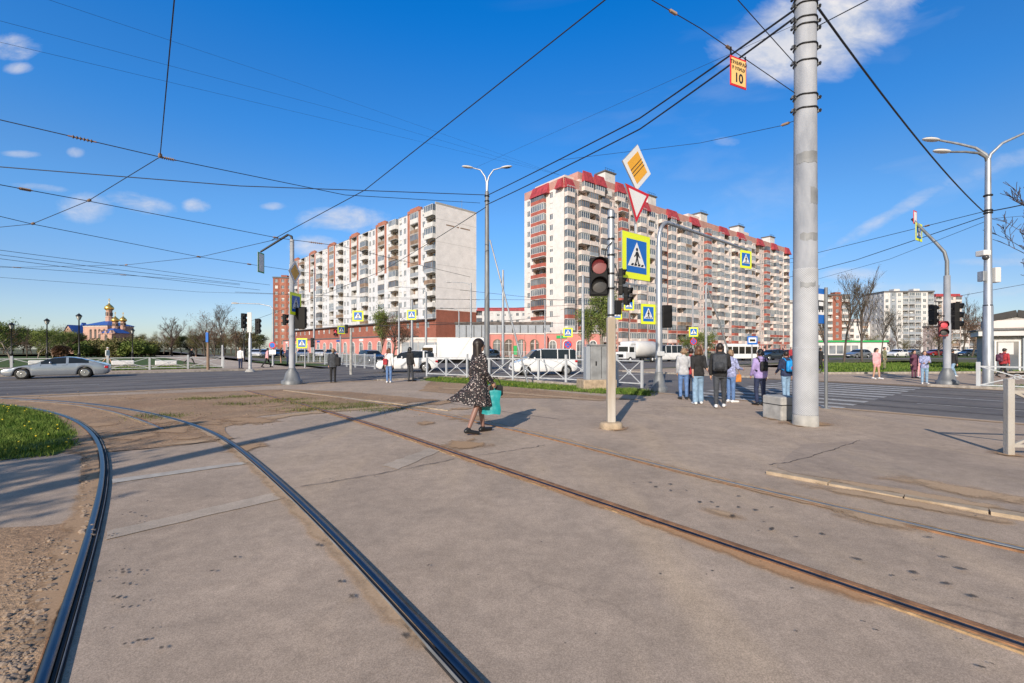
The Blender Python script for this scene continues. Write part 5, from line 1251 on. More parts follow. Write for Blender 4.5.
# white planters
for px,py,lb in ((41,366,'white planter block above the silver car bonnet'),(123,366.2,'white planter block just behind the silver car tail'),(166,366.2,'white planter block in the middle of the park verge')):
    p=G(px,py); t=thing('planter',lb,'planter',p,math.atan2(RD.y,RD.x)); a=MB(); a.bbox(-.75,.75,-.3,.3,.12,.50,M['whitec'],.05); a.build('trough',t); a=MB(); a.box(-.5,-.3,-.2,.2,0,.12,M['concl']); a.box(.3,.5,-.2,.2,0,.12,M['concl']); a.build('foot',t)

# ---------------------------------------------------------------- overhead wires
def wire(pts,r,label,sag=0,group='overhead tram and power wires',ins=(),insr=.045):
    pts=[Vector(p) for p in pts]; out=[]
    for a,b in zip(pts,pts[1:]):
        n=14
        for k in range(n): t=k/n; q=a.lerp(b,t); q.z-=sag*4*t*(1-t)*(b-a).length*.01; out.append(q)
    out.append(pts[-1]); mb=MB(); mb.tube(out,r,M['wire'],5)
    o=mb.build('overhead_wire'); tag(o,label,'wire',group)
    for (i,t,l) in ins:
        a,b=pts[i],pts[i+1]; q=a.lerp(b,t); q.z-=sag*4*t*(1-t)*(b-a).length*.01; d=(b-a).normalized()*l/2; m2=MB(); c=6
        m2.tube([q-d*1.3,q+d*1.3],insr*.4,M['rust'],6)
        for k in range(c): e=q-d+d*2*(k+.5)/c; m2.tube([e-d*.08,e-d*.02,e+d*.02,e+d*.08],[insr*.5,insr,insr,insr*.5],M['woodp'],8)
        m2.build('insulator',o)
    return o
J=P(160,157,12.2)
wire([P(186,-130,6.0),J],.012,'wire dropping from top edge to the junction at upper left',ins=[(0,.99,.15)])
wire([P(-120,92,9.5),J,P(345,195,17),P(480,203,24.2)],.012,'upper left wire with long insulator through the junction',ins=[(0,.67,.4),(1,.03,.3)])
wire([J,P(88,201,15),P(32,224,17),P(-60,233,20)],.011,'cross span wire descending left from the junction',ins=[(0,.98,.15),(1,.98,.15)])
wire([P(-250,147,15),P(240,186,20),P(486,195,24.2)],.02,'thick black cable across the left sky to the double lamp')
wire([P(-80,170,11),P(88,201,15),P(278,238,19.5),P(340,246,21),P(470,277,29)],.012,'contact wire with two insulators above the left mast arm',ins=[(0,.55,.3),(2,.6,.5),(1,.985,.2)])
wire([P(-60,202,14),P(32,224,17),P(200,257,24),P(330,276,34)],.012,'lower contact wire crossing the left sky',ins=[(1,.99,.2),(2,.3,.25)])
wire([P(278,239,19.5),P(200,257,24),P(125,265,30),P(-20,268,40)],.012,'cross span behind the left mast pole',ins=[(1,.98,.3)])
wire([P(-60,242,30),P(125,266,40),P(270,285,50)],.017,'first of the far parallel wires at left',sag=.3); wire([P(-60,247,30),P(240,284,50)],.017,'second far wire pair at left',sag=.3,ins=[]); wire([P(-60,251,30),P(260,290,50)],.017,'third far wire at left',sag=.3)
wire([P(-60,262,28),P(10,267,30),P(180,279,40),P(240,285,48)],.014,'far wire with dark insulators low at left',ins=[(1,.03,.4),(1,.6,.4)])
wire([P(-60,273,38),P(200,292,52),P(480,300,60)],.014,'lowest faint wire at left')
wire([P(640,-28,8),P(605,0,8.8),P(365,190,16),P(272,240,19.3)],.014,'diagonal wire from top centre down to the left mast arm')
pz=G(805.3,425.5)
wire([P(797,8,pz.y),P(640,118,14),P(486,196,24.2)],.022,'upper black cable from the concrete pole to the double lamp',sag=.25,ins=[])
wire([P(797,16,pz.y),P(640,129,14),P(486,205,24.2)],.022,'lower black cable from the concrete pole to the double lamp',sag=.35)
wire([P(486,207,24.2),P(380,272,38),P(235,326,70)],.02,'cable running on past the blank end wall',sag=.4)
wire([P(600,-40,6.8),P(652,0,7.4),P(700,28,8.0),P(795,93,8.9)],.008,'thin wire with insulator carrying the number sign',ins=[(1,.42,.16),(2,.28,.12)],insr=.03)
wire([P(700,-42,6.9),P(738,0,7.6),P(797,66,8.9)],.008,'thin wire falling to the pole clamps from top right')
wire([P(560,160,16),P(700,143,12),P(780,126,9.3),P(794,121,9)],.006,'faint guy wire with insulator at the pole',ins=[(2,.4,.16)],insr=.03)
wire([P(470,170,26),P(797,24,9)],.004,'very faint wire crossing the sky behind thick cables')
wire([P(819,9,9.0),P(984,212,19)],.022,'thick twisted cable from pole down to the right street lamp',sag=1.6)
wire([P(816,27,9.0),P(868,0,7.6),P(930,-40,6)],.010,'wire leaving the pole to the upper right')
wire([P(986,212,19),P(1060,196,17)],.022,'cable from the right lamp leaving the picture',sag=1.5)
wire([P(986,211,19),P(926,226,22),P(800,257,30),P(560,300,56)],.014,'upper wire behind the concrete pole to the right lamp',ins=[(0,.98,.25)])
wire([P(986,216,19),P(856,260,28),P(700,300,50)],.018,'second wire behind the concrete pole'); wire([P(984,222,19),P(890,259,26),P(800,284,36)],.010,'third thin wire below the right lamp')
wire([P(986,219,19),P(1060,213,18)],.008,'thin wire right of the tall right lamp'); wire([P(948,298,20),P(1060,278,18)],.009,'lower thin wire beside the right signals'); 
for k,(a,b_,la) in enumerate([((-40,-30),(300,84),'highest faint wire in the left sky'),((-60,5),(330,108),'second faint wire in the left sky'),((-60,28),(330,120),'third faint wire in the left sky')]):
    wire([P(a[0],a[1],10),P(b_[0],b_[1],22),P(560,175,36)],.004,la)
for i,(y0,y1,x0,x1,D) in enumerate([(292,300,235,560,60),(325,320,300,520,50),(318,323,330,600,55),(308,303,380,620,58),(326,316,380,560,52),(290,303,460,640,60),(311,300,640,800,55),(330,322,640,800,60)]):
    wire([P(x0,y0,D),P((x0+x1)/2,(y0+y1)/2+3,D),P(x1,y1,D)],.022,'thin horizontal wire in front of the distant apartment blocks',group='thin wires before the apartment blocks')
wire([P(560,310,75),P(760,268,62),P(795,262,60)],.02,'rising wires in front of the beige tower',sag=.2)
# hanging tram sign
c=P(738.5,72.5,8.3)
sg=thing('tram_stop_sign','yellow tram sign with red border and number 10 hanging from a wire','sign',c,R(25))
a=MB(); a.bbox(-.21,.21,0,.015,-.27,.27,M['red'],.006); a.box(-.185,.185,-.004,-.001,-.235,.235,M['org2']); a.build('plate',sg)
a=MB(); a.bar((-.19,.008,.27),(-.19,.008,.42),.02,.02,M['blackm']); a.bar((.19,.008,.27),(.19,.008,.34),.02,.02,M['blackm']); a.build('bracket',sg)
def text(body,T,size,mat,parent,name='lettering',bold=.0):
    cu=bpy.data.curves.new(name,'FONT'); cu.body=body; cu.size=size; cu.align_x='CENTER'; cu.align_y='CENTER'; cu.extrude=.001; cu.offset=bold
    o=bpy.data.objects.new(name,cu); col.objects.link(o); bpy.context.view_layer.update()
    me=bpy.data.meshes.new_from_object(o.evaluated_get(bpy.context.evaluated_depsgraph_get())); bpy.data.objects.remove(o)
    me.transform(T@Matrix.Rotation(R(90),4,'X')); me.materials.clear(); me.materials.append(mat)
    o=bpy.data.objects.new(name,me); col.objects.link(o); o.parent=parent; return o
text('ТРАМВАЙ',T3((0,-.007,.155)),.088,M['ink'],sg,bold=.002); text('В УЛИЦУ',T3((0,-.007,.055)),.078,M['ink'],sg,bold=.002); text('10',T3((0,-.007,-.115)),.23,M['ink'],sg,bold=.006)
# ---------------------------------------------------------------- vehicles
def lerp(keys,x):
    if x<=keys[0][0]: return keys[0][1]
    for (a,b),(c,d) in zip(keys,keys[1:]):
        if x<=c:
            t=(x-a)/(c-a); t=t*t*(3-2*t)*.5+t*.5; return b+(d-b)*t
    return keys[-1][1]
def car(name,label,loc,rz,L_,W_,belt,roof,wheels,rw,paint,cab,pillars,group=None,cat='car',inset=.16,bottom=.2,taper=.10,rimmat=None,side_trim=None,doors=(),scale=1):
    """x runs nose(-) to tail(+) from 0..L; belt/roof keyed heights; cab=(x0,x1) glass range; local origin at centre"""
    t=thing(name,label,cat,loc,rz,group); t.scale=(scale,)*3; n=int(L_/.06); body=MB(); glass={}; 
    rings=[]; xs=[L_*i/n for i in range(n+1)]
    for x in xs:
        zb=bottom; 
        for wx in wheels:
            dd=abs(x-wx); ra=rw*1.16
            if dd<ra: zb=max(zb,rw+math.sqrt(ra*ra-dd*dd)*.98)
        e=min(x,L_-x); ww=W_/2*(1-taper*max(0,1-e/.55)**2-taper*.35*max(0,1-e/1.5))
        bz=lerp(belt,x); rz_=max(lerp(roof,x),bz+.01); hh=rz_-bz
        tz=bottom+ (.14*max(0,1-e/.25))
        zb=max(zb,tz) 
        wr=ww-inset*min(1,hh/.45)
        ring=[(0,zb),(ww*.93,zb),(ww*.985,zb+.08*(bz-zb)),(ww*1.0,zb+(bz-zb)*.45),(ww*.985,zb+(bz-zb)*.8),(ww*.95,bz)]
        for k in (.2,.4,.6,.8,.93): 
            yy=ww*.95+(wr-ww*.95)*k-.012; ring.append((yy,bz+hh*k))
        ring+=[(wr*.92,bz+hh*.985),(wr*.6,rz_),(0,rz_+.005*min(1,hh*3))]
        rings.append(ring)
    m=len(rings[0]); 
    vs=[(x-L_/2,s*y,z) for s in (-1,1) for x,rg in zip(xs,rings) for (y,z) in rg]
    off=len(xs)*m; bf=[];gf=[]
    for si in (0,1):
        for i in range(n):
            xm=(xs[i]+xs[i+1])/2-0
            for j in range(m-1):
                f=(si*off+i*m+j,si*off+i*m+j+1,si*off+(i+1)*m+j+1,si*off+(i+1)*m+j)
                hh=lerp(roof,xm)-lerp(belt,xm)
                isg=False
                if 5<=j<=9 and hh>.18 and cab[0]<xm<cab[1] and not any(abs(xm-pp)<.045 for pp in pillars): isg=True
                # windscreen and rear window: top strips where the roof line slopes
                if j>=10 and hh>.04:
                    sl=abs(lerp(roof,xm+.05)-lerp(roof,xm-.05))/.1
                    if sl>.28 and hh>.05: isg=True
                (gf if isg else bf).append(f)
    for si in (0,1):
        for i in (0,n): bf.append(tuple(si*off+i*m+j for j in range(m)))
    def sub(faces,mat,name,sm):
        used=sorted({v for f in faces for v in f}); mp={v:k for k,v in enumerate(used)}
        b=MB(); b.add([vs[v] for v in used],[tuple(mp[v] for v in f) for f in faces],mat,sm); return b.build(name,t)
    bo=sub(bf,paint,'body',True)
    if gf: sub(gf,M['cglass'],'windows',True)
    u=MB(); u.box(-L_/2+.15,L_/2-.15,-W_/2+.14,W_/2-.14,bottom+.02,.55,M['rubber']); u.build('underbody',t)
    for wx in wheels:
        for s in (-1,1):
            y=s*(W_/2-.115); w_=MB(Matrix.Translation((wx-L_/2,y,rw))@Matrix.Rotation(R(90),4,'X')); w_.lathe([(rw*.66,-.1),(rw*.95,-.105),(rw,-.07),(rw,.07),(rw*.95,.105),(rw*.66,.1)],M['rubber'],seg=24)
            wo=w_.build('wheel',t)
            r_=MB(Matrix.Translation((wx-L_/2,y+s*.06,rw))@Matrix.Rotation(R(90),4,'X')); r_.lathe([(rw*.66,-.03),(rw*.66,.03),(rw*.6,.04)],M['blackm'],seg=20)
            for k in range(7):
                a=k*math.pi*2/7; r_.bar((math.cos(a)*rw*.1,math.sin(a)*rw*.1,-.045*s),(math.cos(a)*rw*.64,math.sin(a)*rw*.64,-.045*s),.055,.03,rimmat or M['chrome'])
            r_.lathe([(rw*.60,-.05),(rw*.67,-.05),(rw*.67,.05),(rw*.60,.05)],rimmat or M['chrome'],seg=20); r_.lathe([(.001,-.06),(rw*.17,-.06),(rw*.17,.06),(.001,.06)],rimmat or M['chrome'],seg=10); r_.build('rim',wo)
    # door seams, handles, mirrors, lamps
    d=MB()
    for x in doors:
        for s in (-1,1):
            z1=lerp(belt,x); d.box(x-L_/2-.008,x-L_/2+.008,s*W_/2*.965-.012,s*W_/2*.965+.045*0+.02,bottom+.12,z1-.03,M['blackm'])
    if doors: d.build('door_seam',t)
    for x in doors[1:]:
        for s in (-1,1): h=MB(); h.bbox(x-L_/2-.24,x-L_/2-.08,s*(W_/2-.008)-.015,s*(W_/2-.008)+.015,lerp(belt,x)-.15,lerp(belt,x)-.115,paint,.008); h.build('door_handle',t)
    for s in (-1,1):
        a=MB(); mx=cab[0]+.45; a.ell((mx-L_/2,s*(W_/2+.05),lerp(belt,mx)+.08),(.07,.11,.08),paint,10,6); a.build('mirror',t)
        a=MB(); a.ell((-L_/2+.16,s*(W_/2-.30),lerp(belt,.15)-.12),(.14,.20,.07),M['headl'],10,6); a.build('headlight',t)
        a=MB(); zz=lerp(belt,L_-.1); a.bbox(L_/2-.22,L_/2-.005,s*(W_/2-.2)-.13,s*(W_/2-.2)+.125,zz-.22,zz-.06,M['tail'],.03); a.build('tail_light',t)
    a=MB(); a.bbox(L_/2-.03,L_/2+.015,-.26,.26,.45,.57,M['whitec'],.005); a.bbox(-L_/2-.012,-L_/2+.03,-.26,.26,.36,.48,M['whitec'],.005); a.build('number_plate',t)
    return t
def heading(dx,dy): return math.atan2(dy,dx)+math.pi   # nose is -x
hR=math.atan2(RD.y,RD.x)          # nose towards -RD (left), tail towards RD
hL=math.atan2(LD.y,LD.x)
sedan=dict(belt=[(0,.55),(.15,.66),(1.2,.88),(1.9,.92),(3.6,.96),(4.5,.95),(4.9,.80)],roof=[(0,.55),(1.25,.89),(1.5,.97),(1.8,1.12),(2.1,1.25),(2.4,1.33),(2.8,1.375),(3.15,1.355),(3.5,1.29),(3.85,1.18),(4.2,1.06),(4.5,.97),(4.9,.82)],wheels=(.93,3.80),rw=.335,cab=(1.75,4.05),pillars=(2.95,))
cpt=G(56,378.6)
car('parked_car','silver four door coupe driving left on the street before the church',(cpt.x-.5,cpt.y+.7,0),hR-.06,4.95,1.86,scale=.80,paint=M['silver'],doors=(1.75,2.95,3.85),cat='car',**sedan)
suv=dict(belt=[(0,.6),(.1,.85),(1.0,1.05),(1.5,1.08),(4.3,1.13),(4.6,.9)],roof=[(0,.6),(1.05,1.06),(1.3,1.15),(1.9,1.55),(2.6,1.68),(3.7,1.65),(4.2,1.5),(4.55,1.14),(4.6,.95)],wheels=(.9,3.65),rw=.36,cab=(1.45,4.3),pillars=(2.55,3.5),bottom=.27)
c=G(412,372.3); car('parked_car','white SUV passing behind the two standing pedestrians',(c.x-.4,c.y+.5,0),R(12),4.6,1.88,scale=.84,paint=M['whitep'],doors=(1.6,2.55,3.4),**suv)
c=G(368.5,363.8); car('parked_car','dark blue SUV seen from the front left of the white SUV',(c.x,c.y+1,0),R(130),4.5,1.85,scale=.85,paint=M['darkp'],doors=(1.6,2.55,3.4),**{**suv,'belt':[(a*.978,b) for a,b in suv['belt']],'roof':[(a*.978,b) for a,b in suv['roof']]})
van=dict(belt=[(0,.62),(.12,.9),(.9,1.12),(1.3,1.18),(4.7,1.18),(5.0,1.1)],roof=[(0,.62),(.85,1.13),(1.1,1.3),(1.8,1.86),(2.3,1.95),(4.6,1.93),(4.85,1.8),(5.0,1.15)],wheels=(.95,4.05),rw=.34,cab=(1.15,4.75),pillars=(2.1,3.35,4.25),bottom=.26,inset=.12)
c=G(545,375.0); car('minivan','white passenger minivan with tinted windows driving left behind the railing',(c.x-.1,c.y+.4,0),R(10),4.9,1.9,scale=.78,paint=M['whitep'],doors=(1.3,2.1,3.35),cat='van',**van)
c=G(668,361.8); car('minivan','white minibus standing right of the tank truck behind the crosswalk sign pole',(c.x,c.y+1,0),R(25),5.6,2.0,scale=.8,paint=M['whitep'],doors=(1.3,2.1,3.4),cat='van',belt=[(0,.62),(.12,.95),(.9,1.2),(1.3,1.3),(5.4,1.3),(5.6,1.2)],roof=[(0,.62),(.85,1.2),(1.1,1.4),(1.8,2.25),(2.3,2.45),(5.2,2.45),(5.5,2.3),(5.6,1.25)],wheels=(1.0,4.4),rw=.36,cab=(1.15,5.3),pillars=(2.1,3.2,4.3),bottom=.3,inset=.12)
# background cars
small=dict(belt=[(0,.55),(.15,.7),(1.0,.9),(1.5,.95),(3.7,.98),(4.1,.8)],roof=[(0,.55),(1.0,.91),(1.3,1.0),(1.9,1.38),(2.6,1.48),(3.3,1.42),(3.8,1.1),(4.1,.85)],wheels=(.8,3.3),rw=.31,cab=(1.35,3.7),pillars=(2.4,))
def small_car(px,py,rz,paint,label,group=None): c=G(px,py); car('parked_car',label,(c.x,c.y,0),rz,4.1,1.72,paint=paint,group=group,**small)
small_car(487,361,R(60),M['darkp'],'dark car mostly hidden behind the woman and lamp base')
small_car(771,360,R(20),M['darkp'],'dark estate car behind the lilac jacket pedestrian'); small_car(790,359,R(25),M['redp'],'red car peeking out left of the concrete pole')
small_car(744,359.5,R(15),M['greyp'],'grey car in front of the white bus')
small_car(858,358.0,R(15),M['greyp'],'grey car on the far road behind bare trees'); small_car(897,357.2,R(20),M['whitep'],'pale car on the far road behind the pink shorts pedestrian'); small_car(934,356,R(10),M['redp'],'red car parked left of the right mast pole'); small_car(968,356.5,R(15),M['darkp'],'dark car parked between mast pole and kiosk')
for i,(px,pt,l) in enumerate([(255,'whitep','white'),(266,'greyp','grey'),(279,'darkp','dark'),(303,'silver','silver'),(319,'whitep','white'),(331,'darkp','dark')]):
    small_car(px,357.2+(i%2)*.4,R(120+random.randint(-10,10)),M[pt],'small distant %s car parked in the row at left of crossing'%l,'cars parked in a row before the long white block')
for i,(px,pt,l) in enumerate([(845,'darkp','dark'),(876,'whitep','white'),(912,'greyp','grey'),(983-30,'whitep','white')]):
    small_car(px,354.6,R(15),M[pt],'small distant %s car by the supermarket lot'%l,'distant cars on the supermarket lot')
# box truck
c=G(464,371.0)
t=thing('box_truck','white box truck behind the woman in the floral dress','truck',(c.x,c.y+2.0,0),R(6)); t.scale=(.8,)*3
a=MB(); a.bbox(-2.6,1.5,-1.1,1.1,.95,2.85,M['whitep'],.03); a.build('cargo_box',t)
a=MB(); a.bbox(1.52,1.56,-1.08,1.08,.95,2.83,M['greypanel'],.01); a.box(-2.6,1.5,-.5,.5,.6,.94,M['blackm']); a.build('rear_door',t)
a=MB(); a.bbox(-4.3,-2.7,-1.0,1.0,.5,1.5,M['whitep'],.08); a.add([(-4.2,-.98,1.5),(-2.7,-.98,1.5),(-2.7,.98,1.5),(-4.2,.98,1.5),(-3.7,-.9,2.2),(-2.7,-.9,2.25),(-2.7,.9,2.25),(-3.7,.9,2.2)],[(4,5,6,7),(0,1,5,4),(2,3,7,6),(1,2,6,5)],M['whitep']); a.add([(-4.2,-.96,1.5),(-4.2,.96,1.5),(-3.72,.88,2.18),(-3.72,-.88,2.18)],[(0,1,2,3)],M['cglass']); a.box(-3.9,-3.0,-1.0,-.985,1.3,2.0,M['cglass']); a.build('cab',t)
def truckwheels(t,xs,y,r=.42):
    for x in xs:
        for s in (-1,1):
            w_=MB(Matrix.Translation((x,s*y,r))@Matrix.Rotation(R(90),4,'X')); w_.lathe([(.05,-.13),(r*.95,-.13),(r,-.1),(r,.1),(r*.95,.13),(.05,.13)],M['rubber'],seg=20); wo=w_.build('wheel',t)
            w_=MB(Matrix.Translation((x,s*y,r))@Matrix.Rotation(R(90),4,'X')); w_.lathe([(.02,-.14),(r*.5,-.14),(r*.5,.14),(.02,.14)],M['whitep'],seg=16); w_.build('rim',wo)
truckwheels(t,(-3.5,.5),.92)
# tank truck
c=G(634,362.6)
t=thing('tank_truck','white light truck with rounded cream tank body left of the minibus','truck',(c.x+.6,c.y+1,0),R(35)); t.scale=(.78,)*3
a=MB(Matrix.Rotation(0,4,'Z')); a.T=Matrix.Translation((1.2,0,1.9))@Matrix.Rotation(R(90),4,'Y'); a.lathe([(.1,-2.5),(.9,-2.45),(1.15,-2.2),(1.18,2.2),(.9,2.45),(.1,2.5)],M['palepanel'],seg=20); a.build('tank',t)
a=MB(); a.bbox(-3.6,-1.4,-1.0,1.0,.55,1.5,M['whitep'],.12); a.bbox(-2.9,-1.35,-.98,.98,1.45,2.45,M['whitep'],.12); a.bbox(-2.6,-1.35,-1.0,1.0,2.4,3.0,M['whitep'],.25); a.add([(-2.915,-.85,1.55),(-2.915,.85,1.55),(-2.91,.85,2.25),(-2.91,-.85,2.25)],[(0,1,2,3)],M['cglass']); a.box(-2.75,-1.8,-1.0,-.985,1.5,2.2,M['cglass']); a.build('cab',t)
a=MB(); a.box(-3.62,-3.58,-.6,.6,.75,1.2,M['blackm']); a.box(-3.2,3.4,-.4,.4,.55,.8,M['blackm']); a.build('grille',t)
for s in (-1,1): a=MB(); a.ell((-3.6,s*.78,1.0),(.06,.14,.12),M['headl'],8,6); a.build('headlight',t)
truckwheels(t,(-2.6,2.2),.92)
# bus
c=G(746,361.2)
t=thing('bus','white city bus passing behind the waiting pedestrians','bus',(c.x,c.y+2.5,0),R(10)); t.scale=(.78,)*3
a=MB(); a.bbox(-2.9,3.3,-1.2,1.2,.35,2.75,M['whitep'],.12); a.build('body',t)
for i in range(5): a=MB(); a.bbox(-2.6+i*1.15,-1.6+i*1.15,-1.225,-1.195,1.15,2.3,M['cglass'],.01); a.build('window',t)
a=MB(); a.bbox(-2.93,-2.88,-1.05,1.05,1.0,2.4,M['cglass'],.02); a.build('windscreen',t)
truckwheels(t,(-1.7,2.1),1.05)

# ---------------------------------------------------------------- people
def remesh(mb,voxel,sm=3):
    me=bpy.data.meshes.new('tmp'); me.from_pydata([tuple(p) for p in mb.v],[],mb.f); o=bpy.data.objects.new('tmp',me); col2.objects.link(o)
    r=o.modifiers.new('r','REMESH'); r.mode='VOXEL'; r.voxel_size=voxel
    if sm: s=o.modifiers.new('s','SMOOTH'); s.factor=.5; s.iterations=sm
    vl2.update(); dg=vl2.depsgraph
    m=bpy.data.meshes.new_from_object(o.evaluated_get(dg)); bpy.data.objects.remove(o); 
    for p in m.polygons: p.use_smooth=True
    return m
sc2=bpy.data.scenes.new('tmp_scene'); col2=sc2.collection; vl2=sc2.view_layers[0]
def caps(mb,p0,p1,r0,r1,seg=12):
    p0=Vector(p0);p1=Vector(p1); n=6; d=(p1-p0).normalized() if (p1-p0).length>1e-6 else Vector((0,0,1)); pts=[];rs=[]
    for i in range(5): t=math.pi/2*i/5; pts.append(p0-d*r0*math.cos(t)); rs.append(max(r0*math.sin(t),r0*.05))
    pts.append(p0);rs.append(r0);pts.append(p1);rs.append(r1)
    for i in range(5): t=math.pi/2*(i+1)/5; pts.append(p1+d*r1*math.sin(t)); rs.append(max(r1*math.cos(t),r1*.05))
    mb.tube(pts,rs,M['skin'],seg,True,False)
def loft(mb,levels,lean=0,seg=16):
    vs=[]
    for z,w,d,cx_,cy_ in levels:
        for k in range(seg): t=2*math.pi*k/seg; vs.append((cx_+w*math.copysign(abs(math.cos(t))**.85,math.cos(t)),cy_+d*math.copysign(abs(math.sin(t))**.85,math.sin(t)),z))
    n=len(levels); fs=[(i*seg+k,i*seg+(k+1)%seg,(i+1)*seg+(k+1)%seg,(i+1)*seg+k) for i in range(n-1) for k in range(seg)]+[tuple(range(seg))[::-1],tuple((n-1)*seg+k for k in range(seg))]
    mb.add(vs,fs,M['skin'])
def person(label,px,py,face,h,top,legs,shoes,hair='hairk',hairlen=0,legL=(0,0),legR=(0,0),armL=(0,8,5),armR=(0,8,5),sleeve='long',short=False,female=False,cat='person',vox=.013,coat=0,headyaw=0,dress=None,lean=0,hood=False,cap=None,legskin=None,group=None):
    p=G(px,py) if not isinstance(px,Vector) else px
    t=thing('person',label,cat,p,face,group); k=h/1.75
    sw=.165 if female else .185
    def leg(s,a,b):
        hip=Vector((s*.085,0,.93)); kn=hip+.44*Vector((s*.02,math.sin(a),-math.cos(a))); an=kn+.42*Vector((0,math.sin(a-b),-math.cos(a-b)))
        pitch=(a-b)*.6 if a-b<0 else 0
        toe=an+Vector((s*.03,.17*math.cos(pitch),-.055+.17*math.sin(pitch))); heel=an+Vector((0,-.05,-.05)); return hip,kn,an,toe,heel
    Ls=[leg(-1,R(legL[0]),R(legL[1])),leg(1,R(legR[0]),R(legR[1]))]
    zmin=min(min(q[3].z-.03,q[4].z-.03) for q in Ls); dz=-zmin
    up=Vector((0,0,dz)); Ls=[[v+up for v in q] for q in Ls]
    def arm(s,a,ab,el,inw=0):
        sh=Vector((s*sw,0,1.42))+up; a,ab,el=R(a),R(ab),R(el); d=Vector((s*math.sin(ab),math.sin(a)*math.cos(ab),-math.cos(a)*math.cos(ab))); e=sh+d*.29
        d2=Vector((s*math.sin(ab)*.5-s*math.sin(el)*.35,math.sin(a+el),-math.cos(a+el))).normalized(); w=e+d2*.25; return sh,e,w,d2
    As=[arm(-1,*armL),arm(1,*armR)]
    ly=math.tan(R(lean)); z0=dz
    def Y(z): return (z-.95)*ly
    tl=lambda inf,zb=.84,fl=0:[(zb+z0,.15+inf+fl,.105+inf+fl,0,Y(zb)),(.93+z0,.168+inf,.118+inf,0,0),(1.03+z0,(.145 if female else .158)+inf,.108+inf,0,Y(1.03)),(1.14+z0,(.128 if female else .15)+inf,.10+inf,0,Y(1.14)),(1.28+z0,.155+inf,.118+inf,0,Y(1.28)),(1.38+z0,sw-.01+inf,.108+inf,0,Y(1.38)),(1.45+z0,sw-.035+inf*.6,.085+inf*.5,0,Y(1.45)),(1.50+z0,.065+inf*.3,.06+inf*.3,0,Y(1.5))]
    if lean: 
        for A in range(2): As[A]=tuple(v+Vector((0,Y(1.42),0)) if i<3 else v for i,v in enumerate(As[A]))
    hc=Vector((0,Y(1.62)+.01,1.635))+up; hr=Matrix.Rotation(headyaw,3,'Z')
    # body
    b=MB(); loft(b,tl(0)); caps(b,(0,Y(1.46),1.44+z0),hc-Vector((0,.01,.09)),.062,.052)
    b.ell(hc,(.075,.095,.118),M['skin'],16,12,rot=hr); b.ell(hc+hr@Vector((0,.025,-.065)),(.056,.065,.055),M['skin'],12,8,rot=hr)
    b.ell(hc+hr@Vector((0,.098,-.012)),(.013,.02,.026),M['skin'],8,6,rot=hr)
    for s in (-1,1): b.ell(hc+hr@Vector((s*.077,-.005,-.01)),(.012,.02,.032),M['skin'],8,6,rot=hr)
    for hip,kn,an,toe,heel in Ls:
        caps(b,hip,kn,.083,.055); caps(b,kn,kn.lerp(an,.4),.052,.052); caps(b,kn.lerp(an,.3),an,.054,.034); caps(b,heel,toe,.034,.03); 
    hands=[]
    for s,(sh,e,w,d2) in zip((-1,1),As):
        caps(b,sh,e,.05,.038); caps(b,e,w,.038,.026); side=Vector((s,0,0)); side=(side-d2*side.dot(d2)).normalized(); fw=d2.cross(side).normalized()
        if fw.y<0: fw=-fw
        pal=w+d2*.045; caps(b,w,w+d2*.07,.024,.030); caps(b,w+d2*.02+fw*.012,w+d2*.075+fw*.022,.018,.017); caps(b,w+d2*.02-fw*.012,w+d2*.075-fw*.022,.018,.017)
        for q in range(4):
            o_=fw*(.030-.020*q); l=(.072,.08,.075,.058)[q]; b0=w+d2*.085+o_; m_=b0+d2*l*.55-side*.006; e_=m_+(d2*.8-side*.6).normalized()*l*.45
            caps(b,b0,m_,.0098,.009,8); caps(b,m_,e_,.009,.008,8)
        th=w+d2*.03+fw*.025; caps(b,th,th+(d2*.7+fw*.6-side*.2).normalized()*.045,.012,.0105,8); caps(b,th+(d2*.7+fw*.6-side*.2).normalized()*.045,th+(d2*.95+fw*.3-side*.35).normalized()*.085,.0105,.009,8)
        hands.append(w+d2*.11)
    me=remesh(b,vox if vox>.01 else .008,2); me.materials.append(M['skin']); me.materials.append(M['eye']); me.materials.append(M['lip']); me.materials.append(legskin or M['skin'])
    inv=hr.transposed()
    for f in me.polygons:
        c=inv@(f.center-hc)
        if c.y>.06:
            if abs(abs(c.x)-.03)<.013 and abs(c.z-.012)<.008: f.material_index=1
            elif abs(c.x)<.024 and abs(c.z+.058)<.007 : f.material_index=2
        if legskin and f.center.z<.9+z0 and abs(f.center.x)<.2 and f.center.z<As[0][2].z-.25*0 and min(( (f.center-hd).length for hd in hands))>.16: f.material_index=3
    me.transform(Matrix.Scale(k,4)); o=bpy.data.objects.new('body',me); col.objects.link(o); o.parent=t
    def part(mb,name,mat,v=None,cut=None,sm=3):
        m=remesh(mb,v or max(vox,.011),sm)
        if cut:
            bm=bmesh.new(); bm.from_mesh(m)
            for co,no in cut: bmesh.ops.bisect_plane(bm,geom=bm.verts[:]+bm.edges[:]+bm.faces[:],plane_co=co,plane_no=no,clear_outer=True)
            bm.to_mesh(m); bm.free()
        m.materials.clear(); m.materials.append(mat); m.transform(Matrix.Scale(k,4)); o=bpy.data.objects.new(name,m); col.objects.link(o); o.parent=t; return o
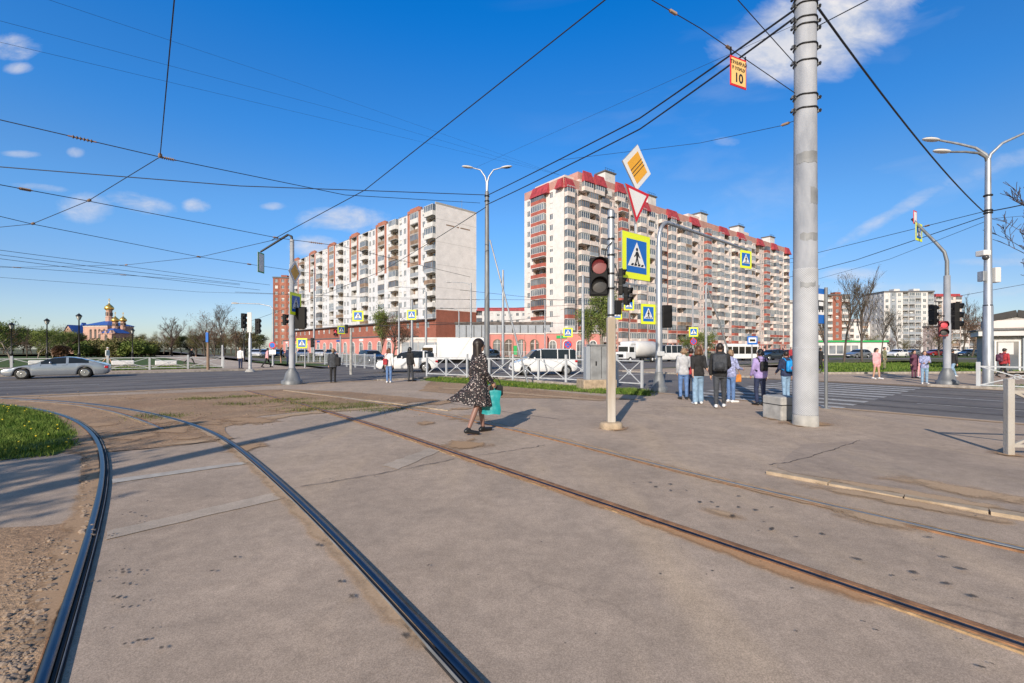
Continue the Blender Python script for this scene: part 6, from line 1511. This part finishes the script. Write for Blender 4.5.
    # trousers
    if legs:
        b=MB(); loft(b,[(.80+z0,.15,.115,0,0),(.93+z0,.18,.13,0,0),(1.02+z0,.165,.122,0,Y(1.02)),(1.06+z0,.15,.11,0,Y(1.05))])
        wide=legs[1] if isinstance(legs,tuple) else 0; lm=legs[0] if isinstance(legs,tuple) else legs
        cuts=[]
        for hip,kn,an,toe,heel in Ls:
            if short: caps(b,hip,hip.lerp(kn,.45),.098,.088)
            else: caps(b,hip,kn,.096,.068+wide*.5); caps(b,kn,an+Vector((0,0,.03)),.068+wide*.5,.052+wide)
        part(b,'shorts' if short else 'trousers',M[lm])
    for (hip,kn,an,toe,heel) in Ls:
        b=MB(); caps(b,heel+Vector((0,0,.012)),toe+Vector((0,.01,.008)),.043,.038); caps(b,heel+Vector((0,0,.012)),an,.045,.042); part(b,'shoe',M[shoes],sm=1)
    if top:
        b=MB(); loft(b,tl(.022,.84-coat,.02 if coat else 0)) 
        for sh,e,w,d2 in As:
            caps(b,sh,e,.068,.056)
            if sleeve=='long': caps(b,e,w-d2*.01,.056,.042)
            elif sleeve=='half': caps(b,e,e.lerp(w,.3),.055,.05)
        caps(b,(0,Y(1.47),1.44+z0),(0,Y(1.5),1.50+z0),.075,.066)
        if hood: b.ell((0,Y(1.5)-.08,1.47+z0),(.11,.07,.06),M['skin'],12,8)
        part(b,'top',M[top])
    hm=MB(); 
    hm.ell(hc+hr@Vector((0,-.022,.028)),(.088+(.012 if hairlen>.05 else 0),.100+(.012 if hairlen>.05 else 0),.112),M['skin'],16,12,rot=hr)
    if hairlen:
        for s in (-1,0,1): caps(hm,hc+hr@Vector((s*.05,-.05,0)),hc+hr@Vector((s*.075,-.075+.02*abs(s),-hairlen)),.062,.05)
    if hairlen<0: hm.ell(hc+hr@Vector((0,-.1,.06)),.05,M['skin'],10,8)
    cuts=[(tuple(hc+hr@Vector((0,.055,0))),tuple(hr@Vector((0,1,-.55)).normalized()))]
    if not hairlen: cuts.append((tuple(hc+Vector((0,0,-.055))),(0,0,-1)))
    part(hm,'hair',M[hair],.011,cuts,2)
    if cap:
        cm=MB(); cm.ell(hc+Vector((0,-.005,.05)),(.092,.108,.085),M['skin'],14,10); cm.ell(hc+hr@Vector((0,.1,.045)),(.07,.06,.012),M['skin'],12,6); part(cm,'cap',M[cap],.011,[(tuple(hc+Vector((0,0,.025))),(0,0,-1))],1)
    t['k']=k
    return t,k,dict(hc=hc*k,hands=[v*k for v in hands],z0=z0*k,Y=Y,Ls=Ls,As=As,sw=sw)
def backpack(t,k,info,mat,label,w=.17,h=.42,d=.14,z=1.05,mat2=None,deco=False):
    bp=thing('backpack',label,'backpack',t.location,t.rotation_euler.z); z0=info['z0']
    a=MB(); a.v=[]; y=-.135
    bm=bmesh.new(); bmesh.ops.create_cube(bm,size=1); 
    for v in bm.verts: v.co=Vector((v.co.x*2*w,y-d/2-.02+v.co.y*d*(1 if v.co.z<0 else .75),z+h/2+v.co.z*h))
    bmesh.ops.bevel(bm,geom=bm.edges[:],offset=.06,segments=4,affect='EDGES',profile=.5)
    a.add([v.co*k+Vector((0,0,z0)) for v in bm.verts],[[v.index for v in f.verts] for f in bm.faces],mat,True); bm.free(); a.build('body',bp)
    a=MB(); 
    bm=bmesh.new(); bmesh.ops.create_cube(bm,size=1)
    for v in bm.verts: v.co=Vector((v.co.x*1.4*w,y-d-.035+v.co.y*.06,z+h*.30+v.co.z*h*.48))
    bmesh.ops.bevel(bm,geom=bm.edges[:],offset=.025,segments=2,affect='EDGES')
    a.add([v.co*k+Vector((0,0,z0)) for v in bm.verts],[[v.index for v in f.verts] for f in bm.faces],mat2 or mat,True); bm.free(); a.build('pocket',bp)
    for s in (-1,1):
        a=MB(); pts=[(s*.10,y-.01,z+h*.93),(s*.115,y+.06,1.475),(s*.12,y+.14,1.485),(s*.125,y+.25,1.40),(s*.13,y+.285,1.28),(s*.15,y+.22,1.14),(s*.17,y+.02,1.08)]
        a.tube([Vector(q)*k+Vector((0,0,z0)) for q in smooth_line(pts,5)],.019*k,mat2 or mat,6); a.build('strap',bp)
    if deco:
        a=MB(); a.ell(Vector((0,y-d-.066,z+h*.35))*k+Vector((0,0,z0)),(.06*k,.008,.07*k),M['redc'],10,6); a.build('patch',bp)
    return bp
FACE=lambda deg:-R(deg)      # heading clockwise from straight away
# woman in floral dress
wp=G(479,433.5)
t,k,I=person('woman in a dark floral dress and black flats walking away with a teal bag',wp,None,FACE(58),1.66,None,None,'shoek','hairb',.23,legL=(11,4),legR=(-13,10),armL=(-10,9,14),armR=(0,12,42),female=True,vox=.009,headyaw=-R(8),legskin=M['tights'])
z0=I['z0']/k
# dress: bodice with long sleeves plus a flared, wind blown skirt
def loc_dir(v,a=FACE(58)): return Matrix.Rotation(-a,3,'Z')@Vector(v)
wind=loc_dir((-1,-.15,0))
b=MB(); loft(b,[(.95+z0,.17,.13,0,0),(1.03+z0,.155,.12,0,0),(1.13+z0,.145,.115,0,0),(1.28+z0,.175,.138,0,0),(1.38+z0,.175,.128,0,0),(1.45+z0,.15,.10,0,0),(1.50+z0,.08,.075,0,0)])
for sh,e,w,d2 in I['As']: caps(b,sh,e,.066,.062); caps(b,e,w-d2*.02,.064,.05)
m=remesh(b,.010,3); m.materials.clear(); m.materials.append(M['floral']); m.transform(Matrix.Scale(k,4)); o=bpy.data.objects.new('dress_bodice',m); col.objects.link(o); o.parent=t
mb=MB(); seg=64; lv=16; vs=[]
for i in range(lv+1):
    s=i/lv; z=1.04-.52*s
    for q in range(seg):
        a=2*math.pi*q/seg; base=Vector((math.cos(a)*(.165+.08*s),math.sin(a)*(.125+.09*s),0)); w_=max(0,Vector((math.cos(a),math.sin(a),0)).dot(wind)); ww=max(0,w_)**1.2
        fold=1+.09*s*math.sin(a*9+s*1.5)+.05*s*math.sin(a*17+1)
        v=base*fold+wind*(.36*ww*s**1.25); zz=z+z0+.10*ww*s**1.5+.012*math.sin(a*9)*s
        vs.append(Vector((v.x,v.y,zz))*k)
mb.add(vs,[(i*seg+q,i*seg+(q+1)%seg,(i+1)*seg+(q+1)%seg,(i+1)*seg+q) for i in range(lv) for q in range(seg)],M['floral'],True); mb.build('dress_skirt',t)
hd=Matrix.Rotation(FACE(58),3,'Z')@I['hands'][1]+t.location
bag=thing('shopping_bag','bright teal shopping bag held by the woman in the floral dress','bag',(hd.x-.07,hd.y+.02,hd.z-.49),R(-4))
a=MB(); bm=bmesh.new(); bmesh.ops.create_grid(bm,x_segments=10,y_segments=12,size=.5)
front=[v.co.copy() for v in bm.verts]; fcs=[[v.index for v in f.verts] for f in bm.faces]; bm.free()
def bagside(sy): 
    out=[]
    for v in front:
        x=v.x*.34*(1+.05*v.y); z=(v.y+.5)*.42; edge=(1-(2*v.x)**2)*.05+.012
        out.append((x+.01*math.sin(z*20),sy*(edge*(1.1-.6*(v.y+.5)))+.006*math.sin(v.x*22+v.y*9)+.005*math.sin(v.y*25),z+.008*math.sin(v.x*9)))
    return out
a.add(bagside(-1),fcs,M['teal'],True); a.add(bagside(1),fcs,M['teal'],True)
for s in (-1,1):
    e=[bagside(sy)[i] for i,v in enumerate(front) if abs(v.x-s*.5)<1e-4 for sy in(-1,)] ; e2=[bagside(1)[i] for i,v in enumerate(front) if abs(v.x-s*.5)<1e-4]
    for q in range(len(e)-1): a.add([e[q],e[q+1],e2[q+1],e2[q]],[(0,1,2,3)],M['teal'])
a.box(-.16,.16,-.012,.012,0,.003,M['teal']); a.build('body',bag)
for s in (-1,1): a=MB(); a.tube(smooth_line([(-.07,s*.02,.42),(-.05,s*.012,.50),(0,0,.53),(.05,s*.012,.50),(.07,s*.02,.42)],5),.006,M['teal'],6); a.build('handle',bag)
hb=thing('handbag','small black handbag on the forearm of the woman in floral dress','bag',(hd.x+.02,hd.y+.12,hd.z-.05),R(20)); a=MB(); a.bbox(-.12,.12,-.05,.05,-.13,.06,M['cloth_black'],.03); a.build('body',hb); a=MB(); a.tube(smooth_line([(-.09,0,.05),(-.06,0,.16),(.02,0,.2),(.09,0,.05)],4),.008,M['cloth_black'],6); a.build('strap',hb)

# waiting group
t,k,I=person('woman in light grey sweater and blue jeans at the left of the waiting group',683.5,399.5,FACE(8),1.50,'greyk','jeans2','shoek','hairs',.02,armL=(5,6,20),armR=(12,6,75),female=True,legL=(6,12),legR=(-3,0))
person('figure in dark trousers half hidden between grey sweater and black top',691,398.5,FACE(20),1.50,'redc','navy','shoek','hairb',0)
person('woman in black top and wide pale jeans holding hands behind her back',698,404.5,FACE(5),1.55,'cloth_black',('jeans',.03),'shoew','hairl',.10,armL=(-15,4,-20),armR=(-20,2,-30),sleeve='half',female=True,legR=(9,14),legL=(-4,0),lean=-2)
t,k,I=person('tall man in black jacket and dark trousers wearing a large black backpack',720,408,FACE(25),1.62,'cloth_black','dgrey','shoew','hairb',0,legL=(-10,2),legR=(9,2),armL=(0,9,10),armR=(15,10,55))
backpack(t,k,I,M['dgrey'],'large charcoal backpack worn by the tall man in black jacket',.18,.46,.16,1.0)
t,k,I=person('person in patterned blue jacket and jeans beside the tall man with backpack',731,402.5,FACE(70),1.46,'stripe','jeans2','shoew','hairs',.04,armR=(20,8,60),female=True)
hd=Matrix.Rotation(FACE(70),3,'Z')@I['hands'][1]+t.location
ob=thing('shoulder_bag','orange bag carried next to the tall man with backpack','bag',(hd.x-.22,hd.y-.06,.66),R(15)); ob.scale=(.72,)*3; a=MB(); a.bbox(-.15,.15,-.06,.06,-.12,.18,M['orangec'],.03); a.build('body',ob); a=MB(); a.tube(smooth_line([(-.12,0,.17),(-.08,0,.42),(.0,0,.55),(.1,0,.17)],4),.01,M['orangec'],6); a.build('strap',ob)
t,k,I=person('person with dark hair in lilac jacket with small black backpack',760,405.5,FACE(-5),1.47,'lilac','navy','shoek','hairk',.03,armL=(4,10,30),armR=(0,9,6),female=True,hood=True,legL=(7,14),legR=(-3,0),headyaw=R(20))
backpack(t,k,I,M['cloth_black'],'small black backpack worn over the lilac jacket',.12,.30,.10,1.08)
t,k,I=person('boy in dark jacket and faded jeans with bright blue backpack',786,400.5,FACE(-6),1.42,'navy','jeans','shoew','hairb',0,armL=(8,10,45),armR=(0,10,5),legR=(6,10),legL=(-3,0),headyaw=-R(15))
backpack(t,k,I,M['bluebag'],'bright blue school backpack worn by the boy',.15,.40,.14,1.02,deco=True)
# left pedestrians
t,k,I=person('stooped man in dark coat with shoulder bag near the left mast pole',333,382.6,FACE(-12),1.50,'dgrey','cloth_black','shoek','hairs',0,lean=6,coat=.05,armL=(-4,8,12),armR=(6,12,30),cap=None)
sb=thing('shoulder_bag','black shoulder bag of the man in the dark coat','bag',t.location+Vector((.24,-.06,.8)),0); a=MB(); a.bbox(-.10,.12,-.11,.09,-.05,.34,M['cloth_black'],.05); a.build('body',sb); a=MB(); a.tube(smooth_line([(-.02,-.05,.3),(-.12,-.06,.48),(-.2,.0,.55),(-.2,.1,.4)],4),.015,M['cloth_black'],6); a.build('strap',sb)
t,k,I=person('woman with dark hair in white top and blue jeans with red bag',389,382.8,FACE(10),1.52,'whitec','jeans2','shoew','hairl',.10,female=True)
sb=thing('shoulder_bag','small red bag worn by the woman in white top','bag',t.location+Vector((-.12,-.17,.85)),0); a=MB(); a.bbox(-.1,.1,-.06,.05,-.05,.22,M['redc'],.04); a.build('body',sb); a=MB(); a.tube(smooth_line([(-.05,0,.2),(0,.02,.36),(.1,.1,.48),(.12,.2,.42)],4),.012,M['redc'],6); a.build('strap',sb)
person('woman in black jacket and grey jeans standing beside the white SUV',410,381.6,FACE(35),1.56,'cloth_black','dgrey','shoek','hairk',.12,female=True,legR=(8,0),armR=(4,6,18))
person('distant person in white shirt and dark trousers left of the two lights',240.5,368.8,FACE(0),1.6,'whitec','navy','shoek','hairs',0,vox=.016)
person('distant walker leaning forward in pale top left of the mast pole',267,367.5,FACE(60),1.6,'pink','cloth_black','shoek','hairb',.05,vox=.016,legL=(22,4),legR=(-20,15),lean=5)
person('distant woman in black dress between mast pole and crossing',281,363.5,FACE(80),1.6,'cloth_black',('cloth_black'),'shoek','hairl',.08,vox=.016,short=True,female=True)
person('distant dark figure just left of the left mast pole base',288.5,366.5,FACE(0),1.65,'navy','navy','shoek','hairk',0,vox=.016)
person('walker with white top and black shorts on the park path by the silver car',107.5,364.3,FACE(80),1.7,'whitec','cloth_black','shoek','hairs',0,short=True,vox=.016,legL=(25,5),legR=(-22,18),cap='whitec')
person('hurrying person in black on the park path behind the railing',190,364.6,FACE(85),1.65,'cloth_black','cloth_black','shoek','hairk',0,vox=.016,legL=(28,5),legR=(-28,20),lean=12,armL=(25,5,20),armR=(-25,5,20))
# right pedestrians
person('woman in pink top and pink shorts walking on the right pavement',876.5,379.3,FACE(170),1.52,'pink','pink','shoew','hairb',.08,short=True,female=True,vox=.014,legL=(6,0),legR=(-6,4))
person('man in camouflage clothes standing behind the pink shorts woman',884.5,369.5,FACE(150),1.62,'camo','camo','shoek','hairb',0,vox=.016)
person('woman in long burgundy coat beside the striped shirt woman',914,378.3,FACE(180),1.42,'burg','burg','shoek','hairk',.04,female=True,coat=.32,vox=.014)
person('small child in pink between burgundy coat and striped shirt',919.5,377.3,FACE(180),1.15,'pink','pink','shoew','hairb',.04,female=True,vox=.014)
person('woman in blue patterned shirt and jeans left of the right mast pole',924.5,384,FACE(-150),1.40,'stripe','jeans','shoew','hairb',.02,female=True,vox=.014,armL=(25,5,70),armR=(20,6,60))
person('person in black jacket striding right in light jeans behind the railing',952.5,377.0,FACE(80),1.55,'cloth_black','jeans','shoew','hairk',0,legL=(28,5),legR=(-26,16),vox=.014)
t,k,I=person('walker with dark clothes and red jacket before the kiosk',1003,377.5,FACE(85),1.60,'redc','cloth_black','shoek','hairb',0,legL=(30,5),legR=(-28,18),vox=.014,lean=8,cap='cloth_black')
backpack(t,k,I,M['burg'],'dark red backpack on the walker before the kiosk',.17,.42,.16,1.0)
person('dark walker seen between concrete pole and stop sign post',820.5,370.5,FACE(85),1.6,'cloth_black','cloth_black','shoek','hairk',0,legL=(20,4),legR=(-18,12),vox=.016)
person('distant person in white shirt above the lilac jacket near the bus',759,364.5,FACE(170),1.65,'whitec','dgrey','shoek','hairk',0,vox=.018)
person('distant person in red top right of the boy with blue backpack',791,363.5,FACE(170),1.65,'redc','navy','shoek','hairb',0,vox=.018)
bpy.data.scenes.remove(sc2)

# ---------------------------------------------------------------- trees
def tree_mesh(h,spread,nleaf,leafsize,bark,leaf,levels=4,trunkfrac=.3,seed=1,gnarl=.25,minr=.006,up=.55,first=7,leafcl=.35,thick=.022):
    rnd=random.Random(seed); wood=MB(); lv=MB(); tips=[]
    def grow(p,d,ln,r,lev):
        n=4; pts=[p]; rs=[r]; q=p; dd=d
        for i in range(n):
            dd=(dd+Vector((rnd.gauss(0,gnarl),rnd.gauss(0,gnarl),rnd.gauss(0,gnarl*.5)+.06))*.5).normalized(); q=q+dd*ln/n; pts.append(q); rs.append(max(minr,r*(1-.55*(i+1)/n)))
        wood.tube(pts,rs,bark,6 if lev<2 else 4 if lev<3 else 3,cap=False)
        if lev>=levels-1: tips.extend(pts[1:])
        if lev<levels:
            nb=first if lev==0 else rnd.randint(3,5)
            for b_ in range(nb):
                t_=rnd.uniform(.35 if lev else trunkfrac,1); i=min(n-1,int(t_*n)); f=t_*n-i; bp_=pts[i].lerp(pts[i+1],f)
                a=rnd.uniform(0,6.28); out=Vector((math.cos(a),math.sin(a),0)); base=(pts[i+1]-pts[i]).normalized()
                nd=(base*up+out*spread+Vector((0,0,.15))).normalized(); grow(bp_,nd,ln*rnd.uniform(.42,.68)*(1.15-.4*t_ if lev==0 else 1),max(minr,rs[i]*.55),lev+1)
    grow(Vector((0,0,0)),Vector((0,0,1)),h*.78,h*thick,0)
    vs=[];fs=[]
    for _ in range(nleaf):
        c=rnd.choice(tips)+Vector((rnd.gauss(0,leafcl),rnd.gauss(0,leafcl),rnd.gauss(0,leafcl))); s=leafsize*rnd.uniform(.5,1.4); u=Vector((rnd.gauss(0,1),rnd.gauss(0,1),rnd.gauss(0,1))).normalized(); v=u.cross(Vector((rnd.gauss(0,1),rnd.gauss(0,1),1))).normalized(); o=len(vs)
        if c.z<.05: continue
        vs+=[c-u*s,c+v*s*.6,c+u*s,c-v*s*.6]; fs.append((o,o+1,o+2,o+3))
    if fs: lv.add(vs,fs,leaf)
    return wood,lv
def proto(name,**k):
    w_,l_=tree_mesh(**k); mw=w_.build('trunk'); ml=l_.build('crown') if l_.v else None; a=mw.data; b=ml.data if ml else None
    bpy.data.objects.remove(mw); 
    if ml: bpy.data.objects.remove(ml)
    return name,a,b,k['h']
def bush_mesh(nleaf,leaf,seed,ls=.09):
    rnd=random.Random(seed); mb=MB(); vs=[];fs=[]; lob=[(rnd.uniform(-.9,.9),rnd.uniform(-.6,.6),rnd.uniform(.5,1.3),rnd.uniform(.4,.75)) for _ in range(9)]
    for _ in range(nleaf):
        l=rnd.choice(lob); d=Vector((rnd.gauss(0,1),rnd.gauss(0,1),rnd.gauss(0,1))).normalized()*l[3]*rnd.uniform(.6,1.1); c=Vector((l[0],l[1],l[2]))+d
        if c.z<0.02: c.z=rnd.uniform(.02,.4)
        s=ls*rnd.uniform(.5,1.3); u=Vector((rnd.gauss(0,1),rnd.gauss(0,1),rnd.gauss(0,1))).normalized(); v=u.cross(Vector((rnd.gauss(0,1),rnd.gauss(0,1),1))).normalized(); o=len(vs); vs+=[c-u*s,c+v*s*.6,c+u*s,c-v*s*.6]; fs.append((o,o+1,o+2,o+3))
    mb.add(vs,fs,leaf)
    w_=MB()
    for _ in range(14): 
        l=rnd.choice(lob); w_.tube([(l[0]*.2,l[1]*.2,0),(l[0]*.7,l[1]*.7,l[2]*.6),(l[0],l[1],l[2]+.2)],[.03,.02,.008],M['twig'],4,cap=False)
    a=w_.build('stem'); b=mb.build('crown'); ma,mb_=a.data,b.data; bpy.data.objects.remove(a); bpy.data.objects.remove(b); return ('bush',ma,mb_,1.9)
B1=proto('bare_tree',gnarl=.13,h=9,spread=.42,nleaf=700,leafsize=.05,bark=M['bark'],leaf=M['leafy'],levels=4,seed=3,first=11,up=.9,trunkfrac=.28,minr=.010,thick=.016)
B2=proto('bare_tree',gnarl=.12,h=9,spread=.32,nleaf=500,leafsize=.05,bark=M['bark'],leaf=M['leafy'],levels=4,seed=8,first=12,up=1.1,trunkfrac=.25,minr=.010,thick=.016)
B3=proto('bare_tree',gnarl=.16,h=8,spread=.65,nleaf=0,leafsize=.05,bark=M['twig'],leaf=M['leafy'],levels=4,seed=12,first=14,up=.8,trunkfrac=.16,minr=.014)
G1=proto('leafy_tree',h=8,spread=.7,nleaf=5200,leafsize=.13,bark=M['birch'],leaf=M['leafg'],levels=3,seed=5,first=12,trunkfrac=.2)
G2=proto('leafy_tree',h=8,spread=.35,nleaf=6500,leafsize=.12,bark=M['birch'],leaf=M['leafg'],levels=3,seed=6,first=14,up=1.0,trunkfrac=.12)
D1=proto('dense_tree',h=8,spread=.9,nleaf=9000,leafsize=.17,bark=M['bark'],leaf=M['leafd'],levels=3,seed=9,first=14,trunkfrac=.12)
O1=proto('budding_tree',h=8,spread=.7,nleaf=4200,leafsize=.10,bark=M['bark'],leaf=M['leafy'],levels=3,seed=10,first=13,trunkfrac=.14)
R1=proto('budding_tree',h=8,spread=.6,nleaf=2600,leafsize=.09,bark=M['bark'],leaf=M['leafr'],levels=3,seed=14,first=13,trunkfrac=.14)
S1=bush_mesh(3800,M['leafg'],2); S2=bush_mesh(3800,M['leafy'],4); S3=bush_mesh(2600,M['leafr'],6)
def plant(pr,px,D,top,label,cat='tree',group=None,wide=1.0,rz=None):
    name,a,b,h0=pr; x=(px-CX)*D/FPX; H=CH+(Y0-top)*D/FPX; s=H/h0
    t=thing(name,label,cat,(x,D,0),random.uniform(0,6.28) if rz is None else rz,group); t.scale=(s*wide,s*wide,s)
    for nm,me in (('stem' if name=='bush' else 'trunk',a),('crown',b)):
        if me: o=bpy.data.objects.new(nm,me); col.objects.link(o); o.parent=t
    return t
# right side bare trees
plant(B1,844,52,291,'large bare tree with forked crown right of the stop sign post'); plant(B2,862,55,292,'tall slender bare tree behind the pink shorts woman')
plant(B2,828,60,302,'smaller bare tree partly behind the stop sign post'); 
bt='bare trees before the modern white block'
for px,D,tp in ((881,75,316),(899,85,322),(939,90,322),(962,95,312),(972,88,320)): plant(random.choice([B1,B2,R1]),px,D,tp,'bare brown tree before the modern block and kiosk',group=bt)
plant(B3,1100,29,215,'bare tree reaching in from the right picture edge above the kiosk')
# centre
plant(G2,600,62,303,'tall green birch like tree between the pavilion and the tower'); plant(G2,590,66,316,'lower green tree directly behind the electrical cabinet')
plant(G1,702,58,334,'small green tree behind the woman in black top'); plant(G1,690,64,338,'second small green tree by the no parking sign')
plant(G2,380,92,318,'green budding tree before the red brick base left'); plant(R1,393,88,322,'reddish budding tree before the brick base',wide=1.3); plant(R1,405,90,326,'reddish brown shrubby tree right of its green neighbour',wide=1.2)
# left park
pk='bushes and small trees around the church'
for i,(px,tp,pr,D) in enumerate([(94,338,S1,88),(103,339,S2,86),(113,339,S1,84),(121,339,S2,84),(129,337,S2,86),(137,338,S1,84),(143,339,S2,88),(151,341,S2,92),(86,340,S1,84),(62,344,S3,78),(53,344,S2,80)]): plant(pr,px,D,tp,['green leafy bush below the church walls','olive budding bush below the church walls','reddish brown bush left of the church'][{id(S1):0,id(S2):1,id(S3):2}[id(pr)]],'bush',group=pk,wide=1.1)
plant(G1,11,52,324,'young green tree behind the leftmost lantern'); plant(G1,38,75,331,'green tree between the two left lanterns'); plant(G1,53,78,332,'green tree behind the lantern by the car roof'); plant(G1,58,85,333,'taller green tree left of the church'); plant(B2,27,68,332,'slim pale young tree at left'); plant(R1,66,90,332,'thin twiggy tree just left of church gable')
plant(B3,172,96,323,'round bare dark tree standing alone in the park'); plant(R1,205,100,322,'brownish twiggy tree in the park right part'); plant(B1,224,96,314,'taller bare tree behind the left traffic light'); plant(R1,214,92,328,'low twiggy tree between its taller neighbours'); plant(R1,236,90,326,'brown twiggy tree at the park corner',wide=1.3); plant(O1,246,100,330,'olive budding tree behind left signal post',wide=1.3); plant(O1,196,104,333,'olive tree behind the park meadow')
fw='trees of the far woodland edge'
for i in range(46):
    px=-30+i*6.4+random.uniform(-3,3); D=random.uniform(118,150); pr=random.choice([D1,O1,R1,D1 if px<40 else O1,R1]); lb={'dense_tree':'dark dense tree in the far woodland edge','budding_tree':'budding tree in the far woodland edge'}[pr[0]]
    if 75<px<128: D=random.uniform(166,180)
    plant(pr,px,D,random.uniform(335,341) if px>25 else random.uniform(329,337),lb,group=fw+(' (dark)' if pr is D1 else ''),wide=1.3)
for i in range(16):
    px=850+i*14+random.uniform(-4,4); D=random.uniform(120,150); plant(random.choice([R1,B1,O1]),px,D,random.uniform(336,341),'low brown tree in front of the distant right blocks',group='low brown trees before the distant right blocks',wide=1.2)

# tree behind the viewpoint: its crown shades the grass corner and the path by the curved rail
name,a_,b_,h0=G1; t=thing('leafy_tree','spring tree standing behind the viewpoint at the left','tree',(-9.4,-3.4,0),0.6); t.scale=(.6,.6,.66)
for nm,me in (('trunk',a_),('crown',b_)): o=bpy.data.objects.new(nm,me); col.objects.link(o); o.parent=t
